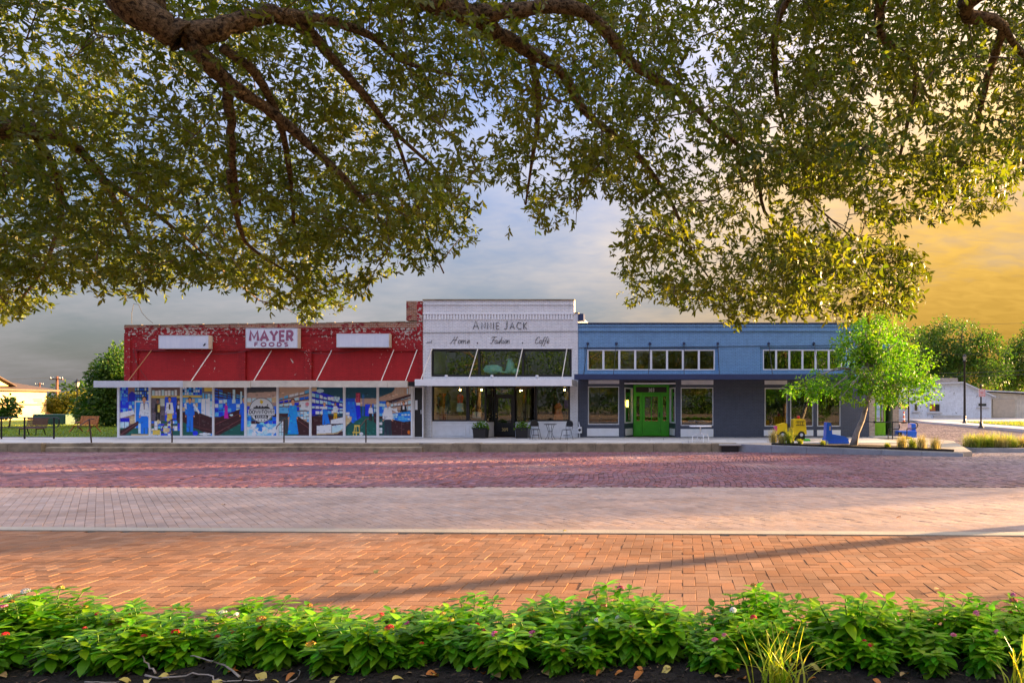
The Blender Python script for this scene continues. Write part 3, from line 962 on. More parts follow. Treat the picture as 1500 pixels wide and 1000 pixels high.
# canopy
CX0, CX1 = PX(137, YC), PX(597, YC)
cz0, cz1 = PZ(567, YC), PZ(557.5, YC)
canopy = part(MB().box(CX0 + .03, CX1 - .03, YC + .03, YF - .06, cz0 + .05, cz1 - .05), 'canopy', M['cream'], rb)
segs = [137, 205, 268, 367, 467, 567.5, 597]
for i, (a, b) in enumerate(zip(segs[:-1], segs[1:])):
    m_ = M['greymetal'] if i < 2 else M['cream']
    j = random.uniform(-.012, .012)
    part(MB().cbox(PX(a, YC) + .006, PX(b, YC) - .006, YC + j, YC + .027, cz0 + j, cz1 + j, .006), 'fascia_panel', m_, canopy)
part(MB().box(CX0, CX0 + .027, YC + .028, YF - .065, cz0, cz1), 'fascia_panel', M['greymetal'], canopy)
for (xt, yt, i) in ((222, 513, 0), (310.5, 513, 1), (398, 513, 1), (486, 513, 1), (577, 512, 1), (611, 512, 1)):
    a = PP(xt, yt, YF - .02); b = Vector((a.x, YC + .22, cz1 - .03))
    part(MB().tube([a, b], .022, 6), 'tie_rod', M['rust'] if i == 0 else M['rod'], rb)
# sagging cables along the front
def sag(p, q, s, n=12):
    p, q = Vector(p), Vector(q)
    return [p.lerp(q, i / n) - Vector((0, 0, 4 * s * (i / n) * (1 - i / n))) for i in range(n + 1)]
pts = sag(PP(196, 512, YF - .06), PP(270, 513, YF - .06), .04) + sag(PP(270, 513, YF - .06), PP(360, 514, YF - .06), .16)[1:]
part(MB().tube(pts, .010, 5), 'cable', M['cable'], rb)
part(MB().tube(sag(PP(436, 513, YF - .06), PP(534, 510, YF - .06), .22), .010, 5), 'cable', M['cable'], rb)
part(MB().tube([PP(195, 512, YF - .05), PP(199, 530, YF - .05), PP(208, 545, YF - .05), PP(216, 556, YF - .05)], .008, 5), 'cable', M['cable'], rb)
part(MB().box(PX(607, YC), PX(597.5, YC), YC + .05, YF - .07, cz0 + .06, cz1 - .04), 'canopy_gap_box', M['blackmetal'], rb)  # dark box standing in for the dark gap between the canopies
# wire whip on the roof corner
pts = [PP(193, 474, YF + .1), PP(193, 458, YF + .1), PP(196, 445, YF + .1), PP(203, 446, YF + .1), PP(208, 458, YF + .1), PP(216, 467, YF + .1), PP(224, 473.2, YF + .1)]
part(MB().tube(pts, .012, 5), 'roof_wire', M['cable'], rb)

# signs on the red wall
def sign_box(px0, py0, px1, py1, label, name='sign'):
    Y = YF - .34
    t = thing(name, label, 'sign', (PX((px0 + px1) / 2, Y), Y, PZ(py1, Y)))
    X0, X1, Z0, Z1 = PX(px0, Y), PX(px1, Y), PZ(py1, Y), PZ(py0, Y)
    part(MB().box(X0, X1, Y + .004, YF - .052, Z0, Z1), 'cabinet', M['cream'], t)
    part(MB().wall(X0, X1, Z0, Z1, Y - .012, Y + .002, [(X0 + .035, X1 - .035, Z0 + .035, Z1 - .035)]), 'rim', M['greymetal'], t)
    part(MB().box(X0 + .036, X1 - .036, Y - .004, Y + .002, Z0 + .036, Z1 - .036), 'face', M['sign_face'], t)
    return t, X0, X1, Z0, Z1, Y
m = Mat('sign_face')
n1 = m.noise(40, 3, stretch=(1, 1, 0.02)); n2 = m.noise(1.2, 4)
M['sign_face'] = m.set(m.mix(m.ramp(n1, .35, .7, 0, .45), m.mix(m.ramp(n2, .3, .7), (0.62, 0.66, 0.76), (0.80, 0.82, 0.86)), (0.52, 0.56, 0.66)), .45)
t, *_ = sign_box(232.5, 491, 305.5, 510.5, 'blank white box sign at the left end of the red wall')
part(MB().tube([PP(298, 506, YF - .355), PP(300, 504.5, YF - .355), PP(300.5, 502.8, YF - .355)], .03, 6), 'scuff', M['black'], t)
sign_box(493, 488.5, 570, 508.5, 'blank white box sign nearest the white shop')
t, X0, X1, Z0, Z1, Y = sign_box(360, 480.5, 436, 509.5, 'white sign lettered MAYER FOODS in faded plum on the red wall', 'shop_sign')
k = Y / F
write('MAYER', PX(366.5, Y), PZ(499, Y), Y - .010, 14.0 * k, .078, M['mayer'], t, width=62 * k, gap=.3, deep=.12)
write('FOODS', PX(373.5, Y), PZ(507, Y), Y - .010, 5.4 * k, .033, M['mayer'], t, width=48 * k, gap=.6, deep=.2)

# ---- printed picture panels: each is a flat print, painted here into a fine grid of points
class Paint:
    W, H = 84, 128
    def __init__(s, bg):
        s.a = np.zeros((s.H, s.W, 3)); s.a[:] = S(*bg)
        v, u = np.mgrid[0:s.H, 0:s.W]
        s.u, s.v = (u + .5) / s.W, (v + .5) / s.H
    def put(s, m, c): s.a[m] = S(*c)
    def rect(s, u0, v0, u1, v1, c): s.put((s.u >= u0) & (s.u < u1) & (s.v >= v0) & (s.v < v1), c); return s
    def ell(s, cu, cv, ru, rv, c): s.put(((s.u - cu) / ru) ** 2 + ((s.v - cv) / rv) ** 2 <= 1, c); return s
    def poly(s, pts, c):
        ins = np.zeros(s.u.shape, bool)
        for i in range(len(pts)):
            (x1, y1), (x2, y2) = pts[i], pts[(i + 1) % len(pts)]
            if y1 == y2: continue
            cond = ((y1 > s.v) != (y2 > s.v)) & (s.u < (x2 - x1) * (s.v - y1) / (y2 - y1) + x1)
            ins ^= cond
        s.put(ins, c); return s
    def line(s, a, b, w, c):
        d = math.hypot(b[0] - a[0], b[1] - a[1]) or 1
        nx, ny = -(b[1] - a[1]) / d * w, (b[0] - a[0]) / d * w
        return s.poly([(a[0] + nx, a[1] + ny), (b[0] + nx, b[1] + ny), (b[0] - nx, b[1] - ny), (a[0] - nx, a[1] - ny)], c)
    def boxes(s, u0, v0, u1, v1, nu, nv, cols, gap=.25, seed=0):
        r = random.Random(seed)
        du, dv = (u1 - u0) / nu, (v1 - v0) / nv
        for i in range(nu):
            for j in range(nv):
                if r.random() < .08: continue
                g1, g2 = gap * r.uniform(.4, 1), gap * r.uniform(.3, 1)
                s.rect(u0 + i * du, v0 + j * dv + g2 * dv, u0 + (i + 1 - g1) * du, v0 + (j + 1) * dv, r.choice(cols))
        return s
    def shelf(s, q, nu, nv, cols, seed=0):
        """boxes on shelves inside a slanted quad q = (u0,top,bottom),(u1,top,bottom)"""
        (ua, ta, ba), (ub, tb, bb) = q
        r = random.Random(seed)
        lerp = lambda f, i: (ua + (ub - ua) * f, (ta + (tb - ta) * f) + ((ba + (bb - ba) * f) - (ta + (tb - ta) * f)) * i)
        for j in range(nv):
            for i in range(nu):
                if r.random() < .1: continue
                a, b = i / nu, (i + .72 + .2 * r.random()) / nu
                t_ = (j + .15 + .35 * r.random()) / nv; bt = (j + .88) / nv
                s.poly([lerp(a, t_), lerp(b, t_), lerp(b, bt), lerp(a, bt)], r.choice(cols))
            s.line(lerp(0, (j + .95) / nv), lerp(1, (j + .95) / nv), .008, (22, 20, 60))
        return s
    def man(s, u, v, h, shirt, legs, hair=(25, 20, 25), skin=(225, 165, 130), w=.5, dress=False, arm=True, lean=0.0):
        k = h
        s.poly([(u - .15 * w * k * 2, v + .18 * k), (u + .15 * w * k * 2, v + .18 * k), (u + (.17 + lean) * w * k * 2, v + .55 * k), (u + (-.15 + lean) * w * k * 2, v + .55 * k)], shirt)
        if dress:
            s.poly([(u - .13 * k, v + .45 * k), (u + .13 * k, v + .45 * k), (u + .26 * k, v + k), (u - .24 * k, v + k)], legs)
        else:
            s.poly([(u + (-.14 + lean) * k * .95, v + .53 * k), (u + .01 * k + lean * k * .9, v + .53 * k), (u - .02 * k, v + k), (u - .16 * k, v + k)], legs)
            s.poly([(u + lean * k * .9, v + .53 * k), (u + (.15 + lean) * k * .95, v + .53 * k), (u + .16 * k, v + k), (u + .02 * k, v + k)], legs)
        if arm:
            s.poly([(u - .16 * k, v + .2 * k), (u - .11 * k, v + .2 * k), (u - .17 * k, v + .52 * k), (u - .23 * k, v + .5 * k)], shirt)
            s.poly([(u + .11 * k, v + .2 * k), (u + .16 * k, v + .2 * k), (u + .23 * k, v + .5 * k), (u + .17 * k, v + .52 * k)], shirt)
            s.ell(u - .2 * k, v + .55 * k, .03 * k, .03 * k, skin); s.ell(u + .2 * k, v + .55 * k, .03 * k, .03 * k, skin)
        s.ell(u, v + .06 * k, .095 * k, .072 * k, hair)
        s.ell(u, v + .095 * k, .075 * k, .07 * k, skin)
        s.rect(u - .03 * k, v + .15 * k, u + .03 * k, v + .19 * k, skin)
        return s
B1, B2, B3, B4 = (20, 70, 215), (35, 120, 240), (120, 190, 245), (205, 232, 250)
WH, MAR, TEAL, TAN, TAN2, NAVY, YEL = (244, 246, 250), (58, 22, 28), (8, 92, 82), (196, 164, 142), (216, 190, 150), (16, 22, 70), (232, 200, 110)
TG = (28, 78, 96)
pan = []
p = Paint((150, 120, 108))                                     # 1: clerk by a counter
p.rect(0, 0, .27, .5, B1).boxes(0, 0, .27, .5, 4, 7, [B2, B3, B1, B3], .3, 1)
p.rect(.5, 0, 1, .3, NAVY).boxes(.5, .02, 1, .29, 6, 4, [B3, B4, B2], .35, 2)
p.poly([(.28, .16), (.4, .1), (.53, .15), (.52, .42), (.28, .42)], (14, 28, 175))
p.boxes(.0, .3, .5, .52, 5, 3, [B3, B2, B4, B1], .15, 3)
p.rect(.5, .29, 1, .95, WH).rect(.54, .32, 1, .95, (40, 135, 225))
p.poly([(0, .53), (.45, .48), (.5, .56), (0, .65)], WH).rect(0, .64, .5, .74, (25, 50, 190)).rect(.32, .6, .5, .76, TAN2)
p.rect(0, .72, .3, .84, B4).rect(.14, .7, .16, .84, NAVY)
p.rect(0, .84, 1, 1, TEAL)
p.poly([(0, .9), (.62, .7), (.64, .77), (.15, 1), (0, 1)], MAR).line((.02, .98), (.6, .74), .008, (120, 70, 70))
p.rect(.38, .965, 1, 1, TAN2).rect(.62, .75, .7, .95, B4)
p.man(.82, .2, .76, WH, (35, 130, 235)).poly([(.80, .34), (.835, .34), (.83, .47), (.81, .47)], (110, 60, 50))
pan.append(p)
p = Paint((120, 98, 92))                                       # 2: three people, clutter of parcels
p.boxes(.02, .06, 1, .19, 9, 1, [WH, B4, WH, B2], .25, 4).rect(0, .19, 1, .235, YEL)
p.rect(0, .235, 1, .7, (96, 88, 96)).boxes(0, .24, 1, .68, 6, 9, [(110, 100, 108), (84, 76, 86)], .12, 5)
p.rect(.3, .24, .45, .4, (200, 205, 190)).rect(.46, .21, .86, .78, (25, 95, 225))
p.man(.22, .26, .5, (30, 25, 28), (24, 22, 26), skin=(150, 105, 85)).poly([(.22, .38), (.30, .36), (.29, .52), (.22, .52)], YEL)
p.man(.62, .21, .64, WH, (232, 200, 110)).rect(.6, .36, .64, .47, (80, 60, 60))
p.man(.93, .28, .48, (40, 30, 34), (20, 18, 22)).rect(.88, .38, .95, .45, WH)
p.boxes(0, .7, 1, 1, 9, 6, [WH, B4, B2, B1, B3, TEAL, WH], .15, 6)
p.rect(.05, .88, .3, .985, YEL).rect(.4, .84, .62, .93, TAN2).rect(.72, .9, 1, 1, TEAL).ell(.24, .72, .05, .05, TAN2)
pan.append(p)
p = Paint((70, 150, 225))                                      # 3: man leaning, dark counter
p.boxes(0, 0, .64, .17, 9, 3, [WH, B3, B4, B1, NAVY], .3, 7).rect(0, .18, .66, .225, YEL)
p.rect(.64, 0, 1, .26, (120, 112, 120)).rect(.72, .02, 1, .1, YEL).boxes(.66, .12, 1, .25, 4, 1, [B3, B4], .3, 8)
p.boxes(0, .24, .62, .5, 6, 3, [B3, B4, B2, TAN2], .2, 9)
p.rect(.62, .25, .9, .62, WH).line((.76, .27), (.76, .6), .005, B3).rect(.9, .3, 1, .62, B4)
p.poly([(0, .52), (.4, .5), (1, .64), (1, .96), (.7, .93), (0, .75)], MAR).rect(0, .75, .35, 1, TEAL).poly([(0, .72), (.4, .85), (.95, 1), (0, 1)], TEAL)
p.line((.35, .8), (1, .9), .005, (110, 60, 60)).line((.55, .55), (.55, .88), .004, (100, 55, 55))
p.man(.24, .22, .70, (40, 125, 240), (45, 130, 240)).poly([(.05, .35), (.12, .33), (.14, .46), (.06, .45)], WH).line((.36, .36), (.55, .54), .028, WH)
p.ell(.42, .95, .09, .05, B1).ell(.74, .965, .2, .025, WH)
pan.append(p)
p = Paint((90, 60, 50))                                        # 4: long store seen down the counter
p.shelf(((0, .02, .26), (1, .2, .33)), 7, 4, [B3, B2, B3, (60, 140, 220)], 10)
p.rect(0, .25, 1, .62, (40, 120, 225)).boxes(0, .26, 1, .6, 7, 4, [B3, B4, B2, B1, WH], .2, 11)
p.rect(.6, .06, .68, .32, B4).rect(.84, .1, .9, .36, B4)
p.poly([(0, .66), (1, .42), (1, .74), (.12, 1), (0, 1)], MAR).line((0, .78), (1, .5), .006, (125, 70, 70)).line((.05, .95), (1, .62), .006, (125, 70, 70))
p.poly([(.12, 1), (1, .70), (1, 1)], TEAL).line((.02, .5), (.4, .46), .006, NAVY)
p.man(.38, .33, .32, (200, 60, 170), (205, 70, 175), hair=(50, 25, 25), dress=True, arm=False).ell(.55, .58, .06, .02, B4)
p.man(.97, .22, .68, (35, 115, 235), (35, 110, 230))
pan.append(p)
p = Paint((200, 172, 158))                                     # 5: behind the round logo
p.rect(0, 0, 1, .08, (60, 62, 70)).poly([(0, .08), (1, .05), (1, .1), (0, .13)], (70, 74, 80))
p.boxes(.0, .22, 1, .42, 6, 2, [(180, 150, 140), B4, (150, 120, 120), TAN2], .2, 12)
p.rect(0, .4, 1, .72, (45, 125, 225)).boxes(0, .4, 1, .76, 7, 5, [B2, B1, B3, TEAL, MAR], .15, 13)
p.rect(0, .76, 1, 1, B3)
r = random.Random(14)
for i in range(46):
    cu, cv = r.random(), r.uniform(.78, 1.0); a = r.random() * 3
    p.poly([(cu + .11 * math.cos(a + q) * r.uniform(.7, 1), cv + .06 * math.sin(a + q) * r.uniform(.7, 1)) for q in (0, 1.4, 3.0, 4.4)], r.choice([WH, WH, B4, (170, 215, 245), (60, 130, 215)]))
pan.append(p)
p = Paint(TAN)                                                 # 6: woman in a long blue dress
p.shelf(((0, .22, .55), (1, .02, .62)), 6, 5, [B2, B3, WH, B1, B4], 15)
p.rect(0, .42, .3, .55, B3).poly([(.7, .3), (1, .3), (1, .5), (.72, .46)], WH).ell(.92, .36, .06, .04, (235, 150, 160))
p.boxes(.5, .5, 1, .72, 5, 4, [WH, B4, B3], .2, 16)
p.rect(0, .55, .36, .62, MAR).rect(0, .62, .3, 1, (60, 66, 70)).boxes(0, .7, .18, 1, 2, 4, [WH, B4], .1, 17)
p.poly([(.55, .58), (1, .76), (1, 1), (.55, 1)], MAR).line((.55, .66), (1, .86), .006, (130, 80, 80)).rect(.2, .95, .6, 1, TEAL)
p.man(.45, .25, .72, (25, 160, 245), (20, 155, 245), hair=(60, 20, 20), dress=True)
pan.append(p)
p = Paint(TG)                                                  # 7: two men and piles of boxes
p.poly([(0, .06), (1, .26), (1, .5), (0, .6)], (28, 60, 205)).shelf(((0, .1, .58), (1, .28, .56)), 8, 4, [WH, B4, B3, B4], 18)
p.rect(0, .02, .16, .1, TAN2).ell(.26, .09, .12, .04, B4).boxes(.5, .2, 1, .27, 5, 1, [B3, B4, WH], .2, 19)
p.poly([(0, .6), (.5, .58), (1, .62), (1, 1), (0, 1)], MAR)
p.man(.4, .33, .44, WH, (40, 135, 240), hair=(210, 150, 90)).poly([(.33, .46), (.48, .46), (.52, .62), (.58, .76), (.45, .76), (.36, .62)], (40, 135, 240))
p.man(.74, .33, .38, WH, (225, 175, 70), skin=(200, 130, 100))
p.poly([(.15, .8), (.62, .77), (.62, .95), (.15, .97)], WH).poly([(.63, .8), (1, .76), (1, .9), (.63, .95)], B4).poly([(.6, .68), (1, .62), (1, .75), (.6, .76)], WH)
p.line((.15, .97), (.8, .95), .012, TAN2).line((.8, .95), (1, .86), .012, TAN2)
pan.append(p)
p = Paint(TG)                                                  # 8: aisle with ladder stool
p.rect(0, .24, 1, .4, TAN).rect(0, .24, .3, .5, (40, 90, 200)).boxes(0, .3, .35, .62, 5, 4, [B2, B1, (60, 150, 230)], .2, 20)
p.poly([(0, .36), (.42, .38), (.5, .75), (.25, .76), (0, .62)], (30, 120, 235)).poly([(.3, .36), (.45, .36), (.5, .72), (.36, .7)], (15, 60, 215))
p.rect(.32, .13, .47, .36, (165, 50, 75)).boxes(.34, .14, .45, .35, 2, 5, [(205, 100, 120)], .4, 21).rect(.33, .33, .46, .38, WH)
for q in (.54, .58): p.line((q, .16), (q, .6), .008, (60, 130, 230))
p.rect(.62, .36, .78, .62, (20, 70, 220)).boxes(.85, .35, 1, .6, 3, 3, [B3, B2, B4], .2, 22)
p.poly([(.25, .74), (.55, .6), (1, .6), (1, 1), (0, 1), (0, .86)], TEAL)
p.poly([(0, .58), (.2, .62), (.18, .7), (0, .82)], TAN2).boxes(0, .52, .12, .64, 2, 2, [WH, B4], .1, 23)
p.man(.8, .37, .33, WH, (35, 20, 28)).poly([(.88, .55), (1, .52), (1, .76), (.9, .72)], (60, 30, 40))
for a, b in (((.3, .8), (.24, 1)), ((.42, .8), (.46, 1)), ((.33, .8), (.34, 1))): p.line(a, b, .014, YEL)
p.rect(.27, .78, .45, .81, YEL).rect(.22, .92, .46, .945, YEL).ell(.5, .96, .06, .03, WH)
pan.append(p)
p = Paint(TAN)                                                 # 9: sale over the counter
p.poly([(0, 0), (.55, 0), (.4, .12), (0, .22)], TG).boxes(.48, 0, 1, .16, 7, 1, [(200, 180, 160), WH, B4], .3, 24)
p.shelf(((.36, .26, .5), (1, .1, .5)), 6, 3, [WH, B4, B3, WH], 25).poly([(.24, .3), (1, .15), (1, .2), (.3, .34)], MAR)
p.rect(0, .3, .3, .62, (45, 120, 220)).boxes(0, .34, .3, .6, 3, 4, [B3, B2, B4], .2, 26).rect(0, .6, .16, .72, MAR)
p.rect(0, .66, .4, 1, (20, 75, 75)).boxes(0, .72, .1, .95, 1, 4, [WH, B4], .1, 27)
p.man(.76, .3, .5, (28, 26, 32), (28, 26, 32)).rect(.73, .4, .79, .47, WH)
p.poly([(.34, .56), (.95, .5), (1, .56), (1, .7), (.75, .72), (.36, .66)], (40, 150, 230)).boxes(.4, .55, .98, .68, 6, 3, [B4, B3, B2], .3, 28)
p.poly([(.36, .66), (.75, .72), (1, .7), (1, 1), (.4, 1)], MAR).line((.7, .72), (.7, 1), .005, (115, 70, 75))
p.man(.27, .29, .72, (240, 244, 250), (40, 46, 60)).line((.3, .42), (.58, .52), .02, WH).ell(.92, .93, .04, .04, (220, 120, 60))
pan.append(p)

for i, p in enumerate(pan):        # brush marks, edges and highlights of the printed picture
    r = random.Random(900 + i)
    for q in range(90):
        u, v, w_, h_ = r.random(), r.uniform(.12, .98), r.uniform(.012, .05), r.uniform(.006, .02)
        ub, vb = min(int(u * p.W), p.W - 1), min(int(v * p.H), p.H - 1)
        c0 = p.a[vb, ub].copy()
        f = r.choice([.7, .82, 1.25, 1.5])
        m_ = (abs(p.u - u) < w_) & (abs(p.v - v) < h_) & (np.abs(p.a - c0).sum(-1) < .02)
        p.a[m_] = np.clip(c0 * f + (.03 if f > 1 else 0), 0, .92)
    e = np.abs(np.diff(p.a, axis=1, prepend=p.a[:, :1])).sum(-1) + np.abs(np.diff(p.a, axis=0, prepend=p.a[:1])).sum(-1)
    p.a[e > .9] *= .8
    g_ = p.a.mean(-1, keepdims=True)
    p.a = np.clip((g_ + (p.a - g_) * 1.18) * 1.1, 0.004, .93)
M['print'] = tinted('printed_panel', 0.35, 30, 0.04, 0.5, 0.02)
YM = 33.55
posts = [(172, 175.3), (218, 221), (264, 267), (311, 314), (358, 361.4), (405, 408.4), (453, 456.4), (502.6, 506.2), (551.6, 555.2), (602, 604.6)]
zt, zb = PZ(566, YM), PZ(637.6, YM)
for i, p in enumerate(pan):
    X0, X1 = PX(posts[i][1], YM) + .002, PX(posts[i + 1][0], YM) - .002
    gx, gz_ = np.meshgrid(np.linspace(X0, X1, p.W), np.linspace(zt, zb, p.H))
    V = np.stack([gx, np.full_like(gx, YM + .03), gz_], -1).reshape(-1, 3) - np.array(LOC[rb.name])
    jj, ii = np.mgrid[0:p.H - 1, 0:p.W - 1]
    b = (jj * p.W + ii).ravel()
    Fc = np.stack([b, b + p.W, b + p.W + 1, b + 1], -1)
    o = link(bpy.data.objects.new('picture_panel', np_mesh('picture_panel', V, Fc, M['print'], p.a.reshape(-1, 3))), rb)
    part(MB().box(X0, X1, YM + .034, YM + .09, zb, zt), 'backing_board', M['dark'], o)
for a, b in posts:
    part(MB().box(PX(a, YM), PX(b, YM), YM - .02, YM + .1, SW_Z, zt + .02), 'frame_post', M['trim'], rb)
part(MB().box(PX(172, YM) + .005, PX(604.6, YM) - .005, YM - .012, YM + .09, SW_Z, zb - .002), 'bottom_rail', M['trim'], rb)
part(MB().box(PX(172, YM) + .005, PX(604.6, YM) - .005, YM - .012, YM + .09, zt + .002, zt + .07), 'top_rail', M['cream'], rb)
part(MB().box(PX(172, YM), PX(172, YM) + .1, YM + .11, YF - .06, SW_Z, zt), 'end_panel', M['trim'], rb)
# round town logo on the middle panel
Y = YM + .018
cx, cz, R = PX(383.2, Y), PZ(600.2, Y), 18.2 * Y / F
disc = MB()
def disc_y(mb, cx, cz, R, y0, y1, n=40):
    return mb.prism_y([(cx + R * math.cos(2 * math.pi * i / n), cz + R * math.sin(2 * math.pi * i / n)) for i in range(n)], y0, y1)
logo = part(disc_y(disc, cx, cz, R, Y - .004, Y + .008), 'logo_disc', worn('print_white', (0.80, 0.80, 0.78), .4, .03), rb)
ring = [(cx + (R - .02) * math.cos(2 * math.pi * i / 40), Y - .004, cz + (R - .02) * math.sin(2 * math.pi * i / 40)) for i in range(41)]
part(MB().tube(ring, .014, 6, False, .4), 'logo_rim', M['letter'], logo)
k = Y / F
part(MB().box(cx - 19.2 * k, cx + 19.2 * k, Y - .010, Y - .0045, cz - 8.0 * k, cz + 1.0 * k), 'logo_band', worn('print_white_band', (0.82, 0.82, 0.80), .4, .03), logo)
for zz_ in (1.0, -8.0):
    part(MB().box(cx - 19.3 * k, cx + 19.3 * k, Y - .0125, Y - .0105, cz + (zz_ - .3) * k, cz + (zz_ + .3) * k), 'logo_line', M['letter'], logo)
write('DOWNTOWN', cx - 17.4 * k, cz - 5.4 * k, Y - .014, 4.9 * k, .021, M['letter'], logo, width=34.8 * k, gap=.32, deep=.15)
pill = [(cx + (7.6 if math.cos(a) > 0 else -7.6) * k + 2.3 * k * math.cos(a), cz - 9.6 * k + 2.3 * k * math.sin(a)) for a in [2 * math.pi * i / 24 + .13 for i in range(24)]]
part(MB().prism_y(pill, Y - .017, Y - .0128), 'logo_pill', M['letter'], logo)
write('CELINA', cx - 7.3 * k, cz - 11.0 * k, Y - .019, 2.8 * k, .016, M['trim'], logo, width=14.6 * k, gap=.5, deep=.12)
for i, ch in enumerate('TEXAS'):
    a = math.radians(-90 + (i - 2) * 17)
    write(ch, cx + 15.2 * k * math.cos(a) - .6 * k, cz + 15.2 * k * math.sin(a) - .9 * k, Y - .008, 1.7 * k, .012, M['letter'], logo, deep=.2)
# skyline strip and a little gold map mark
sk = [(-12, 2), (-12, 3.2), (-10.5, 4.4), (-9, 4.2), (-8, 6.3), (-6, 6.3), (-5.4, 4.5), (-4, 4.5), (-3.6, 6), (-1.5, 6), (-1.2, 4), (.4, 4.8), (.8, 6.8), (2, 5), (4, 4.6), (5.4, 5.6), (7, 5.2), (8.2, 6.4), (9.4, 5), (11.5, 3.8), (12.6, 2)]
part(MB().prism_y([(cx + a * k, cz + b * k) for a, b in sk], Y - .009, Y - .0045), 'logo_skyline', M['letter'], logo)
part(disc_y(MB(), cx + 8.9 * k, cz + 7.5 * k, 1.0 * k, Y - .009, Y - .0045, 12), 'logo_dot', M['letter'], logo)
tx = [(-1.2, 15.4), (.3, 15.4), (.3, 13.6), (2.6, 13.0), (2.8, 11.2), (1.4, 9.6), (.9, 8.4), (-.3, 9.9), (-1.3, 10.2), (-2.6, 12.2), (-1.2, 12.4)]
part(MB().prism_y([(cx + (a - .4) * k, cz + b * k) for a, b in tx], Y - .009, Y - .0045), 'logo_mark', M['yellow'], logo)
# dark side door at the right end
YD = 33.62
part(MB().wall(PX(605.3, YD), PX(620.0, YD), SW_Z, PZ(565.5, YD), YD, YD + .1, [(PX(607.0, YD), PX(618.4, YD), SW_Z + .03, PZ(567.5, YD))]), 'door_frame', M['trim'], rb)
dd = part(MB().box(PX(607.2, YD), PX(618.2, YD), YD + .04, YD + .08, SW_Z + .035, PZ(567.8, YD)), 'door', M['black'], rb)
part(MB().box(PX(607.6, YD), PX(611.2, YD), YD + .030, YD + .038, PZ(600, YD), PZ(586, YD)), 'notice', M['trim'], dd)
part(MB().tube([PP(616.8, 606, YD + .01), PP(616.8, 600, YD + .01)], .02, 6), 'handle', M['greymetal'], dd)

# ------------------------------------------------------------------ white shop
wb = thing('white_shop', 'tall white painted brick shop lettered ANNIE JACK with a mint scooter in its upper window', 'shop', (PX(733, YF), YF, SW_Z))
WX0, WX1 = PX(619.6, YF), PX(846.6, YF)
holes = [(PX(631.5, YF), PX(837.5, YF), PZ(551.5, YF), PZ(511, YF)),
         (PX(632, YF), PX(835, YF), SW_Z - .02, PZ(564, YF)),
         (PX(841, YF), WX1 + .1, PZ(459, YF), PZ(430, YF))]
part(MB().wall(WX0, WX1, SW_Z - .4, PZ(440, YF), YF, YF + .3, holes), 'wall', M['white_brick'], wb)
part(MB().box(WX0 - .01, PX(841.5, YF), YF - .05, YF + .34, PZ(440, YF) + .003, PZ(438.3, YF)), 'coping', M['kerb'], wb)
part(MB().box(PX(841, YF) + .02, WX1 + .03, YF - .04, YF + .34, PZ(459, YF) + .003, PZ(457.4, YF)), 'coping', M['kerb'], wb)
part(MB().box(WX0 + .01, PX(840.6, YF), YF - .035, YF - .002, PZ(446.8, YF), PZ(445.2, YF)), 'brick_course', M['white_brick'], wb)
mb = MB()
x = 621.5
while x < 838.5:
    mb.box(PX(x, YF), PX(x + 2.4, YF), YF - .05, YF - .002, PZ(468, YF), PZ(460.5, YF)); x += 4.3
part(mb, 'dentil_course', M['white'], wb, kind='stuff')
part(MB().box(WX0 + .01, PX(840.6, YF), YF - .06, YF - .002, PZ(460.4, YF), PZ(458.6, YF)), 'brick_course', M['white'], wb)
part(MB().box(PX(630, YF), PX(839, YF), YF - .03, YF - .002, PZ(510.6, YF), PZ(509.2, YF)), 'lintel', M['white'], wb)
k = YF / F
# side and back shell; the right side wall rises above the blue roof
shell(wb, WX0 + .002, WX1 - .002, PZ(459.6, YF), 58, M['white_brick'])
write('ANNIE JACK', PX(693.2, YF), PZ(482, YF), YF - .03, 9.6 * k, .017, M['letter'], wb, width=79 * k, caps=1.25, gap=.40)
for word, a, b in (('Home', 660, 688), ('Fashion', 718, 747), ('Caffè', 783, 804)):
    write(word, PX(a, YF), PZ(503, YF), YF - .02, 9.6 * k, .013, M['letter'], wb, font=SCRIPT, gap=.02, slant=.28, width=(b - a) * k)
for a in (699.5, 765.5):
    part(disc_y(MB(), PX(a, YF), PZ(502.3, YF), .035, YF - .02, YF - .003, 10), 'letter', M['letter'], wb)
part(MB().tube([PP(625, 502.5, YF - .015), PP(627, 500.5, YF - .015), PP(628, 502, YF - .015), PP(630, 500.5, YF - .015), PP(632, 502, YF - .015), PP(632.5, 498, YF - .015)], .012, 5), 'wall_hook', M['letter'], wb)
part(MB().tube([PP(619.8, 487.2, YF - .03), PP(730, 486.4, YF - .03), PP(846.3, 485.2, YF - .03)], .012, 5), 'wire', M['cable'], wb)
# upper window
up = window(wb, 632, 512, 837, 551, YF + .06, 1, 2.4, M['black'], M['glass'])
bpy.data.objects.remove(up.children[0])
for a, b in ((700.3, 703.3), (764.6, 767.4)):
    part(MB().box(PX(a, YF + .06), PX(b, YF + .06), YF + .055, YF + .15, PZ(548.6, YF + .06) - .003, PZ(514.4, YF + .06) + .003), 'mullion', M['black'], up)
for a, b in ((634.3, 700.4), (703.2, 764.7), (767.3, 834.7)):
    part(MB().box(PX(a, YF + .06), PX(b, YF + .06), YF + .11, YF + .118, PZ(548.7, YF + .06), PZ(514.3, YF + .06)), 'pane', M['glass'], up)
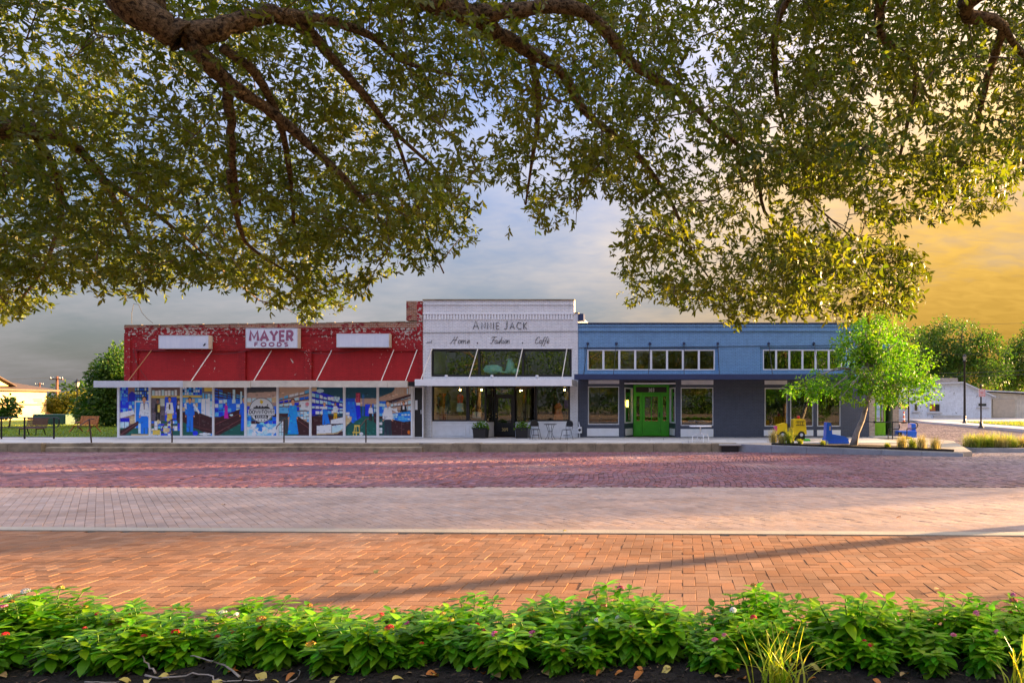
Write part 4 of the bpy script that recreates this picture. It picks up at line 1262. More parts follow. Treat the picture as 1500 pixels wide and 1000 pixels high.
# canopy
ax0, ax1 = PX(607.5, YC), PX(837.5, YC)
az0, az1 = PZ(565, YC), PZ(555.3, YC)
cn = part(MB().box(ax0 + .03, ax1 - .03, YC + .03, YF - .01, az0 + .06, az1 - .03), 'canopy', M['greymetal'], wb)
for a, b in ((607.5, 722), (722, 837.5)):
    part(MB().cbox(PX(a, YC) + .004, PX(b, YC) - .004, YC, YC + .027, az0, az1, .006), 'fascia_panel', M['white'], cn)
part(MB().box(ax1 - .027, ax1, YC + .028, YF - .01, az0, az1), 'fascia_panel', M['white'], cn)
for xt in (633, 700, 765.5, 830.5):
    a = PP(xt, 510.3, YF - .03); b = Vector((a.x, YC + .22, az1 - .01))
    part(MB().tube([a, b], .024, 6), 'tie_rod', M['rod'], wb)
for xt in (653.5, 720.5, 786.5):
    xx = PX(xt, YC + .5)
    sp_ = part(MB().lathe([(.07, 0), (.07, .03), (.03, .05), (.03, .10)], (xx, YC + .5, az1 - .03), 10), 'spotlight', M['greymetal'], wb)
    part(MB().lathe([(.05, 0), (.075, .05), (.08, .12), (.05, .15)], (xx, YC + .52, az1 + .07), 10), 'lamp_head', M['greymetal'], sp_)
# storefront: bulkheads, dark frames, recessed door
Y1, Y2 = YF + .10, YF + 1.0
def bulk(px0, px1, panels):
    b = part(MB().pbox(px0, 618.5, px1, 640.9, Y1, .12), 'bulkhead', M['white'], wb)
    for q0, q1 in panels:
        part(MB().wall(PX(q0, Y1), PX(q1, Y1), PZ(638, Y1), PZ(622, Y1), Y1 - .025, Y1 - .002,
                       [(PX(q0, Y1) + .06, PX(q1, Y1) - .06, PZ(638, Y1) + .06, PZ(622, Y1) - .06)]), 'panel_moulding', M['trim'], b)
    part(MB().pbox(px0 - .3, 616.9, px1 + .3, 618.7, Y1 - .04, .2), 'sill', M['white'], b)
bulk(632.6, 711.5, [(634.5, 682), (686, 709.5)])
bulk(784.5, 834.6, [(787, 833)])
window(wb, 632.8, 564.6, 685, 616.8, Y1, 1, 2.2, M['black'])
window(wb, 685.3, 564.6, 711.5, 616.8, Y1, 1, 1.8, M['black'])
window(wb, 784.5, 564.6, 834.5, 616.8, Y1, 1, 2.0, M['black'])
def splay(pa, ya, pb, yb, n):
    """slanted side of a door recess: bulkhead below, framed panes above"""
    A_, B_ = Vector((PX(pa, ya), ya, 0)), Vector((PX(pb, yb), yb, 0))
    dd_ = (B_ - A_); L_ = dd_.length; dd_.normalize(); nn = Vector((dd_.y, -dd_.x, 0))
    z0, z1, z2 = SW_Z - .01, PZ(618.5, Y1), PZ(564.6, Y1)
    def slab(u0, u1, za, zb_, t0, t1):
        q = [A_ + dd_ * u0 - nn * t0, A_ + dd_ * u1 - nn * t0, A_ + dd_ * u1 - nn * t1, A_ + dd_ * u0 - nn * t1]
        return MB().hexa([(v_.x, v_.y, za) for v_ in q] + [(v_.x, v_.y, zb_) for v_ in q])
    part(slab(.003, L_ - .003, z0, z1, 0, .08), 'bulkhead', M['white'], wb)
    w_ = part(slab(.003, .07, z1 + .003, z2, 0, .07), 'window', M['black'], wb)
    part(slab(.073, L_ - .073, z2 - .10, z2, .005, .065), 'head_rail', M['black'], w_)
    for i in range(n):
        u0, u1 = .073 + (L_ - .146) * i / n, .073 + (L_ - .146) * (i + 1) / n
        if i: part(slab(u0 - .03, u0 + .03, z1 + .003, z2 - .103, .005, .065), 'mullion', M['black'], w_)
        part(slab(u0 + (.032 if i else 0), u1 - (.032 if i < n - 1 else 0), z1 + .003, z2 - .103, .03, .038), 'pane', M['glass'], w_)
    part(slab(L_ - .07, L_ - .003, z1 + .003, z2, 0, .07), 'mullion', M['black'], w_)
splay(712, Y1, 723.6, Y2, 1)
splay(754.6, Y2, 784, Y1, 2)
dX0, dX1 = PX(724, Y2), PX(754.3, Y2)
zt_, zd = PZ(564.6, Y1), PZ(579, Y2)
fr_ = part(MB().wall(dX0, dX1, SW_Z, zt_, Y2 - .04, Y2 + .06, [(dX0 + .06, dX1 - .06, SW_Z, zd - .02), (dX0 + .06, dX1 - .06, zd + .05, zt_ - .1)]), 'door_frame', M['black'], wb)
part(MB().box(dX0 + .063, dX1 - .063, Y2, Y2 + .008, zd + .053, zt_ - .103), 'transom_pane', M['glass'], fr_)
zk = PZ(619, Y2)
door = part(MB().wall(dX0 + .065, dX1 - .065, SW_Z + .01, zd - .025, Y2 - .02, Y2 + .025, [(dX0 + .19, dX1 - .19, zk, zd - .14)]), 'door', M['black'], wb)
part(MB().box(dX0 + .193, dX1 - .193, Y2 + .004, Y2 + .012, zk + .003, zd - .143), 'pane', M['glass'], door)
part(MB().wall(dX0 + .16, dX1 - .16, PZ(633, Y2), PZ(624, Y2), Y2 - .032, Y2 - .022, [(dX0 + .19, dX1 - .19, PZ(633, Y2) + .03, PZ(624, Y2) - .03)]), 'panel_moulding', M['blackmetal'], door)
write('309', PX(735.5, Y2), PZ(631, Y2), Y2 - .034, 4.4 * k, .016, M['gold'], door, width=8.8 * k, gap=.3)
write('309', PX(736.2, Y2), PZ(574.2, Y2), Y2 - .006, 3.9 * k, .013, M['trim'], fr_, width=7.6 * k, gap=.3)
for zz_ in (606, 610.5):
    part(MB().lathe([(.03, -.03), (.045, 0), (.03, .03)], (PX(727.2, Y2), Y2 - .05, PZ(zz_, Y2)), 10), 'handle', M['gold'], door)
# room behind the glass
def room(parent, px0, px1, yb, zc, col_mat, y0):
    a, b = PX(px0, YF), PX(px1, YF)
    part(MB().box(a, b, y0, yb, SW_Z - .1, SW_Z - .012), 'shop_floor', M['darkwood'], parent)
    part(MB().box(a, b, yb, yb + .1, SW_Z, zc), 'inner_wall', col_mat, parent)
    part(MB().box(a - .1, a - .003, y0, yb, SW_Z, zc), 'inner_wall', col_mat, parent)
    part(MB().box(b + .003, b + .1, y0, yb, SW_Z, zc), 'inner_wall', col_mat, parent)
    part(MB().box(a, b, y0, yb, zc + .003, zc + .1), 'ceiling', col_mat, parent)
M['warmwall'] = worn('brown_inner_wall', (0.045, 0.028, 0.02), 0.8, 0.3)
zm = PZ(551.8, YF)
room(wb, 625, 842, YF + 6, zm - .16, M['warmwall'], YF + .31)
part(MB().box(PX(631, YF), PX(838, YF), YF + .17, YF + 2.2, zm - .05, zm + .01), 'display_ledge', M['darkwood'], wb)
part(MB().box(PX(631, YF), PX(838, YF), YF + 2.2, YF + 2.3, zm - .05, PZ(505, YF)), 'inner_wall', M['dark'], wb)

# ------------------------------------------------------------------ blue shop
bb = thing('blue_shop', 'blue and slate painted brick shop with a green double-sidelight door numbered 303', 'shop', (PX(1060, YF), YF, SW_Z))
BX0, BX1 = PX(847.2, YF), PX(1273, YF)
zs = PZ(552, YF)            # line between blue upper wall and slate lower wall, behind the canopy
up_h = [(PX(856, YF), PX(1052, YF), PZ(546.5, YF), PZ(508.5, YF)), (PX(1113.5, YF), PX(1237, YF), PZ(545.5, YF), PZ(508.5, YF))]
part(MB().wall(BX0, BX1, zs, PZ(474.5, YF), YF, YF + .3, up_h), 'upper_wall', M['blue_brick'], bb)
for h in up_h:
    wx = [(PX(860.5, YF + .06), PX(1047, YF + .06)), (PX(1117.5, YF + .06), PX(1233.5, YF + .06))][0 if h[0] < 0 else 1]
    part(MB().wall(h[0] - .01, h[1] + .01, h[2] - .01, h[3] + .01, YF + .08, YF + .2, [(wx[0] + .02, wx[1] - .02, PZ(542, YF) + .02, PZ(512, YF) - .02)]), 'recessed_panel', M['blue_brick'], bb)
window(bb, 860.5, 512, 1047, 542, YF + .06, 8, 1.5, M['trim'], M['glass_dark'], mull=3.0)
window(bb, 1117.5, 512, 1233.5, 541.8, YF + .06, 6, 1.5, M['trim'], M['glass_dark'], mull=2.8)
part(MB().box(BX0 - .01, BX1 + .03, YF - .06, YF + .34, PZ(474.5, YF) + .003, PZ(472.6, YF)), 'coping', M['navy'], bb)
part(MB().box(BX0 - .003, BX1 + .01, YF - .05, YF - .002, PZ(478.0, YF), PZ(476.2, YF)), 'brick_course', M['blue_brick'], bb)
part(MB().box(BX0 - .003, BX1 + .01, YF - .07, YF - .002, PZ(485.0, YF), PZ(483.2, YF)), 'brick_course', M['blue_brick'], bb)
part(MB().box(BX0 + .002, PX(855, YF), YF - .07, YF + .5, PZ(470, YF), PZ(459.5, YF)), 'corner_pier', M['navy'], bb)
part(MB().tube([PP(848, 509.5, YF - .03), PP(1055, 507.5, YF - .03), PP(1272, 505, YF - .03)], .012, 5), 'wire', M['cable'], bb)
lo_h = [(PX(861, YF), PX(907, YF), PZ(622, YF), PZ(565.5, YF)), (PX(914.5, YF), PX(989.5, YF), SW_Z - .03, PZ(558, YF)),
        (PX(997, YF), PX(1045, YF), PZ(623.5, YF), PZ(567, YF)),
        (PX(1120, YF), PX(1153.5, YF), PZ(624.5, YF), PZ(567.8, YF)), (PX(1157.5, YF), PX(1191.5, YF), PZ(624.5, YF), PZ(567.8, YF)),
        (PX(1197, YF), PX(1231.5, YF), PZ(624.5, YF), PZ(567.8, YF))]
part(MB().wall(BX0, BX1, SW_Z - .4, zs - .003, YF + .002, YF + .3, lo_h), 'lower_wall', M['slate'], bb)
shell(bb, BX0 + .002, BX1, PZ(480, YF), 58, M['slate'])
for (a, b, c, d_) in ((861, 565.7, 907, 621.8), (997, 567.2, 1045, 623.3), (1120, 568, 1153.5, 624.3), (1157.5, 568, 1191.5, 624.3), (1197, 568, 1231.5, 624.3)):
    window(bb, a + .1, c and b, c - .1, d_, YF + .05, 1, 1.3, M['trim'])
for (a, b, c, d_) in ((860, 627, 906.5, 638.5), (997, 628, 1045, 639.5), (1119, 629.5, 1154, 638.2), (1157.5, 629.5, 1191.5, 638.2), (1197, 629.5, 1231.5, 638.2),
                      (862, 556.5, 907, 562), (998, 556.5, 1045, 563.2), (1120, 557, 1153, 563)):
    part(MB().pbox(a, b, c, d_, YF - .03, .026), 'white_panel', M['trim'], bb)
# canopy
bx0, bx1 = PX(841, YC), PX(1246, YC)
bz0, bz1 = PZ(555.5, YC), PZ(547.8, YC)
cn = part(MB().box(bx0 + .03, bx1 - .03, YC + .03, YF - .01, bz0 + .05, bz1 - .02), 'canopy', M['navy'], bb)
for a, b in ((841, 940), (940, 1045), (1045, 1150), (1150, 1246)):
    part(MB().cbox(PX(a, YC) + .002, PX(b, YC) - .002, YC, YC + .027, bz0, bz1, .006), 'fascia_panel', M['navy'], cn)
part(MB().box(bx0, bx0 + .027, YC + .028, YF - .01, bz0, bz1), 'fascia_panel', M['navy'], cn)
for xt in (861, 903, 952, 1002, 1051.5, 1126, 1192):
    a = PP(xt, 503, YF - .02)
    pl = part(disc_y(MB(), a.x, a.z, .07, YF - .05, YF - .003, 12), 'anchor_plate', M['navy'], bb)
    part(MB().tube([a + Vector((0, -.04, 0)), Vector((a.x, YC + .25, bz1 - .01))], .016, 6), 'tie_rod', M['blackmetal'], pl)
# recessed green door
Y2 = YF + 1.15
for sgn, pa, pb in ((1, 914.5, 927.6), (-1, 989.5, 980.4)):
    A_, B_ = Vector((PX(pa, YF + .02), YF + .02, 0)), Vector((PX(pb, Y2), Y2, 0))
    dd_ = B_ - A_; L_ = dd_.length; dd_.normalize(); nn = Vector((-dd_.y, dd_.x, 0)) * sgn
    def slab(u0, u1, za, zb_, t0, t1):
        q = [A_ + dd_ * u0 + nn * t0, A_ + dd_ * u1 + nn * t0, A_ + dd_ * u1 + nn * t1, A_ + dd_ * u0 + nn * t1]
        return MB().hexa([(v_.x, v_.y, za) for v_ in q] + [(v_.x, v_.y, zb_) for v_ in q])
    zA, zB, zC, zD = SW_Z - .01, PZ(620, YF), PZ(567, YF), PZ(558.5, YF)
    part(slab(.004, L_ - .004, zA, zB, 0, .1), 'recess_side', M['slate_trim'], bb)
    part(slab(.004, L_ - .004, zC, zD, 0, .1), 'recess_side', M['slate_trim'], bb)
    part(slab(.12, L_ - .12, PZ(638, YF), PZ(628, YF), -.02, -.003), 'white_panel', M['trim'], bb)
    w_ = part(slab(.06, .14, zB + .003, zC - .003, -.01, .09), 'window', M['trim'], bb)
    part(slab(L_ - .14, L_ - .06, zB + .003, zC - .003, -.01, .09), 'frame_side', M['trim'], w_)
    part(slab(.143, L_ - .143, zB + .003, zB + .06, -.01, .09), 'frame_side', M['trim'], w_)
    part(slab(.143, L_ - .143, zC - .06, zC - .003, -.01, .09), 'frame_side', M['trim'], w_)
    part(slab(.143, L_ - .143, zB + .063, zC - .063, .03, .038), 'pane', M['glass'], w_)
part(MB().pbox(914.6, 560.2, 989.4, 562.6, YF - .02, .3), 'lintel_trim', M['trim'], bb)
gx0, gx1 = PX(928, Y2), PX(980, Y2)
gz1 = PZ(563.5, Y2)
h1 = [(PX(931.5, Y2), PX(976.5, Y2), PZ(574.5, Y2), PZ(566.5, Y2)), (PX(932, Y2), PX(937, Y2), PZ(616, Y2), PZ(580, Y2)),
      (PX(971, Y2), PX(976, Y2), PZ(616, Y2), PZ(580, Y2)), (PX(940.6, Y2), PX(967.6, Y2), SW_Z, PZ(577.2, Y2))]
gf = part(MB().wall(gx0, gx1, SW_Z, gz1, Y2, Y2 + .1, h1), 'door_frame', M['green'], bb)
for h in h1[1:3]:
    part(MB().box(h[0] - .003, h[1] + .003, Y2 + .05, Y2 + .058, h[2] - .003, h[3] + .003), 'sidelight_pane', M['glass'], gf)
    part(MB().box(h[0] - .06, h[1] + .06, Y2 - .02, Y2 - .003, PZ(636, Y2), PZ(622, Y2)), 'panel_moulding', M['green'], gf)
part(MB().box(h1[0][0] - .003, h1[0][1] + .003, Y2 + .05, Y2 + .058, h1[0][2] - .003, h1[0][3] + .003), 'transom_pane', M['black'], gf)
write('303', PX(950.2, Y2), PZ(573.4, Y2), Y2 + .038, 4.9 * k, .018, M['trim'], gf, width=8 * k, gap=.35)
q0, q1 = PX(940.9, Y2), PX(967.3, Y2)
gd = part(MB().wall(q0, q1, SW_Z + .01, PZ(577.6, Y2), Y2 + .03, Y2 + .08, [(PX(944.5, Y2), PX(953.5, Y2), PZ(616.5, Y2), PZ(580.5, Y2)), (PX(954.6, Y2), PX(963.8, Y2), PZ(616.5, Y2), PZ(580.5, Y2))]), 'door', M['green'], bb)
for a, b in ((944.4, 953.6), (954.5, 963.9)):
    part(MB().box(PX(a, Y2), PX(b, Y2), Y2 + .05, Y2 + .058, PZ(616.6, Y2), PZ(580.4, Y2)), 'pane', M['glass'], gd)
part(MB().wall(PX(944, Y2), PX(964.5, Y2), PZ(637, Y2), PZ(622, Y2), Y2 + .012, Y2 + .028, [(PX(946, Y2), PX(962.5, Y2), PZ(635, Y2), PZ(624, Y2))]), 'panel_moulding', M['green'], gd)
part(MB().tube([PP(965.8, 611, Y2), PP(965.8, 604, Y2)], .022, 6), 'handle', M['blackmetal'], gd)
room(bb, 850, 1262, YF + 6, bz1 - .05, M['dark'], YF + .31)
# lamp by the recess
part(MB().lathe([(.05, 0), (.06, .03), (.06, .3), (.04, .34)], (PX(914.8, YF) + .12, YF + .28, PZ(596, YF)), 8), 'wall_lamp', emis('amber_lamp', (1.0, .7, .08), 1.2), bb)
# corner entrance: tan brick piers, lime door, brick plinth
YE = 34.6
part(MB().box(PX(1273, YF) + .01, PX(1281.6, YF), YF + .02, YF + .6, -.2, PZ(556, YF)), 'corner_pier', M['tan_brick'], bb)
part(MB().box(10.62, 10.93, YE - .1, YE + 1.7, -.2, PZ(556, YF)), 'corner_pier', M['tan_brick'], bb)
part(MB().box(PX(1243, YF), PX(1273, YF), YF - .09, YF - .005, SW_Z - .05, PZ(641.5, YF)), 'brick_plinth', M['raw_brick'], bb)
part(MB().box(PX(1273, YF) + .004, 11.05, YF - .1, YE + 2.4, PZ(556, YF) + .004, PZ(545, YF)), 'entrance_roof', M['navy'], bb)
ld = part(MB().wall(PX(1281.8, YE), PX(1297, YE), -.02, PZ(570, YE), YE, YE + .06, [(PX(1284, YE), PX(1295, YE), PZ(617, YE), PZ(578, YE))]), 'door', M['lime'], bb)
part(MB().box(PX(1283.9, YE), PX(1295.1, YE), YE + .03, YE + .038, PZ(617.1, YE), PZ(577.9, YE)), 'pane', M['glass'], ld)
part(MB().box(PX(1289.2, YE), PX(1290, YE), YE - .004, YE + .028, PZ(617, YE), PZ(578, YE)), 'glazing_bar', M['lime'], ld)
part(MB().box(PX(1284, YE), PX(1295, YE), YE - .006, YE + .026, PZ(600, YE), PZ(599, YE)), 'glazing_bar', M['lime'], ld)
part(MB().wall(PX(1284.5, YE), PX(1294.5, YE), PZ(636, YE), PZ(624, YE), YE - .02, YE - .003, [(PX(1285.8, YE), PX(1293.2, YE), PZ(634.6, YE), PZ(625.4, YE))]), 'panel_moulding', M['lime'], ld)
part(MB().hexa([(PX(1297, YE) + .004, YE, -.02), (10.6, YE + .95, -.02), (10.6, YE + 1.05, -.02), (PX(1297, YE) + .004, YE + .1, -.02),
                (PX(1297, YE) + .004, YE, 2.2), (10.6, YE + .95, 2.2), (10.6, YE + 1.05, 2.2), (PX(1297, YE) + .004, YE + .1, 2.2)]), 'door_leaf', M['green'], bb)
part(MB().box(PX(1280, 33), PX(1322, 33), 33.0, 35.8, -.2, -.03), 'entrance_step', M['concrete'], bb)
part(MB().box(PX(1322, 33) + .004, PX(1336, 33), 33.0, 34.2, -.2, -.035), 'painted_step', M['yellow'], bb)
# ================================================================== LEAVES
def leaf_block(pos, axis, nrm, L, W_, curl=0.12):
    """six-point folded leaves; arrays (n,3),(n,3),(n,3),(n,),(n,)"""
    n = len(pos)
    axis = axis / np.linalg.norm(axis, axis=1, keepdims=True)
    side = np.cross(axis, nrm); side /= np.linalg.norm(side, axis=1, keepdims=True) + 1e-9
    up = np.cross(side, axis)
    L = L[:, None]; W_ = W_[:, None]
    P = [pos,
         pos + axis * L * .38 + side * W_ * .46 + up * W_ * .16, pos + axis * L * .38 - side * W_ * .46 + up * W_ * .16,
         pos + axis * L * .74 + side * W_ * .36 + up * (W_ * .12 - L * curl * .5), pos + axis * L * .74 - side * W_ * .36 + up * (W_ * .12 - L * curl * .5),
         pos + axis * L - up * L * curl]
    V = np.stack(P, 1).reshape(-1, 3)
    f = np.array([[0, 2, 1], [1, 2, 4], [1, 4, 3], [3, 4, 5]])
    Fc = (np.arange(n)[:, None, None] * 6 + f[None]).reshape(-1, 3)
    return V, Fc

def rnd_dirs(n, r):
    v = r.normal(0, 1, (n, 3)); return v / np.linalg.norm(v, axis=1, keepdims=True)

def crown_mesh(name, blobs, nclump, per, size, mat, r, clump=0.5, flat=0.75, shell_=0.55):
    """leaves gathered in clumps through ellipsoid blobs [(cx,cy,cz,rx,ry,rz)]"""
    B = np.array(blobs, float)
    vol = np.prod(B[:, 3:], axis=1) ** (2 / 3)
    which = r.choice(len(B), nclump, p=vol / vol.sum())
    d = rnd_dirs(nclump, r)
    rad = shell_ + (1 - shell_) * r.random(nclump) ** .6
    c = B[which, :3] + d * B[which, 3:] * rad[:, None]
    cr = clump * r.uniform(.6, 1.35, nclump)
    ci = np.repeat(np.arange(nclump), per)
    n = len(ci)
    off = r.normal(0, 1, (n, 3)) * np.array([1, 1, flat])
    off *= (r.random((n, 1)) ** .3) / (np.linalg.norm(off, axis=1, keepdims=True) + 1e-6)
    pos = c[ci] + off * cr[ci][:, None]
    ax = off * .8 + d[ci] * .5 + rnd_dirs(n, r) * .6 + np.array([0, 0, -.25])
    nm = rnd_dirs(n, r) * .8 + np.array([0, 0, .8])
    L = size * r.uniform(.6, 1.3, n)
    V, Fc = leaf_block(pos, ax, nm, L, L * r.uniform(.42, .6, n))
    ct = r.random((nclump, 3))
    T = np.clip(ct[ci] * .6 + r.random((n, 3)) * .4, 0, 1)
    return np_mesh(name, V, Fc, mat, np.repeat(T, 6, 0)), c

LM = {
 'oak': leafy('oak_leaf', (0.022, 0.062, 0.006), (0.20, 0.24, 0.018), .48, .42, .4, tm=(1.5, 1.5, 0.55)),
 'lime': leafy('lime_leaf', (0.035, 0.14, 0.004), (0.22, 0.42, 0.010), .45, .5, .3, tm=(1.1, 1.5, 0.5)),
 'mid': leafy('tree_leaf', (0.018, 0.065, 0.008), (0.085, 0.18, 0.018), .4, .5, .3, tm=(1.5, 1.6, 0.7)),
 'yellowish': leafy('olive_leaf', (0.10, 0.14, 0.015), (0.26, 0.27, 0.03), .4, .5, .3),
 'bed': leafy('bedding_leaf', (0.035, 0.18, 0.005), (0.24, 0.50, 0.012), .42, .42, .3, tm=(1.5, 1.7, 0.6)),
 'straw': leafy('straw_grass', (0.26, 0.26, 0.07), (0.52, 0.49, 0.20), .3, .6, .2),
 'sedge': leafy('green_grass', (0.10, 0.20, 0.015), (0.30, 0.38, 0.05), .4, .5, .3),
}

def tree(name, label, base, blobs, nclump, per, size, mat, bark, trunk, r0, group=None, seed=1, clump=.5, limbs=9, shell_=.55, flat=.75):
    """trunk = list of points (world); blobs in world coordinates"""
    r = np.random.default_rng(seed)
    t = thing(name, label, 'tree', base, group)
    pts = [Vector(p) for p in trunk]
    k = len(pts)
    mb = MB().tube(pts, [r0 * (1.25 if i == 0 else 1 - .5 * i / (k - 1)) for i in range(k)], 10)
    tr = part(mb, 'trunk', bark, t, True)
    off = np.array(LOC[t.name])
    bl = [(b[0] - off[0], b[1] - off[1], b[2] - off[2], *b[3:]) for b in blobs]
    me, c = crown_mesh('crown', bl, nclump, per, size, mat, r, clump, flat, shell_)
    o = link(bpy.data.objects.new('crown', me), t); o['kind'] = 'stuff'
    for i in range(limbs):
        q = Vector(c[r.integers(len(c))]) + Vector(off)
        s_ = pts[-1].lerp(pts[-2], float(r.random()) * .8)
        mid = s_.lerp(q, .5) + Vector((0, 0, .12 * (q - s_).length))
        part(MB().tube([s_, s_.lerp(mid, .6), mid, q], [r0 * .45, r0 * .36, r0 * .25, r0 * .1], 6), 'limb', bark, t, True)
    return t

def grass_clump(label, base, h, spread, n, mat, seed, group=None, name='ornamental_grass', w=.006, plume=False, cat='grass', droop=.5):
    r = np.random.default_rng(seed)
    t = thing(name, label, cat, base, group)
    a = r.uniform(0, 6.283, n); hh_ = h * r.uniform(.55, 1.1, n); out = spread * r.uniform(.15, 1.0, n)
    bx = r.normal(0, spread * .22, (n, 2))
    ca, sa = np.cos(a), np.sin(a)
    V = []
    for f in (0, .35, .7, 1.0):
        rr = out * f ** 1.7; z = hh_ * (f - droop * .5 * f ** 2.6 * (out / spread))
        ww = w * (1 - f * .85)
        cx, cy = bx[:, 0] + ca * rr, bx[:, 1] + sa * rr
        V += [np.stack([cx - sa * ww, cy + ca * ww, z], -1), np.stack([cx + sa * ww, cy - ca * ww, z], -1)]
    V = np.stack(V, 1).reshape(-1, 3)
    f = np.array([[0, 1, 3, 2], [2, 3, 5, 4], [4, 5, 7, 6]])
    Fc = (np.arange(n)[:, None, None] * 8 + f[None]).reshape(-1, 4)
    T = np.repeat(r.random((n, 3)), 8, 0)
    o = link(bpy.data.objects.new('blades', np_mesh('blades', V, Fc, mat, T)), t); o['kind'] = 'stuff'
    return t

# ================================================================== THINGS ON THE SIDEWALK
def planter(px, base_py, w_px, h_px, label, seed):
    Y = 33.15
    x = PX(px, Y)
    t = thing('planter', label, 'planter', (x, Y, SW_Z), 'black planters by the white shop door')
    w, h = w_px * Y / F / 2, h_px * Y / F
    mb = MB().hexa([(x - w * .9, Y - w * .9, SW_Z), (x + w * .9, Y - w * .9, SW_Z), (x + w * .9, Y + w * .9, SW_Z), (x - w * .9, Y + w * .9, SW_Z),
                    (x - w, Y - w, SW_Z + h), (x + w, Y - w, SW_Z + h), (x + w, Y + w, SW_Z + h), (x - w, Y + w, SW_Z + h)])
    part(mb, 'pot', M['black'], t)
    part(MB().wall(x - w - .02, x + w + .02, SW_Z + h - .06, SW_Z + h + .01, Y - w - .02, Y - w - .003, []), 'rim', M['blackmetal'], t)
    me, _ = crown_mesh('foliage', [(0, 0, h + .08, w, w, .14)], 26, 14, .11, LM['lime'], np.random.default_rng(seed), .12, .8, .3)
    o = link(bpy.data.objects.new('foliage', me), t); o['kind'] = 'stuff'
planter(704.5, 640, 19, 15, 'black square planter with leafy plant left of the white shop door', 3)
planter(766.2, 641, 18.5, 15, 'black square planter with leafy plant right of the white shop door', 4)

def bistro_chair(x, y, rz, label):
    t = thing('bistro_chair', label, 'chair', (0, 0, 0), 'bistro chairs outside the white shop')
    LOC[t.name] = (0, 0, 0)
    z = .45
    part(MB().lathe([(.17, 0), (.20, .008), (.20, .022), (.17, .03)], (0, 0, z), 18), 'seat', M['blackmetal'], t, True)
    for sx in (-1, 1):
        for sy in (-1, 1):
            part(MB().tube([(sx * .14, sy * .14, z), (sx * .17, sy * .17, .22), (sx * .22, sy * .21, 0)], .011, 6), 'leg', M['blackmetal'], t)
    part(MB().tube([(.17 * math.cos(a), .17 * math.sin(a), .2) for a in np.linspace(0, 6.283, 17)], .007, 5, False), 'stretcher', M['blackmetal'], t)
    pts = [(-.18, .17, z), (-.2, .2, .66)] + [(-.2 * math.cos(a), .2 + .02, .68 + .22 * math.sin(a)) for a in np.linspace(0, math.pi, 9)] + [(.2, .2, .66), (.18, .17, z)]
    part(MB().tube(pts, .011, 6), 'back_frame', M['blackmetal'], t)
    part(MB().prism_y([(-.185, .60)] + [(-.185 * math.cos(a), .68 + .2 * math.sin(a)) for a in np.linspace(0, math.pi, 9)] + [(.185, .60)], .213, .224), 'backrest', M['blackmetal'], t)
    t.location = (x, y, SW_Z); t.rotation_euler = (0, 0, rz)
Yt = 31.9
bistro_chair(PX(784, Yt), Yt + .1, math.radians(28), 'black metal bistro chair left of the little cafe table')
bistro_chair(PX(830, Yt - .2), Yt - .2, math.radians(-30), 'black metal bistro chair right of the little cafe table')
t = thing('cafe_table', 'small round black cafe table between two bistro chairs', 'table', (PX(806, Yt), Yt, SW_Z))
c = LOC[t.name]
part(MB().lathe([(.28, 0), (.30, .008), (.30, .022), (.28, .03)], (c[0], c[1], c[2] + .69), 24), 'table_top', M['blackmetal'], t, True)
for i in range(4):
    a = i * math.pi / 2 + .6
    part(MB().tube([(c[0] + r_ * math.cos(a), c[1] + r_ * math.sin(a), c[2] + z_) for r_, z_ in ((.2, .69), (.13, .5), (.09, .34), (.14, .15), (.25, 0.0))], .012, 6), 'leg', M['blackmetal'], t)
part(MB().tube([(c[0] + .1 * math.cos(a), c[1] + .1 * math.sin(a), c[2] + .38) for a in np.linspace(0, 6.283, 13)], .008, 5, False), 'stretcher', M['blackmetal'], t)
# white table by the blue shop
Yt = 29.9
t = thing('garden_table', 'white oval table with bent tube legs below the blue shop window', 'table', (PX(1026, Yt), Yt, SW_Z))
c = LOC[t.name]
part(MB().lathe([(.46, 0), (.49, .01), (.49, .03), (.46, .04)], (c[0], c[1], c[2] + .66), 28, 1, .7), 'table_top', M['trim'], t, True)
part(MB().lathe([(.03, 0), (.03, .36)], (c[0], c[1], c[2] + .30), 10), 'post', M['trim'], t, True)
for i in range(4):
    a = i * math.pi / 2 + .35
    part(MB().tube([(c[0] + r_ * math.cos(a), c[1] + r_ * .8 * math.sin(a), c[2] + z_) for r_, z_ in ((.0, .36), (.16, .35), (.31, .32), (.37, .22), (.38, 0.0))], .018, 6), 'leg', M['trim'], t)
# wall lantern flowers on the pier: small hydrant-like meter
t = thing('gas_meter', 'pale gas meter and pipes on the wall between white and blue shops', 'meter', (PX(849, 33.8), 33.8, SW_Z))
part(MB().tube([PP(849, 640.5, 33.8), PP(849, 624, 33.8), PP(848, 620, 33.85), PP(848, 618, 33.95)], .03, 6), 'pipe', M['greymetal'], t)
part(MB().cbox(PX(846.5, 33.75), PX(852, 33.75), 33.68, 33.9, PZ(634, 33.75), PZ(625, 33.75), .03), 'meter_body', M['trim'], t)
part(disc_y(MB(), PX(849.2, 33.7), PZ(629.5, 33.7), .07, 33.66, 33.678, 12), 'dial', M['letter'], t)

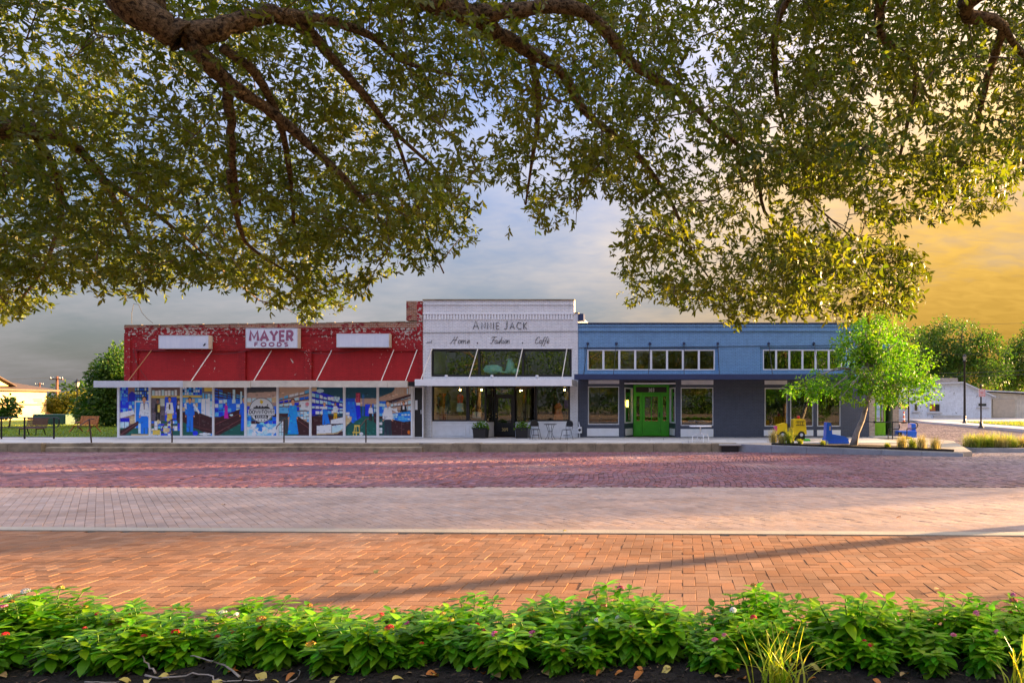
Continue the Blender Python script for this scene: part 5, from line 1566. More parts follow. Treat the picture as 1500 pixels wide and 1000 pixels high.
# step handrails along the kerb
def handrail(px, label, lean=0.0):
    Y = 29.4
    x = PX(px, Y)
    t = thing('step_handrail', label, 'handrail', (x, Y, SW_Z), 'dark handrails at the kerb steps')
    part(MB().tube([(x, Y, SW_Z - .02), (x - lean, Y, SW_Z + 1.0)], .028, 8), 'post', M['rail'], t)
    part(MB().tube([(x - lean - .16, Y + .3, SW_Z + .99), (x - lean, Y + .25, SW_Z + 1.01), (x - lean, Y, SW_Z + 1.0), (x - lean, Y - .5, SW_Z + .72), (x - lean, Y - .56, SW_Z + .60)], .02, 8), 'rail', M['rail'], t)
M['rail'] = worn('brown_rail', (0.05, 0.028, 0.02), .5, .3)
handrail(134, 'leaning dark handrail post at the left end of the kerb steps', .10)
handrail(252, 'dark handrail post in front of the second picture panel')
handrail(416, 'dark handrail post right of the round town logo')
handrail(536, 'dark handrail post in front of the aisle picture panel')

# black pipe railing by the lawn
Yr = 32.4
t = thing('pipe_railing', 'black pipe railing with curved end beside the lawn', 'railing', (PX(40, Yr), Yr, SW_Z))
z1, z2, z3 = PZ(611.5, Yr), PZ(625, Yr), PZ(639.5, Yr)
for xp in (2, 36, 79):
    part(MB().tube([(PX(xp, Yr), Yr, SW_Z - .02), (PX(xp, Yr), Yr, z1)], .035, 8), 'post', M['blackmetal'], t)
part(MB().tube([(PX(-60, Yr), Yr, z1), (PX(84, Yr), Yr, z1), (PX(87, Yr), Yr - .02, z1 - .08), (PX(87, Yr), Yr - .02, z2 + .1), (PX(84, Yr), Yr, z2)], .026, 8), 'rail', M['blackmetal'], t)
part(MB().tube([(PX(-60, Yr), Yr, z2 - .02), (PX(79, Yr), Yr, z2 - .02)], .018, 8), 'rail', M['blackmetal'], t)
part(MB().tube([(PX(-60, Yr), Yr, z3), (PX(79, Yr), Yr, z3)], .018, 8), 'rail', M['blackmetal'], t)

# brown bench seen from behind and orange slat bench on the lawn
Yb = 37.0
t = thing('park_bench', 'brown slatted bench behind the black railing', 'bench', (PX(52, Yb), Yb, -.1))
x0, x1 = PX(39, Yb), PX(69, Yb)
for i in range(5):
    part(MB().cbox(x0, x1, Yb - .03 + i * .02, Yb + .01 + i * .02, .30 + i * .105, .30 + i * .105 + .085, .008), 'back_slat', M['brown_wood'], t)
for i in range(4):
    part(MB().cbox(x0 - .03, x1 + .03, Yb - .55 + i * .12, Yb - .45 + i * .12, .25, .285, .008), 'seat_slat', M['brown_wood'], t)
for x in (x0 + .08, x1 - .14):
    part(MB().tube([(x, Yb - .5, -.1), (x, Yb - .47, .23), (x, Yb - .05, .23), (x, Yb + .05, -.1)], .025, 6), 'leg', M['blackmetal'], t)
Yb = 41.0
t = thing('garden_bench', 'orange wooden bench on splayed legs standing on the lawn', 'bench', (PX(129, Yb), Yb, -.1))
x0, x1 = PX(116, Yb), PX(143, Yb)
n = 7
for i in range(n):
    a = x0 + (x1 - x0) * i / n
    part(MB().hexa([(a + .01, Yb, .32), (a + (x1 - x0) / n - .01, Yb, .32), (a + (x1 - x0) / n - .01, Yb + .03, .32), (a + .01, Yb + .03, .32),
                    (a + .01, Yb + .12, .84), (a + (x1 - x0) / n - .01, Yb + .12, .84), (a + (x1 - x0) / n - .01, Yb + .15, .84), (a + .01, Yb + .15, .84)]), 'back_slat', M['orange_wood'], t)
for i in range(4):
    part(MB().cbox(x0 - .04, x1 + .04, Yb - .5 + i * .13, Yb - .39 + i * .13, .26, .295, .006), 'seat_slat', M['orange_wood'], t)
for x in (x0 - .02, x1 - .06):
    for q in (-1, 1):
        part(MB().tube([(x + .03, Yb - .22 + q * .1, .26), (x + .03 + q * .16, Yb - .22 + q * .28, -.1)], .04, 6), 'leg', M['orange_wood'], t)
    part(MB().cbox(x, x + .08, Yb - .55, Yb + .05, .45, .48, .006), 'armrest', M['orange_wood'], t)

# utility cabinet
Yu = 54.0
t = thing('utility_cabinet', 'dark green steel utility cabinet on the lawn', 'cabinet', (PX(72, Yu), Yu, -.1))
for a, b in ((48, 69), (69.3, 96)):
    p_ = part(MB().cbox(PX(a, Yu), PX(b, Yu), Yu, Yu + 1.2, -.1, PZ(606.5, Yu), .04), 'cabinet_box', M['utility'], t)
    part(MB().box(PX(a, Yu) + .1, PX(b, Yu) - .1, Yu - .02, Yu - .003, .05, PZ(606.5, Yu) - .15), 'cabinet_door', M['utility'], p_)

def street_lamp(x, y, z0, h, label, r=.06):
    t = thing('street_lamp', label, 'street lamp', (x, y, z0))
    part(MB().lathe([(.2, 0), (.2, .08), (.13, .14), (.12, .5), (r * 1.2, .62), (r, .7)], (x, y, z0), 12), 'base', M['blackmetal'], t, True)
    part(MB().lathe([(r, .68), (r * .75, h - .65), (r * 1.6, h - .62), (r * 1.6, h - .55)], (x, y, z0), 10), 'pole', M['blackmetal'], t, True)
    ln = part(MB().lathe([(.09, h - .55), (.17, h - .22), (.17, h - .2)], (x, y, z0), 8), 'lantern', M['lampglass'], t)
    part(MB().lathe([(.2, h - .2), (.19, h - .15), (.06, h - .03), (.02, h + .08)], (x, y, z0), 8), 'lantern_cap', M['blackmetal'], ln)
M['lampglass'] = worn('frosted_lamp_glass', (0.35, 0.33, 0.28), .3, .1)
street_lamp(PX(113, 54), 54, -.1, 3.55, 'black lantern street lamp on the lawn left of the red shop')
street_lamp(PX(1413, 60.5), 60.5, -.18, 6.1, 'tall black street lamp across the side street by the grass strip', .11)
# lamp trunk behind the ramp rides
t = thing('sign_post', 'black post with small white and red parking sign across the side street', 'sign', (PX(1437, 49), 49, -.17))
c = LOC[t.name]
part(MB().lathe([(.2, 0), (.2, .06), (.11, .12), (.10, .4), (.055, .5)], c, 12), 'base', M['blackmetal'], t, True)
part(MB().lathe([(.055, .48), (.055, 2.95), (.09, 2.97), (.09, 3.05), (.02, 3.15)], c, 10), 'pole', M['blackmetal'], t, True)
zc_ = PZ(575.3, 49)
pl = part(MB().cbox(c[0] - .21, c[0] + .26, 48.90, 48.93, zc_ - .27, zc_ + .27, .004), 'sign_plate', M['trim'], t)
part(MB().wall(c[0] - .19, c[0] + .24, zc_ - .25, zc_ + .25, 48.885, 48.897, [(c[0] - .16, c[0] + .21, zc_ - .22, zc_ + .22)]), 'border', M['redp'], pl)
for dz_, w_ in ((.1, .15), (.0, .12), (-.12, .14)):
    part(MB().box(c[0] + .025 - w_, c[0] + .025 + w_, 48.885, 48.897, zc_ + dz_ - .025, zc_ + dz_ + .025), 'legend', M['redp'], pl)
# dark pole near the corner door
solo(MB().lathe([(.06, 0), (.05, 2.9), (.02, 2.95)], (PX(1331, 44), 44, -.34), 8), 'sign_pole', M['blackmetal'], 'plain thin black pole standing behind the corner ride', 'pole', (PX(1331, 44), 44, -.34))

# ================================================================== COIN RIDES AND CORNER THINGS
Yk = 30.6
t = thing('truck_ride', 'yellow toy fire truck coin ride with ladder and pink nose', 'coin ride', (PX(1160, Yk), Yk, SW_Z))
k = Yk / F
X = lambda p: PX(p, Yk)
Z = lambda p: PZ(p, Yk)
def yz(mb, poly, y0, y1): return mb.prism_y([(X(a), Z(b)) for a, b in poly], y0, y1)
part(yz(MB(), [(1138.5, 636), (1153, 637), (1153, 620), (1150, 619.5), (1139, 622.5)], Yk, Yk + .75), 'hood', M['yellow'], t)
part(yz(MB(), [(1153.1, 637), (1160, 637), (1160, 633), (1153.1, 633.5)], Yk + .05, Yk + .7), 'floor_pan', M['yellow'], t)
bd = part(yz(MB(), [(1160.1, 637), (1182, 636), (1181, 626), (1179.5, 614), (1174, 613), (1166, 613.5), (1162.5, 614.5), (1162, 626.5), (1160.1, 627)], Yk, Yk + .75), 'rear_body', M['yellow'], t)
part(yz(MB(), [(1135, 625), (1139, 624), (1139.3, 631), (1137.5, 631.5)], Yk + .1, Yk + .6), 'nose', M['pink'], t)
part(yz(MB(), [(1153.2, 620), (1154.2, 620), (1154.2, 633.4), (1153.2, 633.4)], Yk + .1, Yk + .65), 'dashboard', M['rubber'], t)
for a, b in (((1166, 617), (1178.5, 617)), ((1166, 622.5), (1178.5, 622.5))):
    part(MB().tube([(X(a[0]), Yk - .02, Z(a[1])), (X(b[0]), Yk - .02, Z(b[1]))], .012, 5), 'ladder_rail', M['rubber'], bd)
for a in (1169, 1172, 1175.5):
    part(MB().tube([(X(a), Yk - .02, Z(617)), (X(a), Yk - .02, Z(622.5))], .010, 5), 'ladder_rung', M['rubber'], bd)
part(MB().lathe([(.07, 0), (.075, .08), (.05, .12)], (X(1171.5), Yk + .35, Z(613.2)), 10), 'beacon', M['redp'], t, True)
part(MB().tube([(X(1155), Yk + .38, Z(626)), (X(1157.5), Yk + .38, Z(624))], .012, 5), 'steering_column', M['rubber'], t)
part(MB().tube([(X(1157.5) + .02 * math.sin(a), Yk + .38 + .11 * math.cos(a), Z(624) + .11 * math.sin(a)) for a in np.linspace(0, 6.283, 13)], .014, 5, False), 'steering_wheel', M['rubber'], t)
for wx in (1146.5, 1174):
    for wy in (Yk - .03, Yk + .68):
        prof = [(.155 * math.cos(a), .155 * math.sin(a)) for a in np.linspace(0, 6.283, 19)[:-1]]
        w_ = part(MB().prism_y([(X(wx) + a, Z(636.5) + b) for a, b in prof], wy, wy + .1), 'wheel', M['rubber'], t)
        part(disc_y(MB(), X(wx), Z(636.5), .075, wy - .012, wy - .002, 12), 'hub_cap', M['greymetal'], w_)
part(MB().cbox(X(1142), X(1180), Yk + .15, Yk + .6, SW_Z, Z(637.2), .02), 'ride_base', M['black'], t)
part(MB().cbox(X(1177), X(1186), Yk - .2, Yk + .1, SW_Z, SW_Z + .10, .04), 'step_pad', M['green'], t)

Yk = 28.9
t = thing('blue_ride', 'blue plastic coin ride base with upright coin column beside the young tree', 'coin ride', (PX(1226, Yk), Yk, SW_Z))
part(yz(MB(), [(1209.5, 648.8), (1243, 648.8), (1243.5, 642), (1238, 639), (1219.5, 635.5), (1218.5, 624), (1217.5, 619), (1212, 618.5), (1211.3, 622), (1210.5, 640)], Yk + .04, Yk + .62), 'body', M['blue'], t)
part(yz(MB(), [(1208, 649.6), (1244, 649.6), (1243.6, 645.8), (1216, 647.4), (1209.4, 643)], Yk - .02, Yk + .70), 'skirt', M['blue'], t)
part(MB().box(X(1215.2), X(1217), Yk + .02, Yk + .038, Z(630), Z(624)), 'coin_plate', M['gold'], t)
Yk = 34.0
t = thing('blue_ride', 'blue coin ride base behind the black railing at the corner', 'coin ride', (PX(1328, Yk), Yk, -.12))
c = (PX(1316, Yk), PX(1343, Yk))
part(MB().cbox(c[0], c[1], Yk, Yk + .75, -.12, PZ(631, Yk), .03), 'body', M['blue'], t)
part(MB().cbox(PX(1336, Yk), c[1] - .01, Yk + .1, Yk + .65, PZ(631, Yk) + .003, PZ(620, Yk), .04), 'coin_column', M['blue'], t)
part(MB().box(PX(1316, Yk) - .02, PX(1321, Yk), Yk - .02, Yk - .003, -.10, PZ(632.5, Yk)), 'side_panel', M['black'], t)
# corner handrail
Yh = 32.7
t = thing('corner_handrail', 'black tube handrail with rounded ends at the lime corner door', 'handrail', (PX(1305, Yh), Yh, -.12))
H_ = lambda a, b: PP(a, b, Yh)
part(MB().tube([H_(1281, 618), H_(1338, 617.6), H_(1343, 619.5), H_(1344.5, 622.5), H_(1343, 626), H_(1339, 627.5), H_(1330, 627.5), H_(1328.5, 628.5), H_(1328.5, 645)], .026, 8), 'rail', M['blackmetal'], t)
part(MB().tube([H_(1301, 647), H_(1301, 630), H_(1302.5, 628.3), H_(1316, 628.2), H_(1318, 626), H_(1317, 621)], .026, 8), 'rail', M['blackmetal'], t)
part(MB().tube([H_(1307.5, 646), H_(1307.5, 618)], .026, 8), 'post', M['blackmetal'], t)
part(disc_y(MB(), PX(1281, Yh), PZ(618, Yh), .06, Yh - .03, Yh + .03, 12), 'end_flange', M['blackmetal'], t)
part(MB().tube([H_(1281, 618), Vector((PX(1279, Yh), YF + .02, PZ(618, Yh)))], .02, 6), 'wall_bracket', M['blackmetal'], t)
# yellow and black awning on the far building, traffic cone, blue banner
Ya = 79.5
t = thing('awning', 'yellow and black striped awning on the weathered white building', 'awning', (PX(1318, Ya), Ya, PZ(598, Ya)))
for i in range(5):
    a, b = 1303 + i * 5, 1303 + (i + 1) * 5
    m_ = M['yellow'] if i % 2 else M['black']
    part(MB().hexa([(PX(a, Ya), Ya - .9, PZ(598.5, Ya)), (PX(b, Ya), Ya - .9, PZ(598.5, Ya)), (PX(b, Ya), Ya + .8, PZ(598.5, Ya)), (PX(a, Ya), Ya + .8, PZ(598.5, Ya)),
                    (PX(a, Ya), Ya - .9, PZ(597, Ya)), (PX(b, Ya), Ya - .9, PZ(597, Ya)), (PX(b, Ya), Ya + .8, PZ(588, Ya)), (PX(a, Ya), Ya + .8, PZ(588, Ya))]), 'awning_stripe', m_, t)
Yn = 60
t = thing('channelizer_cone', 'orange and white traffic channelizer by the far building', 'traffic cone', (PX(1324, Yn), Yn, -.17))
c = LOC[t.name]
part(MB().box(c[0] - .2, c[0] + .2, Yn - .2, Yn + .2, c[2], c[2] + .06), 'base', M['rubber'], t)
for i in range(5):
    part(MB().lathe([(.11 - .012 * i, .06 + .2 * i), (.10 - .012 * i, .06 + .2 * (i + 1) - .003)], c, 10), 'band', worn('cone_band', (0.75, 0.12, 0.03) if i % 2 == 0 else (.8, .8, .8), .5, .05), t, True)
t = thing('street_banner', 'blue vertical banner on a pole seen through the young tree', 'banner', (PX(1292, 36), 36.2, -.2))
part(MB().lathe([(.05, 0), (.045, 4.9), (.02, 4.95)], LOC[t.name], 8), 'pole', M['blackmetal'], t, True)
part(MB().box(PX(1292, 36) + .08, PX(1292, 36) + .48, 36.19, 36.21, PZ(547, 36), PZ(502, 36)), 'banner_cloth', worn('banner_blue', (0.03, 0.22, 0.70), .7, .08), t)
for py in (502.5, 546.5):
    part(MB().tube([(PX(1292, 36), 36.2, PZ(py, 36) + (.03 if py < 510 else -.03)), (PX(1292, 36) + .5, 36.2, PZ(py, 36) + (.03 if py < 510 else -.03))], .014, 6), 'banner_arm', M['blackmetal'], t)

# scooter in the upper window
Ys = YF + .62
zs_ = zm + .012
t = thing('scooter', 'mint green motor scooter on display in the upper window', 'scooter', (PX(735, Ys), Ys, zs_))
X = lambda p: PX(p, Ys); Z = lambda p: PZ(p, Ys)
def xz(mb, poly, y0, y1): return mb.prism_y([(X(a), Z(b)) for a, b in poly], y0, y1)
part(MB().ell((X(722), Ys, Z(541)), (13 * .035, .2, 7.2 * .035), 18, 10), 'rear_cowl', M['mint'], t, True)
part(xz(MB(), [(709, 541), (713, 535), (730, 534.5), (735.5, 538), (736, 544), (711, 545)], Ys - .14, Ys + .14), 'body', M['mint'], t)
part(xz(MB(), [(733, 545.5), (745, 546.5), (746, 544.8), (735, 543.5)], Ys - .17, Ys + .17), 'floorboard', M['mint'], t)
part(MB().tube([PP(745, 546, Ys), PP(747.5, 540, Ys), PP(748, 533, Ys), PP(746.5, 527, Ys), PP(745.5, 524.5, Ys)], [.20, .22, .20, .10, .06], 10, True, 1.0), 'leg_shield', M['mint'], t, True)
part(MB().ell((X(755), Ys, Z(543.5)), (7 * .035, .12, 4.5 * .035), 14, 8), 'front_fender', M['mint'], t, True)
part(MB().tube([PP(746, 525, Ys - .25), PP(746, 524, Ys), PP(746, 525, Ys + .25)], .02, 6), 'handlebar', M['blackmetal'], t)
part(MB().tube([PP(746, 525, Ys - .25), PP(741, 527.5, Ys - .28)], .016, 6), 'brake_lever', M['greymetal'], t)
part(MB().ell((X(749), Ys, Z(526.3)), (.07, .08, .07), 12, 8), 'headlight', M['greymetal'], t, True)
part(xz(MB(), [(717, 533.5), (735, 533.2), (736, 531.6), (719, 531.2)], Ys - .12, Ys + .12), 'seat', M['black'], t)
part(MB().tube([PP(716, 535, Ys), PP(717, 530.5, Ys), PP(722, 530, Ys)], .014, 6), 'rack', M['greymetal'], t)
for wx, wr in ((721, 4.6), (757, 4.6)):
    w_ = part(disc_y(MB(), X(wx), zs_ + wr * .035, wr * .035, Ys - .05, Ys + .05, 20), 'wheel', M['rubber'], t)
    part(disc_y(MB(), X(wx), zs_ + wr * .035, wr * .02, Ys - .056, Ys - .052, 14), 'rim', M['greymetal'], w_)

# goods in the white shop's windows
def garment(px, py0, py1, w_px, cols, label, Y=YF + .38, flare=1.2):
    x = PX(px, Y); z0, z1 = PZ(py1, Y), PZ(py0, Y); w = w_px * Y / F / 2
    t = thing('dress_form', label, 'garment', (x, Y, SW_Z), 'clothes on show in the white shop')
    part(MB().lathe([(.14, 0), (.14, .02), (.02, .04), (.02, z0 - SW_Z + .1)], (x, Y, SW_Z), 12), 'stand', M['blackmetal'], t, True)
    h = z1 - z0; n = len(cols)
    prof = lambda f: w * np.interp(f, [0, .45, .62, .8, .93, 1.0], [flare, .85, .68, .95, .8, .25])
    for i, c_ in enumerate(cols):
        a, b = i / n, (i + 1) / n
        fs = np.linspace(a, b, 6)
        part(MB().lathe([(prof(f), f * h - (.001 if f == b and i < n - 1 else 0)) for f in fs], (x, Y, z0), 16, 1, .6), 'garment_panel', c_, t, True)
    part(MB().lathe([(.05, 0), (.05, .08), (.02, .1)], (x, Y, z1 + .002), 10), 'neck', M['darkwood'], t, True)
redc, whc, orc = worn('red_cloth', (0.72, 0.05, 0.02), .8, .2), worn('white_cloth', (0.62, 0.70, 0.68), .8, .1), worn('orange_cloth', (0.70, 0.13, 0.02), .7, .35, 12)
purc, yelc, dkc = worn('purple_cloth', (0.20, 0.05, 0.22), .8, .4, 14), worn('yellow_cloth', (0.72, 0.42, 0.03), .8, .2), worn('dark_cloth', (0.05, 0.05, 0.07), .8, .2)
garment(674, 577, 603, 11, [whc, redc], 'red and white tunic on a dress form in the left shop window', flare=1.0)
garment(656, 575, 606, 10, [dkc], 'dark jacket on a dress form at the left of the shop window', flare=1.0)
garment(818, 590, 617, 13, [orc], 'long orange patterned dress in the right shop window')
garment(830, 573, 598, 8, [purc, yelc], 'yellow and purple top at the right edge of the shop window', flare=1.0)
for i, (px, py, h_) in enumerate(((692, 603, 9), (698.5, 603, 9))):
    Y = YF + .55
    solo(MB().box(PX(px, Y), PX(px + 6, Y), Y, Y + .06, PZ(py + h_, Y), PZ(py, Y)), 'print_card', whc, ['white card propped in the shop window, left of the pair', 'white card propped in the shop window, right of the pair'][i], 'card', (PX(px + 3, Y), Y, PZ(py + h_, Y)))
Y = YF + .55
solo(MB().box(PX(686, Y), PX(710, Y), Y - .1, Y + .4, SW_Z, PZ(612.2, Y)), 'display_plinth', M['darkwood'], 'dark low plinth under the white cards in the shop window', 'plinth', (PX(698, Y), Y + .15, SW_Z))
t = thing('display_shelf', 'warm wooden shelf stack glowing at the left of the shop window', 'shelf', (PX(642, YF + 1.2), YF + 1.2, SW_Z))
xa, xb, ya = PX(634, YF + 1), PX(648, YF + 1), YF + 1.0
for zz_ in (.25, .7, 1.15, 1.6, 2.05):
    part(MB().box(xa, xb, ya, ya + .4, SW_Z + zz_, SW_Z + zz_ + .04), 'shelf_board', M['orange_wood'], t)
for x in (xa - .043, xb + .003):
    part(MB().box(x, x + .04, ya, ya + .4, SW_Z, SW_Z + 2.2), 'shelf_side', M['orange_wood'], t)
part(MB().box(xa - .05, xb + .05, ya + .403, ya + .43, SW_Z, SW_Z + 2.2), 'shelf_back', M['orange_wood'], t)
for i, (x, y, z_) in enumerate(((xa + .25, ya + .2, .30), (PX(668, YF), YF + .62, 2.33), (PX(824, YF), YF + .62, 2.33), (PX(700, YF), YF + .62, 2.33))):  # the three hanging lamps are added to light the goods on show
    t = thing('shop_lamp', ['glowing lamp on the low shelf in the left shop window', 'small lamp added to light the red tunic in the left shop window', 'small lamp added to light the orange dress in the right shop window', 'small lamp added to light the white cards in the shop window'][i], 'lamp', (x, y, SW_Z + z_))
    part(MB().lathe([(.03, 0), (.042, .03), (.02, .08)], (x, y, SW_Z + z_), 12), 'lamp_shade', M['lamp_glow'], t, True)
    if z_ > 1: part(MB().tube([(x, y, SW_Z + z_ + .08), (x, y, zm - .165)], .008, 5), 'cord', M['cable'], t)
# ================================================================== BACKGROUND, LEFT
Yy = 72.0
XW = PX(68, Yy)
t = thing('yellow_house', 'pale yellow house with brown hip roof beyond the lawn', 'house', (XW - 6, 65, -.1))
z1 = PZ(570.5, Yy)
part(MB().box(XW - 18, XW, 55, Yy, -.1, z1), 'wall', M['paleyellow'], t)
part(MB().box(XW + .003, XW + .05, 55, Yy - .02, PZ(593.2, Yy), PZ(591.6, Yy)), 'band', M['brown_wood'], t)
e = .75
rf = part(MB().hexa([(XW - 18 - e, 55 - e, z1 - .05), (XW + e, 55 - e, z1 - .05), (XW + e, Yy + e, z1 - .05), (XW - 18 - e, Yy + e, z1 - .05),
                     (XW - 9.1, 62.5, z1 + 2.6), (XW - 8.9, 62.5, z1 + 2.6), (XW - 8.9, 64.5, z1 + 2.6), (XW - 9.1, 64.5, z1 + 2.6)]), 'roof', M['roof'], t)
part(MB().box(XW + e + .003, XW + e + .04, 55 - e, Yy + e, z1 - .20, z1 - .02), 'fascia', M['brown_wood'], rf)
gy = 66.6
part(MB().hexa([(XW - 4, gy - 1.6, z1 + .3), (XW - .1, gy - 1.6, z1 + .3), (XW - .1, gy + 1.6, z1 + .3), (XW - 4, gy + 1.6, z1 + .3),
                (XW - 4, gy - .05, z1 + 1.15), (XW - .1, gy - .05, z1 + 1.15), (XW - .1, gy + .05, z1 + 1.15), (XW - 4, gy + .05, z1 + 1.15)]), 'gable', M['paleyellow'], rf)
for q in (-1, 1):
    part(MB().hexa([(XW - 4, gy + q * 1.9, z1 + .22), (XW + .3, gy + q * 1.9, z1 + .22), (XW + .3, gy + q * .02, z1 + 1.2), (XW - 4, gy + q * .02, z1 + 1.2),
                    (XW - 4, gy + q * 1.9, z1 + .34), (XW + .3, gy + q * 1.9, z1 + .34), (XW + .3, gy + q * .02, z1 + 1.32), (XW - 4, gy + q * .02, z1 + 1.32)]), 'gable_roof', M['roof'], rf)
for i, py in enumerate((584.8, 587.4, 589.6)):
    part(MB().box(XW + .003, XW + .03, [70.5, 70.6, 71.0][i], 71.5, PZ(py + .5, 71), PZ(py - .5, 71)), 'wall_legend', M['brown_wood'], t)
# fence of wooden boards
Yf = 78.0
t = thing('wooden_fence', 'orange wooden board fence behind the lawn', 'fence', (PX(102, Yf), Yf, -.1))
x = PX(66, Yf)
while x < PX(150, Yf):
    h = PZ(601 + random.uniform(-.4, .4), Yf)
    part(MB().box(x, x + .26, Yf, Yf + .03, -.1, h), 'fence_board', M['orange_wood'], t); x += .275
part(MB().box(PX(66, Yf), PX(150, Yf), Yf + .035, Yf + .09, .5, .6), 'fence_rail', M['orange_wood'], t)
def utility_pole(px, Y, py_top, label, arm):
    x = PX(px, Y); zt_ = PZ(py_top, Y)
    t = thing('utility_pole', label, 'utility pole', (x, Y, -.1))
    part(MB().lathe([(.2, 0), (.16, zt_ + .1)], (x, Y, -.1), 8), 'pole', M['brown_wood'], t, True)
    a = part(MB().box(x - arm, x + arm, Y - .18, Y - .16 + .12, zt_ - .55, zt_ - .38), 'crossarm', M['brown_wood'], t)
    for q in (-.9, -.5, .5, .9):
        part(MB().lathe([(.08, 0), (.1, .12), (.05, .25)], (x + arm * q, Y - .1, zt_ - .375), 8), 'insulator', M['greymetal'], a, True)
utility_pole(83.5, 110, 551, 'wooden utility pole with crossarm left of the lamp post', 1.05)
utility_pole(58, 190, 560.5, 'small far utility pole above the yellow house roof', 1.2)
for i, (a, b, s_) in enumerate(((PP(79, 552.5, 110), PP(-200, 548, 90), .5), (PP(88, 552.5, 110), PP(190, 552, 80), .5), (PP(83, 575, 110), PP(170, 582, 90), .4), (PP(70, 579, 110), PP(160, 585, 90), .5))):
    solo(MB().tube(sag(a, b, s_, 10), .018, 4), 'overhead_wire', M['cable'], ['thin overhead wire running left from the utility pole', 'thin overhead wire running right from the utility pole top', 'lower thin overhead wire behind the left trees', 'lowest thin overhead wire behind the left trees'][i], 'wire', tuple(a))
# left trees
def crown_px(px, py, Y, rx, rz, ry=None):
    p_ = PP(px, py, Y); k = Y / F
    return (p_.x, p_.y, p_.z, rx * k, (ry or rx) * k, rz * k)
def bg_tree(label, px, Y, blobs, base_z, mat, n, per, size, seed, name='broadleaf_tree', group=None, r0=.16, clump=.5, bark=None, limbs=7, fork=.5):
    bl = [crown_px(*b[:2], Y + (b[4] if len(b) > 4 else 0), b[2], b[3]) for b in blobs]
    x = PX(px, Y); zc_ = np.mean([b[2] for b in bl])
    tree(name, label, (x, Y, base_z), bl, n, per, size, mat, bark or M['bark'],
         [(x, Y, base_z - .05), (x + .1, Y, base_z + (zc_ - base_z) * fork), (x, Y + .1, zc_)], r0, group, seed, clump, limbs)
bg_tree('leafy green tree against the left side wall of the red shop', 158, 50, [(155, 570, 24, 32), (172, 540, 18, 26), (150, 600, 30, 18), (168, 608, 22, 14), (128, 596, 14, 14), (145, 545, 10, 13), (170, 575, 22, 40)], -.1, LM['mid'], 420, 26, .24, 21, clump=.42)
bg_tree('taller darker tree half hidden by the red shop corner', 176, 58, [(178, 525, 14, 16), (168, 548, 20, 20), (184, 560, 20, 40)], -.1, LM['mid'], 150, 26, .3, 22, clump=.5)
bg_tree('low yellowish tree before the wooden fence', 100, 74, [(100, 592, 18, 13), (85, 594, 12, 9), (118, 597, 14, 14), (125, 590, 12, 16)], -.1, LM['yellowish'], 190, 22, .34, 23, clump=.55)
bg_tree('young tree with dark leaves in front of the yellow house', 13, 46, [(13, 596, 11, 13), (20, 588, 7, 7), (6, 604, 8, 7), (20, 604, 8, 6)], -.1, LM['mid'], 60, 14, .22, 24, 'young_tree', r0=.05, clump=.25, limbs=8)
for i, (px, py, rx, rz) in enumerate(((-60, 585, 60, 26), (150, 580, 60, 22), (240, 585, 60, 26), (60, 596, 45, 14))):
    bg_tree(['hazy tree far left beyond the yellow house', 'hazy tree behind the fence near the red shop', 'hazy far tree hidden behind the red shop', 'hazy far bush behind the fence'][i], px, 130, [(px, py, rx, rz), (px + rx * .5, py + 6, rx * .6, rz * .7)], -.1, LM['mid'], 160, 20, .7, 30 + i, clump=1.3, r0=.25)

# ================================================================== BACKGROUND, RIGHT
Yw = 82.0
t = thing('white_building', 'weathered white painted block building with boarded window across the side street', 'building', (PX(1400, Yw), Yw, -.18))
M['flaky_white'] = brickwall('flaky_white_block', (0.74, 0.78, 0.82), (0.55, 0.6, 0.66), .75, .06, .42, .22, .4, peel=((0.16, 0.15, 0.14), .64, 2.6))
zg = -.18
X = lambda p: PX(p, Yw); Z = lambda p: PZ(p, Yw)
prof = [(X(1296), zg), (X(1452), zg), (X(1452), Z(580)), (X(1409), Z(560.5)), (X(1296), Z(565))]
part(MB().prism_y(prof, Yw, Yw + 16), 'wall', M['flaky_white'], t)
part(MB().hexa([(X(1296) - .3, Yw - .5, Z(565.3)), (X(1409), Yw - .5, Z(560.7)), (X(1409), Yw + 16, Z(560.7)), (X(1296) - .3, Yw + 16, Z(565.3)),
                (X(1296) - .3, Yw - .5, Z(563.6)), (X(1409), Yw - .5, Z(559)), (X(1409), Yw + 16, Z(559)), (X(1296) - .3, Yw + 16, Z(563.6))]), 'roof', M['greymetal'], t)
part(MB().hexa([(X(1409) + .01, Yw - .5, Z(560.7)), (X(1456), Yw - .5, Z(582)), (X(1456), Yw + 16, Z(582)), (X(1409) + .01, Yw + 16, Z(560.7)),
                (X(1409) + .01, Yw - .5, Z(559)), (X(1456), Yw - .5, Z(580.2)), (X(1456), Yw + 16, Z(580.2)), (X(1409) + .01, Yw + 16, Z(559))]), 'roof', M['greymetal'], t)
part(MB().box(X(1375), X(1408), Yw + 1, Yw + 6, Z(560.5), Z(553)), 'roof_parapet', M['tan_brick'], t)
def bwin(a, b, c, d_, kind):
    w_ = part(MB().wall(X(a), X(c), Z(d_), Z(b), Yw - .08, Yw - .003, [(X(a) + .15, X(c) - .15, Z(d_) + .15, Z(b) - .15)]), 'window', M['greymetal'], t)
    part(MB().box(X(a) + .152, X(c) - .152, Yw - .03, Yw - .005, Z(d_) + .152, Z(b) - .152), 'pane', M['glass_dark'] if kind else M['black'], w_)
    if not kind:
        part(MB().box(X(a) + .2, X((a + c) / 2 + 1), Yw - .06, Yw - .034, Z(d_) + .2, Z(b) - .2), 'board', M['orange_wood'], w_)
    part(MB().box(X(a) - .15, X(c) + .15, Yw - .16, Yw - .085, Z(d_) - .12, Z(d_) - .003), 'sill', M['concrete'], w_)
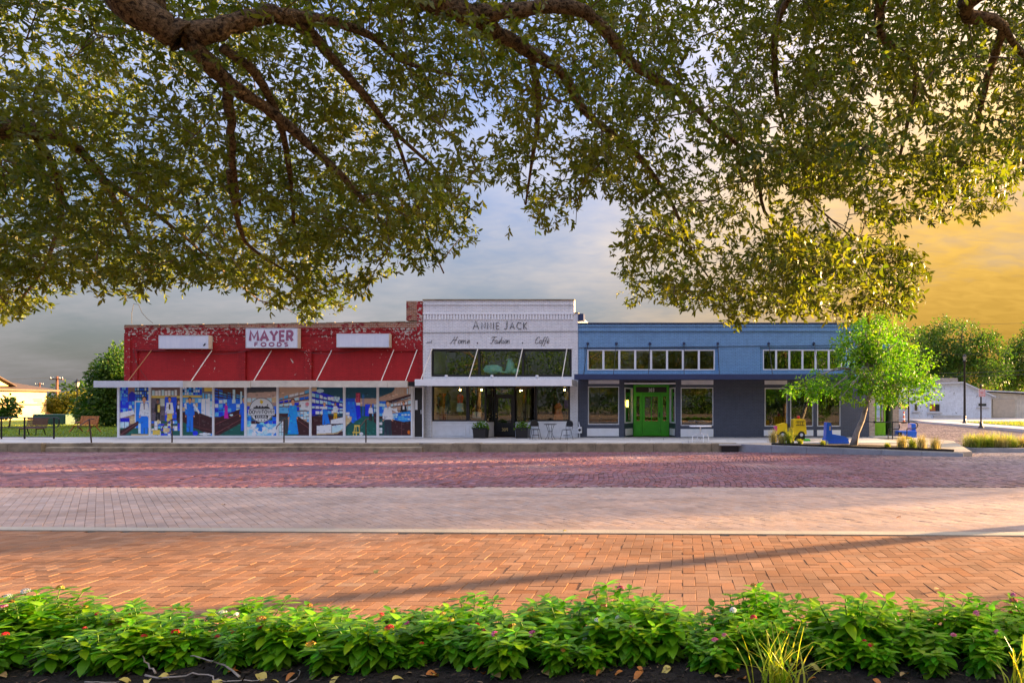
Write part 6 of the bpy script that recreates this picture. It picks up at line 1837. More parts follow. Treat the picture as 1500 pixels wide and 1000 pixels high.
bwin(1337.5, 589.5, 1345.5, 603, 1)
bwin(1359.5, 590, 1378, 604, 0)
bwin(1431, 589, 1446.5, 596.5, 1)
part(MB().box(X(1367), X(1407), Yw - .3, Yw - .005, zg, Z(608)), 'plinth', M['concrete'], t)
part(MB().box(X(1300), X(1330), Yw - .1, Yw - .005, zg, Z(590)), 'door_bay', M['greymetal'], t)
t = thing('metal_shed', 'beige sheet metal shed with sliding door right of the white building', 'shed', (PX(1500, Yw + 1), Yw + 1, -.18))
shed_wall = part(MB().prism_y([(X(1452) + .02, zg), (X(1640), zg), (X(1640), Z(583)), (X(1500), Z(577)), (X(1452) + .02, Z(574))], Yw + 1, Yw + 18), 'wall', M['cream'], t)
for i in range(46):
    xx = X(1453) + i * .34
    zt_ = np.interp(xx, [X(1452), X(1500), X(1640)], [Z(574), Z(577), Z(583)])
    part(MB().box(xx, xx + .05, Yw + .96, Yw + .998, zg, zt_ - .03), 'rib', M['cream'], shed_wall)
part(MB().box(X(1459), X(1492), Yw + .85, Yw + .93, zg + .05, Z(584)), 'sliding_door', worn('door_beige', (.5, .42, .32), .6, .15), t)
part(MB().hexa([(X(1446), Yw + .4, Z(572.5)), (X(1650), Yw + .4, Z(582)), (X(1650), Yw + 18, Z(582)), (X(1446), Yw + 18, Z(572.5)),
                (X(1446), Yw + .4, Z(571)), (X(1650), Yw + .4, Z(580.5)), (X(1650), Yw + 18, Z(580.5)), (X(1446), Yw + 18, Z(571))]), 'roof', M['greymetal'], t)
# trees behind
bg_tree('broad green tree standing behind the weathered white building', 1405, 104, [(1400, 502, 50, 34), (1370, 520, 38, 34), (1440, 520, 34, 30), (1420, 545, 60, 22), (1385, 545, 40, 26), (1452, 500, 12, 12)], -.2, LM['mid'], 620, 24, .42, 41, clump=1.0, r0=.4)
bg_tree('darker tree filling the gap right of the broad tree', 1490, 112, [(1490, 540, 34, 36), (1470, 552, 34, 24), (1520, 520, 40, 44), (1482, 505, 10, 12)], -.2, LM['mid'], 420, 24, .46, 42, clump=1.0, r0=.35)
bg_tree('tree behind the young tree and corner of the blue shop', 1330, 118, [(1335, 520, 40, 40), (1360, 545, 40, 26)], -.2, LM['mid'], 300, 24, .5, 43, clump=1.1, r0=.35)
bg_tree('tall tree out beyond the right edge of the shed', 1590, 98, [(1590, 530, 60, 50)], -.2, LM['mid'], 260, 22, .5, 44, clump=1.1, r0=.35)
for i, (y0, y1, Y) in enumerate(((546.5, 537.5, 74), (551, 544, 75), (519, 512, 78), (475, 470, 90))):
    a, b = PP(1375, y0, Y), PP(1560, y1, Y)
    solo(MB().tube(sag(a, b, .15, 8), .022 if i < 2 else .014, 4), 'overhead_wire', M['cable'], ['thick overhead wire in front of the broad tree, upper', 'thick overhead wire in front of the broad tree, lower', 'thin overhead wire high in front of the broad tree', 'faint overhead wire against the golden sky'][i], 'wire', tuple(a))

# ================================================================== CORNER PLANTING
Yt = 27.45
bx_ = PX(1250, Yt); bz_ = BEDZ(Yt)
K = Yt / F
blobs = [crown_px(1252, 505, Yt, 34, 36), crown_px(1300, 500, Yt + .3, 42, 34), crown_px(1332, 535, Yt, 40, 32), crown_px(1285, 545, Yt - .4, 48, 34), crown_px(1215, 560, Yt - .3, 38, 18),
         crown_px(1180, 572, Yt, 26, 14), crown_px(1350, 570, Yt + .2, 28, 22), crown_px(1245, 570, Yt - .8, 38, 22), crown_px(1370, 585, Yt, 14, 8), crown_px(1310, 580, Yt, 40, 14), crown_px(1275, 470, Yt, 30, 12), crown_px(1285, 520, Yt + .9, 50, 40)]
tree('young_tree', 'bright green young tree with pale bark in the corner mulch bed', (bx_, Yt, bz_), blobs, 390, 34, .13, LM['lime'], M['palebark'],
     [(bx_, Yt, bz_ - .05), (bx_ + .14, Yt, bz_ + .5), PP(1263, 615, Yt), PP(1271, 585, Yt), PP(1280, 560, Yt), PP(1281, 535, Yt)], .13, None, 51, .30, 26, .35, .55)
for i, (px, py, h, sp_, mt, lab) in enumerate((
        (1133, 651, .62, .32, 'straw', 'straw coloured feather grass clump at the left end of the corner bed'),
        (1157, 652, .70, .36, 'sedge', 'green leafy grass clump in front of the toy truck'),
        (1145, 653, .42, .26, 'straw', 'short straw grass clump between two taller clumps by the truck'),
        (1172, 654, .22, .2, 'sedge', 'tiny green grass tuft right of the truck'),
        (1206, 654, .2, .2, 'sedge', 'tiny green grass tuft in front of the blue ride'),
        (1300, 657, .18, .2, 'sedge', 'small pale tuft right of the young tree'),
        (1321, 664, .55, .34, 'straw', 'feather grass clump right of the young tree, first of three'),
        (1336, 662, .45, .34, 'sedge', 'low green grass among the three feather clumps'),
        (1350, 666, .60, .32, 'straw', 'tall feather grass clump, second of three right of the tree'),
        (1370, 667, .52, .34, 'straw', 'feather grass clump at the right tip of the corner bed'))):
    Y = 1000 * (CAMZ + .13) / (py - 590)
    Y = min(max(Y, 25.6), 28.6)
    x = PX(px, Y)
    ky = KA.y + (x - KA.x) * d.y / d.x
    Y = max(Y, ky + .38); x = PX(px, Y)
    grass_clump(lab, (x, Y, BEDZ(Y)), h, sp_, 260, LM[mt], 60 + i, 'feather grass clumps in the corner bed', w=.007)
for i, (px, Y, h) in enumerate(((1412, 29.0, .72), (1430, 28.9, .8), (1448, 29.0, .85), (1466, 28.9, .8), (1480, 29.0, .7), (1422, 29.8, .8), (1440, 29.8, .9), (1458, 29.8, .9), (1475, 29.8, .8), (1500, 29.2, .75))):
    x = max(PX(px, Y), 12.35)
    grass_clump(['leftmost', 'second', 'third', 'fourth', 'fifth', 'back left', 'back middle left', 'back middle right', 'back right', 'far right'][i] + ' feathery green grass clump on the right-hand island', (x, Y, -.235), h * .8, .62, 420, LM['sedge'] if i % 3 else LM['straw'], 80 + i, 'grass clumps on the right-hand island', w=.007, droop=1.0)
# ================================================================== THE OAK OVERHEAD
ro = np.random.default_rng(99)
oak = thing('oak_tree', 'spreading oak whose leafy limbs hang over the whole top of the view', 'tree', (-5.6, -1.6, 0))
T0 = Vector((-5.6, -1.6, 0))
part(MB().tube([T0 + Vector((0, 0, -.1)), T0 + Vector((.05, .05, .35)), T0 + Vector((.1, .2, 2.0)), T0 + Vector((.3, .5, 3.6)), T0 + Vector((.6, .9, 4.6))], [.62, .48, .42, .38, .34], 14), 'trunk', M['bark'], oak, True)
fork1 = T0 + Vector((.6, .9, 4.6))
LIMBS = [  # (photo px, py, distance, radius)
 [fork1, (120, -60, 4.3, .17), (175, -8, 4.5, .155), (225, 30, 4.6, .14), (268, 55, 4.7, .125)],
 [(268, 55, 4.7, .12), (300, 86, 4.8, .085), (335, 122, 5.0, .075), (400, 166, 5.3, .06), (470, 228, 5.6, .045), (530, 290, 5.9, .03), (575, 345, 6.2, .018)],
 [(268, 55, 4.7, .12), (320, 42, 4.8, .095), (370, 27, 4.9, .09), (410, 22, 5.0, .085), (450, 45, 5.2, .065), (490, 90, 5.4, .052), (530, 135, 5.6, .042), (575, 190, 5.9, .03), (640, 250, 6.3, .018)],
 [(410, 22, 5.0, .07), (470, 28, 5.2, .05), (540, 50, 5.5, .042), (590, 90, 5.8, .03), (660, 110, 6.2, .018)],
 [(335, 122, 5.0, .06), (338, 180, 5.2, .045), (340, 240, 5.4, .035), (350, 300, 5.7, .022)],
 [(325, 70, 4.85, .05), (375, 110, 5.1, .045), (410, 180, 5.5, .036), (425, 260, 5.9, .026), (430, 330, 6.3, .016)],
 [(335, 250, 5.4, .03), (350, 330, 5.8, .026), (370, 365, 6.1, .02), (440, 410, 6.5, .012)],
 [T0 + Vector((.3, .5, 3.6)), (-90, 150, 5.0, .12), (-20, 188, 5.4, .10), (50, 192, 5.7, .085), (105, 212, 6.0, .06), (150, 260, 6.4, .045), (185, 330, 6.8, .028), (215, 400, 7.2, .014)],
 [(50, 192, 5.7, .05), (90, 290, 6.2, .035), (70, 380, 6.7, .022), (30, 440, 7.1, .012)],
 [fork1, Vector((-3.2, 2.6, 5.6)), (600, -40, 4.9, .15), (640, -2, 5.0, .12), (690, 20, 5.1, .105), (730, 50, 5.3, .085), (775, 75, 5.5, .07), (825, 110, 5.8, .058), (860, 165, 6.1, .048), (935, 228, 6.5, .04), (985, 300, 6.9, .026), (1015, 370, 7.3, .016), (1060, 440, 7.7, .008)],
 [(690, 20, 5.1, .08), (760, 15, 5.2, .075), (845, 12, 5.3, .07), (890, 50, 5.5, .066), (925, 92, 5.7, .058), (985, 130, 6.0, .046), (1040, 178, 6.3, .036), (1105, 240, 6.7, .03), (1120, 310, 7.0, .024), (1165, 350, 7.3, .02), (1230, 385, 7.6, .013), (1310, 420, 7.9, .008)],
 [(640, -2, 5.0, .05), (610, -20, 4.9, .05)],
 [(1105, 240, 6.7, .022), (1180, 290, 7.0, .018), (1250, 350, 7.4, .01)],
 [(775, 75, 5.5, .05), (790, 150, 5.8, .035), (780, 230, 6.2, .022), (770, 300, 6.6, .01)],
 [(575, 190, 5.9, .025), (600, 260, 6.3, .02), (620, 330, 6.7, .014), (650, 400, 7.1, .008)],
 [(150, 260, 6.4, .03), (250, 330, 6.8, .024), (330, 400, 7.3, .015), (380, 440, 7.6, .008)],
]
oak2 = thing('oak_tree', 'second oak on the right with branches hanging at the upper right', 'tree', (6.2, -1.2, 0))
T1 = Vector((6.2, -1.2, 0))
part(MB().tube([T1 + Vector((0, 0, -.1)), T1 + Vector((0, 0, .3)), T1 + Vector((-.1, .2, 2.2)), T1 + Vector((-.4, .6, 4.0)), T1 + Vector((-.6, 1.0, 5.0))], [.5, .38, .34, .30, .26], 14), 'trunk', M['bark'], oak2, True)
fork2 = T1 + Vector((-.6, 1.0, 5.0))
LIMBS2 = [
 [fork2, (1420, -120, 4.4, .11), (1330, -50, 4.9, .075), (1292, 0, 5.3, .06), (1290, 50, 5.5, .05), (1325, 82, 5.7, .042), (1342, 110, 5.9, .034), (1330, 180, 6.2, .024), (1310, 260, 6.5, .012)],
 [(1330, -50, 4.9, .06), (1200, -40, 5.0, .05), (1142, 20, 5.3, .042), (1135, 90, 5.6, .036), (1140, 148, 5.9, .025), (1160, 220, 6.3, .012)],
 [fork2, (1500, -60, 4.6, .09), (1470, 40, 5.2, .05), (1440, 140, 5.8, .035), (1420, 230, 6.3, .02), (1380, 310, 6.7, .01)],
 [(1470, 40, 5.2, .04), (1520, 130, 5.7, .03), (1500, 240, 6.3, .015)],
]
def L2P(q): return (q, None) if isinstance(q, Vector) else (PP(q[0], q[1], q[2]), q[3])
def build_limbs(rows, parent):
    out = []
    for row in rows:
        P_, R_ = [], []
        for q in row:
            p_, r_ = L2P(q)
            P_.append(p_); R_.append(r_)
        for i in range(len(R_)):
            if R_[i] is None: R_[i] = .24 if i == 0 else .2
        # finer, slightly knotty path
        pts, rad = [], []
        for i in range(len(P_) - 1):
            a, b = P_[i], P_[i + 1]
            p0 = P_[i - 1] if i else a + (a - b) * .3
            p3 = P_[i + 2] if i + 2 < len(P_) else b + (b - a) * .3
            for s_ in range(4):
                f = s_ / 4
                c_ = .5 * ((2 * a) + (b - p0) * f + (2 * p0 - 5 * a + 4 * b - p3) * f * f + (3 * a - p0 - 3 * b + p3) * f ** 3)
                r_ = R_[i] + (R_[i + 1] - R_[i]) * f
                c_ = c_ + Vector(ro.normal(0, 1, 3)) * r_ * .08
                pts.append(c_); rad.append(r_ * .74 * (1 + .06 * ro.normal()))
        pts.append(P_[-1]); rad.append(R_[-1])
        part(MB().tube(pts, rad, 10), 'limb', M['bark'], parent, True)
        out += list(zip(pts, rad))
    return out

# outline (photo pixels) of where foliage hangs
OUT = [(-260, -260), (1760, -260), (1760, 250), (1500, 215), (1492, 296), (1440, 325), (1405, 335), (1370, 330), (1340, 325), (1296, 347), (1268, 325), (1235, 292), (1205, 290), (1215, 330),
       (1250, 345), (1300, 350), (1355, 378), (1366, 405), (1352, 430), (1342, 468), (1290, 466), (1240, 478), (1208, 470), (1165, 472), (1100, 470), (1072, 488), (1045, 450), (1005, 460), (960, 440), (925, 452),
       (878, 418), (902, 388), (890, 352), (918, 312), (890, 290), (850, 300), (842, 340), (800, 352), (775, 358), (768, 310), (738, 270), (705, 290), (702, 330), (700, 378), (668, 372), (640, 392), (662, 442),
       (622, 420), (585, 405), (548, 412), (540, 452), (480, 462), (448, 476), (420, 455), (385, 462), (362, 436), (330, 430), (300, 420), (240, 440), (205, 456), (170, 436), (132, 424), (95, 440), (105, 462), (60, 452), (25, 476), (-60, 480), (-260, 430)]
OUT_A = np.array(OUT, float)
def inside(px, py):
    ins = np.zeros(px.shape, bool)
    for i in range(len(OUT_A)):
        (x1, y1), (x2, y2) = OUT_A[i], OUT_A[(i + 1) % len(OUT_A)]
        if y1 == y2: continue
        ins ^= ((y1 > py) != (y2 > py)) & (px < (x2 - x1) * (py - y1) / (y2 - y1) + x1)
    return ins

def foliage(limb_pts, parent, x_lo, x_hi, n_clusters, seed):
    r = np.random.default_rng(seed)
    LP = np.array([tuple(p) for p, _ in limb_pts]); LR = np.array([q for _, q in limb_pts])
    ok_l = LR < .09
    LP, LR = LP[ok_l], LR[ok_l]
    # cluster centres, sorted so that twigs chain outwards from the limbs
    px = r.uniform(x_lo, x_hi, n_clusters * 4); py = r.uniform(-230, 500, n_clusters * 4)
    m = inside(px, py)
    # open sky windows between the boughs
    for (hx_, hy_, rx, ry, keep) in ((595, 200, 40, 40, .3), (420, 110, 26, 26, .3), (715, 190, 26, 60, .45), (560, 225, 22, 26, .3), (840, 215, 20, 26, .3), (800, 240, 26, 30, .5), (1010, 395, 26, 30, .35), (1035, 420, 30, 20, .35),
                                     (300, 230, 20, 20, .4), (1380, 180, 60, 50, .55), (1440, 200, 50, 60, .5), (960, 390, 16, 16, .4), (640, 215, 16, 30, .3), (1085, 425, 14, 14, .3), (60, 60, 40, 40, .55), (1290, 300, 30, 16, .4)):
        hole = ((px - hx_) / rx) ** 2 + ((py - hy_) / ry) ** 2 < 1
        m &= ~(hole & (r.random(len(px)) > keep))
    px, py = px[m][:n_clusters], py[m][:n_clusters]
    dep = 4.7 + 3.4 * r.random(len(px)) ** .8 + np.clip((py - 250) / 250, 0, 1) * .5
    C = np.stack([(px - HX) * dep / F, dep, CAMZ - (py - HY) * dep / F], -1)
    # twigs: each cluster joins the nearest wood already there
    nodes = [LP]; node_r = [np.maximum(LR * .45, .006)]
    dist = np.min(np.linalg.norm(C[:, None, :] - LP[None, ::3, :], axis=2), axis=1)
    order = np.argsort(dist)
    allp = LP.copy()
    tw = MB()
    dirs = np.zeros_like(C)
    for i in order:
        c_ = C[i]
        dd_ = np.linalg.norm(allp - c_, axis=1) + .25 * np.maximum(0, c_[2] - allp[:, 2])
        j = int(np.argmin(dd_))
        a, b = Vector(allp[j]), Vector(c_)
        L_ = (b - a).length
        if L_ > 1e-3:
            mid = a.lerp(b, .5) + Vector((0, 0, .10 * L_)) + Vector(r.normal(0, .05, 3)) * L_
            r_ = .0045 + .004 * min(L_, 1.5)
            tw.tube([a, a.lerp(mid, .55), mid, mid.lerp(b, .55) + Vector((0, 0, .01)), b], [r_, r_ * .85, r_ * .7, r_ * .55, .003], 4, False)
            dirs[i] = tuple((b - mid).normalized())
            new = np.array([tuple(a.lerp(mid, .6)), tuple(mid), tuple(b)])
            allp = np.vstack([allp, new])
    o = part(tw, 'twigs', M['twig'], parent); o['kind'] = 'stuff'
    # sprigs: short whorls of narrow leaves
    ns = 18
    ci = np.repeat(np.arange(len(C)), ns)
    n = len(ci)
    spos = C[ci] + r.normal(0, 1, (n, 3)) * np.array([.165, .165, .115])
    sdir = dirs[ci] * .5 + (spos - C[ci]) * 2.5 + r.normal(0, .35, (n, 3)) + np.array([0, 0, -.15])
    sdir /= np.linalg.norm(sdir, axis=1, keepdims=True)
    # do not stray below the outline
    qx = HX + spos[:, 0] / spos[:, 1] * F; qy = HY - (spos[:, 2] - CAMZ) / spos[:, 1] * F
    keep = inside(qx, qy) | (r.random(n) < .03)
    keep &= spos[:, 1] > 3.6
    spos, sdir, sci = spos[keep], sdir[keep], ci[keep]
    n = len(spos)
    nl = 7
    li = np.repeat(np.arange(n), nl); m = len(li)
    a = np.tile(np.linspace(0, 2 * np.pi, nl, endpoint=False), n) + np.repeat(r.uniform(0, 6.28, n), nl)
    d_ = sdir[li]
    ref = np.where(np.abs(d_[:, 2:3]) < .9, np.array([[0, 0, 1.]]), np.array([[1., 0, 0]]))
    u = np.cross(d_, ref); u /= np.linalg.norm(u, axis=1, keepdims=True)
    w = np.cross(d_, u)
    rad_ = u * np.cos(a)[:, None] + w * np.sin(a)[:, None]
    ax = d_ * r.uniform(.5, 1.4, (m, 1)) + rad_ * r.uniform(.5, 1.0, (m, 1)) + np.array([0, 0, -.12])
    nm = d_ - rad_ * .3 + np.array([0, 0, .45]) + r.normal(0, .25, (m, 3))
    pos = spos[li] - d_ * (r.random((m, 1)) * .13)
    L = r.uniform(.040, .086, m); W_ = L * r.uniform(.28, .40, m)
    ct = r.random((len(C), 3)); st = r.random((n, 3))
    T = np.clip(.45 * ct[sci][li] + .25 * st[li] + .30 * r.random((m, 3)), 0, 1)
    # the 300 that show largest are objects of their own
    qx = HX + pos[:, 0] / pos[:, 1] * F; qy = HY - (pos[:, 2] - CAMZ) / pos[:, 1] * F
    show = np.where((qx > 10) & (qx < 1490) & (qy > 8), pos[:, 1], 1e9)
    near = np.argsort(show)[:150]
    rest = np.setdiff1d(np.arange(m), near)
    V, Fc = leaf_block(pos[rest], ax[rest], nm[rest], L[rest], W_[rest])
    V = V - np.array(LOC[parent.name])
    o = link(bpy.data.objects.new('crown', np_mesh('crown', V, Fc, LM['oak'], np.repeat(T[rest], 6, 0))), parent)
    o['kind'] = 'stuff'
    protos = []
    one = np.zeros((1, 3))
    for q in range(6):
        V, Fc = leaf_block(one, np.array([[0, 1., 0]]), np.array([[0, 0, 1.]]), np.ones(1), np.full(1, .3), .12)
        protos.append(np_mesh('leaf', V, Fc, LM['oak'], np.repeat(r.random((1, 3)), 6, 0)))
    for q, i in enumerate(near):
        o = link(bpy.data.objects.new('leaf', protos[q % 6]), parent)
        y_ = Vector(ax[i]).normalized(); x_ = y_.cross(Vector(nm[i])).normalized(); z_ = x_.cross(y_)
        s_ = float(L[i])
        mt = Matrix(((x_.x, y_.x, z_.x), (x_.y, y_.y, z_.y), (x_.z, y_.z, z_.z))).to_4x4()
        o.matrix_local = Matrix.Translation(Vector(pos[i]) - Vector(LOC[parent.name])) @ mt @ Matrix.Scale(s_, 4)
    return m

lp = build_limbs(LIMBS, oak)
n1 = foliage(lp, oak, -240, 1240, 1420, 5)
lp2 = build_limbs(LIMBS2, oak2)
n2 = foliage(lp2 + [q for q in lp if q[0].x > .3], oak2, 1160, 1740, 570, 6)
print('oak leaves', n1, n2)

# ================================================================== FOREGROUND FLOWER BED
struct(MB().prism_z([(-14, 1.2), (9, 1.2), (9, 4.78), (-14, 4.78)], -.3, .012), 'flower_bed', M['mulch'])
rf = np.random.default_rng(31)
# mulch chips
n = 9000
x = rf.uniform(-5.2, 3.2, n); y = rf.uniform(3.2, 4.78, n)
axc = np.stack([rf.normal(0, 1, n), rf.normal(0, 1, n), rf.normal(0, .18, n)], -1)
V, Fc = leaf_block(np.stack([x, y, .014 + .018 * rf.random(n)], -1), axc, np.stack([rf.normal(0, .3, n), rf.normal(0, .3, n), np.ones(n)], -1), rf.uniform(.02, .07, n), rf.uniform(.006, .016, n), .05)
tone = rf.random(n)[:, None]
T = np.where(tone > .93, np.array([[.22, .14, .08]]), np.where(tone > .6, np.array([[.05, .033, .022]]), np.array([[.014, .010, .008]])))
o = link(bpy.data.objects.new('mulch_chips', np_mesh('mulch_chips', V, Fc, tinted('mulch_chip', .9, 80, .2), np.repeat(T, 6, 0))))
o['kind'] = 'stuff'; o['label'] = 'dark shredded bark mulch covering the flower bed'; o['category'] = 'mulch'

# broad bedding leaf, curved and folded along the rib
def broad_leaf(L=1.0, W_=.42, nseg=6, droop=.35, fold=.16):
    V, Fc = [], []
    for i in range(nseg + 1):
        f = i / nseg
        w = W_ * .5 * (math.sin(math.pi * min(f * 1.02, 1) ** .82) ** .9 if 0 < f < 1 else 0.0) + .004
        yv = L * f * (1 - .12 * droop * f); zv = -L * droop * f * f * .5
        V += [(-w, yv, zv + fold * w), (0, yv, zv), (w, yv, zv + fold * w)]
    for i in range(nseg):
        b = 3 * i
        Fc += [(b, b + 1, b + 4, b + 3), (b + 1, b + 2, b + 5, b + 4)]
    return np.array(V), np.array(Fc)
LEAF_V, LEAF_F = broad_leaf()
def place_leaves(pos, ydir, up, scale):
    ydir = ydir / np.linalg.norm(ydir, axis=1, keepdims=True)
    xd = np.cross(ydir, up); xd /= np.linalg.norm(xd, axis=1, keepdims=True) + 1e-9
    zd = np.cross(xd, ydir)
    V = pos[:, None, :] + scale[:, None, None] * (LEAF_V[None, :, 0:1] * xd[:, None, :] + LEAF_V[None, :, 1:2] * ydir[:, None, :] + LEAF_V[None, :, 2:3] * zd[:, None, :])
    Fc = (np.arange(len(pos))[:, None, None] * len(LEAF_V) + LEAF_F[None]).reshape(-1, 4)
    return V.reshape(-1, 3), Fc

def flower_head_mesh(c1, c2, seed):
    """small dome of five-petalled stars"""
    r = np.random.default_rng(seed)
    n = 16
    d_ = rnd_dirs(n * 3, r); d_ = d_[d_[:, 2] > .05][:n]; n = len(d_)
    V, Fc, T = [], [], []
    for q in range(n):
        dq = d_[q]; c = dq * .017
        u = np.cross(dq, [0.3, .2, .9]); u /= np.linalg.norm(u); w = np.cross(dq, u)
        col_ = np.array(c1) * r.uniform(.7, 1.15) if r.random() < .8 else np.array(c2)
        for pt in range(5):
            a = 2 * math.pi * pt / 5
            t_ = u * math.cos(a) + w * math.sin(a); s_ = u * math.cos(a + 1.57) + w * math.sin(a + 1.57)
            b = len(V)
            V += [c, c + t_ * .007 + s_ * .0032 + dq * .002, c + t_ * .0115 + dq * .001, c + t_ * .007 - s_ * .0032 + dq * .002]
            Fc.append((b, b + 1, b + 2, b + 3)); T += [col_] * 4
    return np_mesh('flower_head', np.array(V), np.array(Fc), M['petal'], np.clip(np.array(T), 0, .9))
M['petal'] = tinted('petal', .6, 60, .05, .3, .05)
HEADS = {
 'red': [flower_head_mesh((.62, .02, .025), (.7, .1, .1), 1), flower_head_mesh((.5, .015, .03), (.6, .05, .08), 2)],
 'pink': [flower_head_mesh((.78, .12, .24), (.8, .4, .45), 3), flower_head_mesh((.6, .08, .28), (.8, .3, .4), 4)],
 'white': [flower_head_mesh((.8, .8, .76), (.7, .7, .4), 5)],
 'orange': [flower_head_mesh((.42, .17, .03), (.3, .25, .05), 6), flower_head_mesh((.5, .3, .04), (.25, .2, .05), 7)],
}
N_VAR = 7
VARS = []
for v_ in range(N_VAR):
    r = np.random.default_rng(200 + v_)
    pos, dr, up, sc, tip, stems = [], [], [], [], [], []
    for s_ in range(int(r.integers(8, 12))):
        a = r.uniform(0, 6.283); out = r.uniform(.03, .18); h = r.uniform(.20, .34)
        base_ = np.array([.03 * math.cos(a), .03 * math.sin(a), 0])
        top = np.array([out * math.cos(a) * 1.25, out * math.sin(a) * 1.25, h])
        stems.append((base_, top)); tip.append(top)
        nn_ = 8
        for q in range(nn_):
            f = .18 + .82 * q / (nn_ - 1)
            p_ = base_ + (top - base_) * f ** .9
            for e_ in range(3 if q < nn_ - 1 else 5):
                b = a + q * 1.3 + e_ * 2.1 + r.normal(0, .25)
                lift = (-.75 + 1.0 * f) + r.normal(0, .18)
                pos.append(p_); dr.append([math.cos(b), math.sin(b), lift]); up.append([0, 0, 1])
                sc.append((.128 - .045 * max(0, f - .5) * 2) * r.uniform(.75, 1.25))
    pos, dr, up, sc = map(np.array, (pos, dr, up, sc))
    n = len(pos)
    tnt = np.clip(np.stack([.25 + .65 * (pos[:, 2] / .34) ** 2 + r.normal(0, .15, n), .25 + .75 * r.random(n), r.random(n)], -1), 0, 1)
    big = np.argsort(-(sc * (1 + np.linalg.norm(pos[:, :2], axis=1) * 2)))[:14]
    rest = np.setdiff1d(np.arange(n), big)
    V, Fc = place_leaves(pos[rest], dr[rest], up[rest], sc[rest])
    fol = np_mesh('foliage', V, Fc, LM['bed'], np.repeat(tnt[rest], len(LEAF_V), 0), True)
    singles = []
    for i in big:
        V, Fc = place_leaves(np.zeros((1, 3)), dr[i:i + 1], up[i:i + 1], sc[i:i + 1])
        singles.append((np_mesh('leaf', V, Fc, LM['bed'], np.repeat(tnt[i:i + 1], len(LEAF_V), 0), True), tuple(pos[i])))
    mb = MB()
    for a, b in stems: mb.tube([a, (a + b) / 2 + np.array([0, 0, .01]), b], [.005, .004, .003], 5)
    VARS.append((fol, singles, mb.mesh('stems', worn('green_stem', (0.10, 0.20, 0.03), .6, .2)), tip))
spots = []
row_names = {0: 'front row', 1: 'middle row', 2: 'back row'}
for row, (y0, n, x0, x1) in enumerate(((4.16, 25, -4.4, 2.3), (4.37, 26, -4.75, 2.5), (4.58, 27, -4.95, 2.7))):
    for i in range(n):
        spots.append((row, i, x0 + (x1 - x0) * i / (n - 1) + rf.normal(0, .045), y0 + rf.normal(0, .045)))
ordn = lambda k: '%d%s' % (k, 'th' if 10 <= k % 100 <= 20 else {1: 'st', 2: 'nd', 3: 'rd'}.get(k % 10, 'th'))
colors = ['red', 'pink', 'white', 'orange', 'orange', 'red', 'pink', 'orange']
for (row, i, x, y) in spots:
    vi = int(rf.integers(N_VAR))
    fol, singles, stm, tips = VARS[vi]
    c_ = colors[int(rf.integers(len(colors)))]
    nfl = int(rf.integers(1, 3)) if rf.random() < .85 else 0
    lab = ('leafy bedding plant with %s blooms, ' % c_ if nfl else 'leafy bedding plant without open blooms, ') + '%s from the left in the %s' % (ordn(i + 1), row_names[row])
    t = thing('bedding_plant', lab, 'plant', (x, y, .012), 'flowering plants edging the paving')
    t.rotation_euler = (0, 0, float(rf.uniform(0, 6.28)))
    s_ = float(rf.uniform(.74, 1.15)) * (1.0 if row else .88)
    t.scale = (s_ * 1.06, s_ * 1.06, s_ * float(rf.uniform(.68, 1.02)))
    o = link(bpy.data.objects.new('foliage', fol), t); o['kind'] = 'stuff'
    link(bpy.data.objects.new('stems', stm), t)['kind'] = 'stuff'
    for me, p_ in singles:
        o = link(bpy.data.objects.new('leaf', me), t); o.location = p_
    for q in rf.choice(len(tips), min(nfl, len(tips)), replace=False):
        o = link(bpy.data.objects.new('flower_head', HEADS[c_][int(rf.integers(len(HEADS[c_])))]), t)
        o.location = tuple(tips[q] + np.array([0, 0, .012])); k_ = float(rf.uniform(.8, 1.3)); o.scale = (k_, k_, k_)
# strappy grass clumps at the front edge
for i, (px, py, h, sp_, nb) in enumerate(((1140, 1005, .34, .30, 60), (1490, 1000, .30, .2, 16))):
    Y = 3.86
    grass_clump(['yellow-green strappy grass clump in front of the flowers', 'few yellow-green grass blades at the right end of the bed'][i], (PX(px, Y), Y, .012), h, sp_, nb, leafy('strap_leaf_%d' % i, (0.15, 0.30, 0.015), (0.42, 0.52, 0.05), .4, .4, .4), 300 + i, None, 'strap_grass', .008)
# fallen sticks and leaves on the mulch
def stick(pts, r, label):
    Q_ = [Vector((PX(a, 3.95 + b), 3.95 + b, c)) for a, b, c in pts]
    P_ = []
    for u, v_ in zip(Q_[:-1], Q_[1:]):
        P_ += [u.lerp(v_, f) + Vector(rf.normal(0, .004, 3)) for f in (0.15, .4, .65, .85)]
    for w_ in P_: w_.z = max(w_.z, .024)
    return P_, solo(MB().tube(P_, [r * (1 - .6 * i / (len(P_) - 1)) for i in range(len(P_))], 6), 'fallen_branch', M['palebark'], label, 'branch', tuple(P_[0]), 'fallen sticks on the mulch', True)
stick([(205, .02, .03), (250, .0, .035), (300, .02, .05), (322, -.04, .03), (365, -.03, .03), (395, -.02, .025)], .006, 'long pale fallen branch lying on the mulch at left')
stick([(352, -.02, .03), (335, .08, .07), (300, .10, .10), (275, .14, .12)], .0075, 'forked pale fallen branch leaning into the left plants')
stick([(230, .02, .03), (215, .1, .09), (205, .16, .12)], .006, 'thin pale twig standing up from the fallen branch')
stick([(120, -.04, .022), (155, -.05, .022), (178, -.04, .025)], .004, 'thin straight twig on the mulch near the left edge')
stick([(420, -.06, .022), (435, .0, .03), (440, .08, .06)], .005, 'short twig leaning right of the fallen branches')
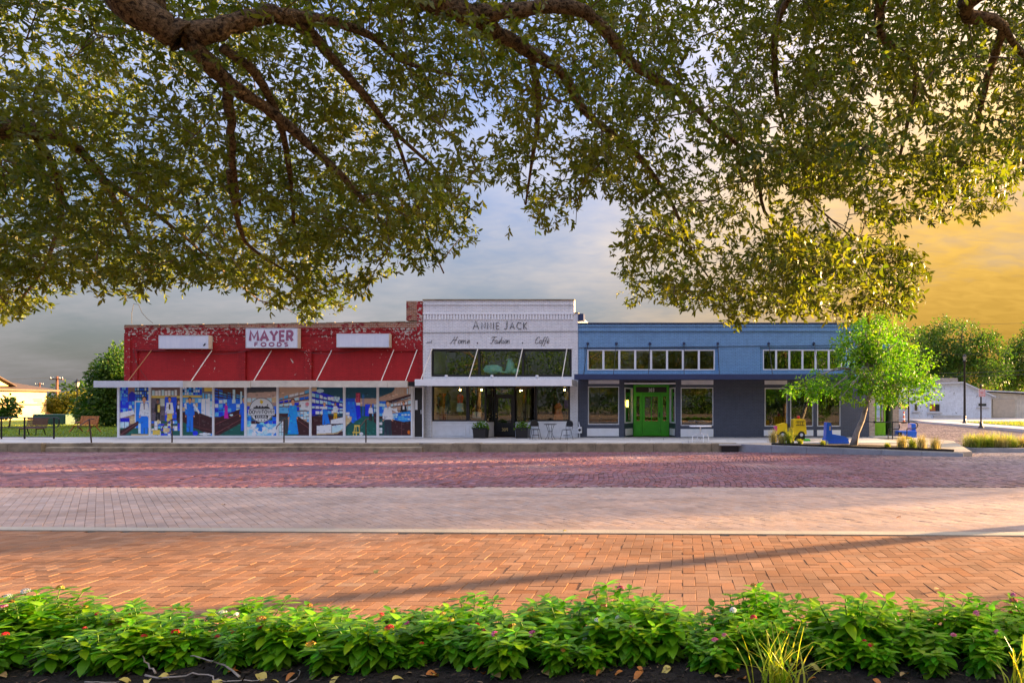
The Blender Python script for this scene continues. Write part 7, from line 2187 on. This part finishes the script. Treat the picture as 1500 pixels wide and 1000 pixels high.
LEAVES_DRY = [worn('dry_leaf_tan', (0.42, 0.27, 0.11), .7, .25), worn('dry_leaf_orange', (0.45, 0.16, 0.03), .7, .25), worn('dry_leaf_yellow', (0.5, 0.40, 0.10), .7, .2)]
dry = []
for q in range(3):
    V, Fc = broad_leaf(.085, .04, 5, .5 + .3 * q, .5)
    dry.append(np_mesh('fallen_leaf', V, Fc, LEAVES_DRY[q], None, True))
for i in range(44):
    o = link(bpy.data.objects.new('fallen_leaf', dry[int(rf.integers(3))]))
    o['label'] = 'dry fallen leaf lying on the dark mulch'; o['category'] = 'leaf'; o['group'] = 'dry leaves on the mulch'
    o.location = (float(rf.uniform(-4.2, 2.1)), float(rf.uniform(3.9, 4.12)), .035)
    o.rotation_euler = (float(rf.normal(0, .2)), float(rf.normal(0, .2)), float(rf.uniform(0, 6.28)))
    k_ = float(rf.uniform(.6, 1.2)); o.scale = (k_, k_, k_)
# a few dropped leaves on the paving
for i, (px, py) in enumerate(((325, 736), (1320, 756), (552, 837), (1368, 866), (690, 878), (830, 778))):
    Y = CAMZ * 1000 / (py - 590)
    o = link(bpy.data.objects.new('fallen_leaf', dry[i % 3]))
    o['label'] = ['dark curled leaf on the pink parking pavers at left', 'yellow leaf on the parking pavers at right', 'dry leaf on the sunlit pavers left of centre', 'dry leaf on the clay pavers at right', 'dry leaf on the pavers just behind the flowers', 'tiny leaf by the concrete strip'][i]
    o['category'] = 'leaf'
    o.location = (PX(px, Y), Y, ground_z(Y) + .016); o.rotation_euler = (.1, .1, i * 1.7)

# ================================================================== OTHER TREES OF THE SQUARE (outside the frame: they shade the paving and show in the shop glass; some added for their shade)
def square_tree(x, y, h, rad, label, seed, r0=.2, zc_=None, n=150):
    zc_ = zc_ or h * .68
    bl = [(x, y, zc_, rad, rad, h - zc_), (x + rad * .4, y - rad * .3, zc_ - .4, rad * .7, rad * .7, (h - zc_) * .8), (x - rad * .5, y + rad * .3, zc_ - .2, rad * .6, rad * .6, (h - zc_) * .8)]
    tree('shade_tree', label, (x, y, 0), bl, n, 22, .3, LM['mid'], M['bark'], [(x, y, -.1), (x, y, zc_ * .5), (x + .1, y, zc_)], r0, 'trees of the square', seed, .8, 8)
square_tree(8.6, 10.75, 8.5, 2.0, 'slim shade tree on the parking strip beyond the right edge', 401, .15, 6.2, 110)
square_tree(-12, -15, 11, 5.0, 'broad shade tree behind the camera, left', 402, .3)
square_tree(-24, -12, 10, 5.0, 'broad shade tree behind the camera, far left', 403, .3)
square_tree(-1, -20, 10, 4.5, 'broad shade tree behind the camera, middle', 404, .3)
square_tree(9, -18, 11, 5.0, 'broad shade tree behind the camera, right', 405, .3)
for i, (x, y, h, rad) in enumerate(((-50, -24, 9, 6), (-39, -30, 10, 6), (-29, -26, 8, 5.5), (-19, -33, 10, 6), (-8, -30, 8, 5.5), (3, -34, 7, 5.5), (21, -30, 9, 6), (32, -27, 10, 6), (44, -30, 9, 6), (13, -36, 6, 5))):
    bl = [(x, y, h * .5, rad, rad * .8, h * .5), (x + rad * .6, y + 1, h * .28, rad * .7, rad * .6, h * .3), (x - rad * .6, y + .5, h * .3, rad * .7, rad * .6, h * .32)]
    tree('shade_tree', '%s dense low-branched tree across the square behind the camera' % ('first second third fourth fifth sixth seventh eighth ninth tenth'.split()[i]), (x, y, 0), bl, 150, 22, .42, LM['mid'], M['bark'], [(x, y, -.1), (x, y, h * .3), (x + .1, y, h * .5)], .25, 'trees of the square', 420 + i, 1.0, 4)
square_tree(30, 27.4, 8.6, 3.5, 'broad unseen tree added beyond the side street to shade the parking strip', 431, .25, 5.1, 300)  # unseen tree put here to shade the parking pavers
square_tree(36, 45.8, 10, 2.8, 'slim tall unseen tree added beyond the side street to shade the street', 434, .22, 7.0, 260)  # unseen tree set to keep low sun off the left of the street
square_tree(36, 34.0, 10, 3.6, 'tall unseen tree added beyond the side street to shade the street', 433, .25, 6.0, 300)  # unseen tree added to block low sun over the maroon bricks
for i, (x, y, h, rad) in enumerate(((8.2, 7.2, .95, 1.0), (10.0, 7.6, 1.1, 1.0), (11.9, 8.0, 1.2, 1.1))):  # unseen shrubs added so that the near pavers at right lie in shade
    t = thing('added_shrub', ['nearest', 'middle', 'farthest'][i] + ' unseen rounded shrub added at right to shade the near pavers', 'shrub', (x, y, 0), 'unseen shrubs added to shade the near pavers')
    me, _ = crown_mesh('foliage', [(0, 0, h * .5, rad, rad, h * .5)], 70, 24, .10, LM['mid'], np.random.default_rng(500 + i), .25, .8, .5)
    link(bpy.data.objects.new('foliage', me), t)['kind'] = 'stuff'
    part(MB().tube([(x, y, 0), (x + .02, y, h * .6)], [.05, .03], 6), 'stem', M['bark'], t)
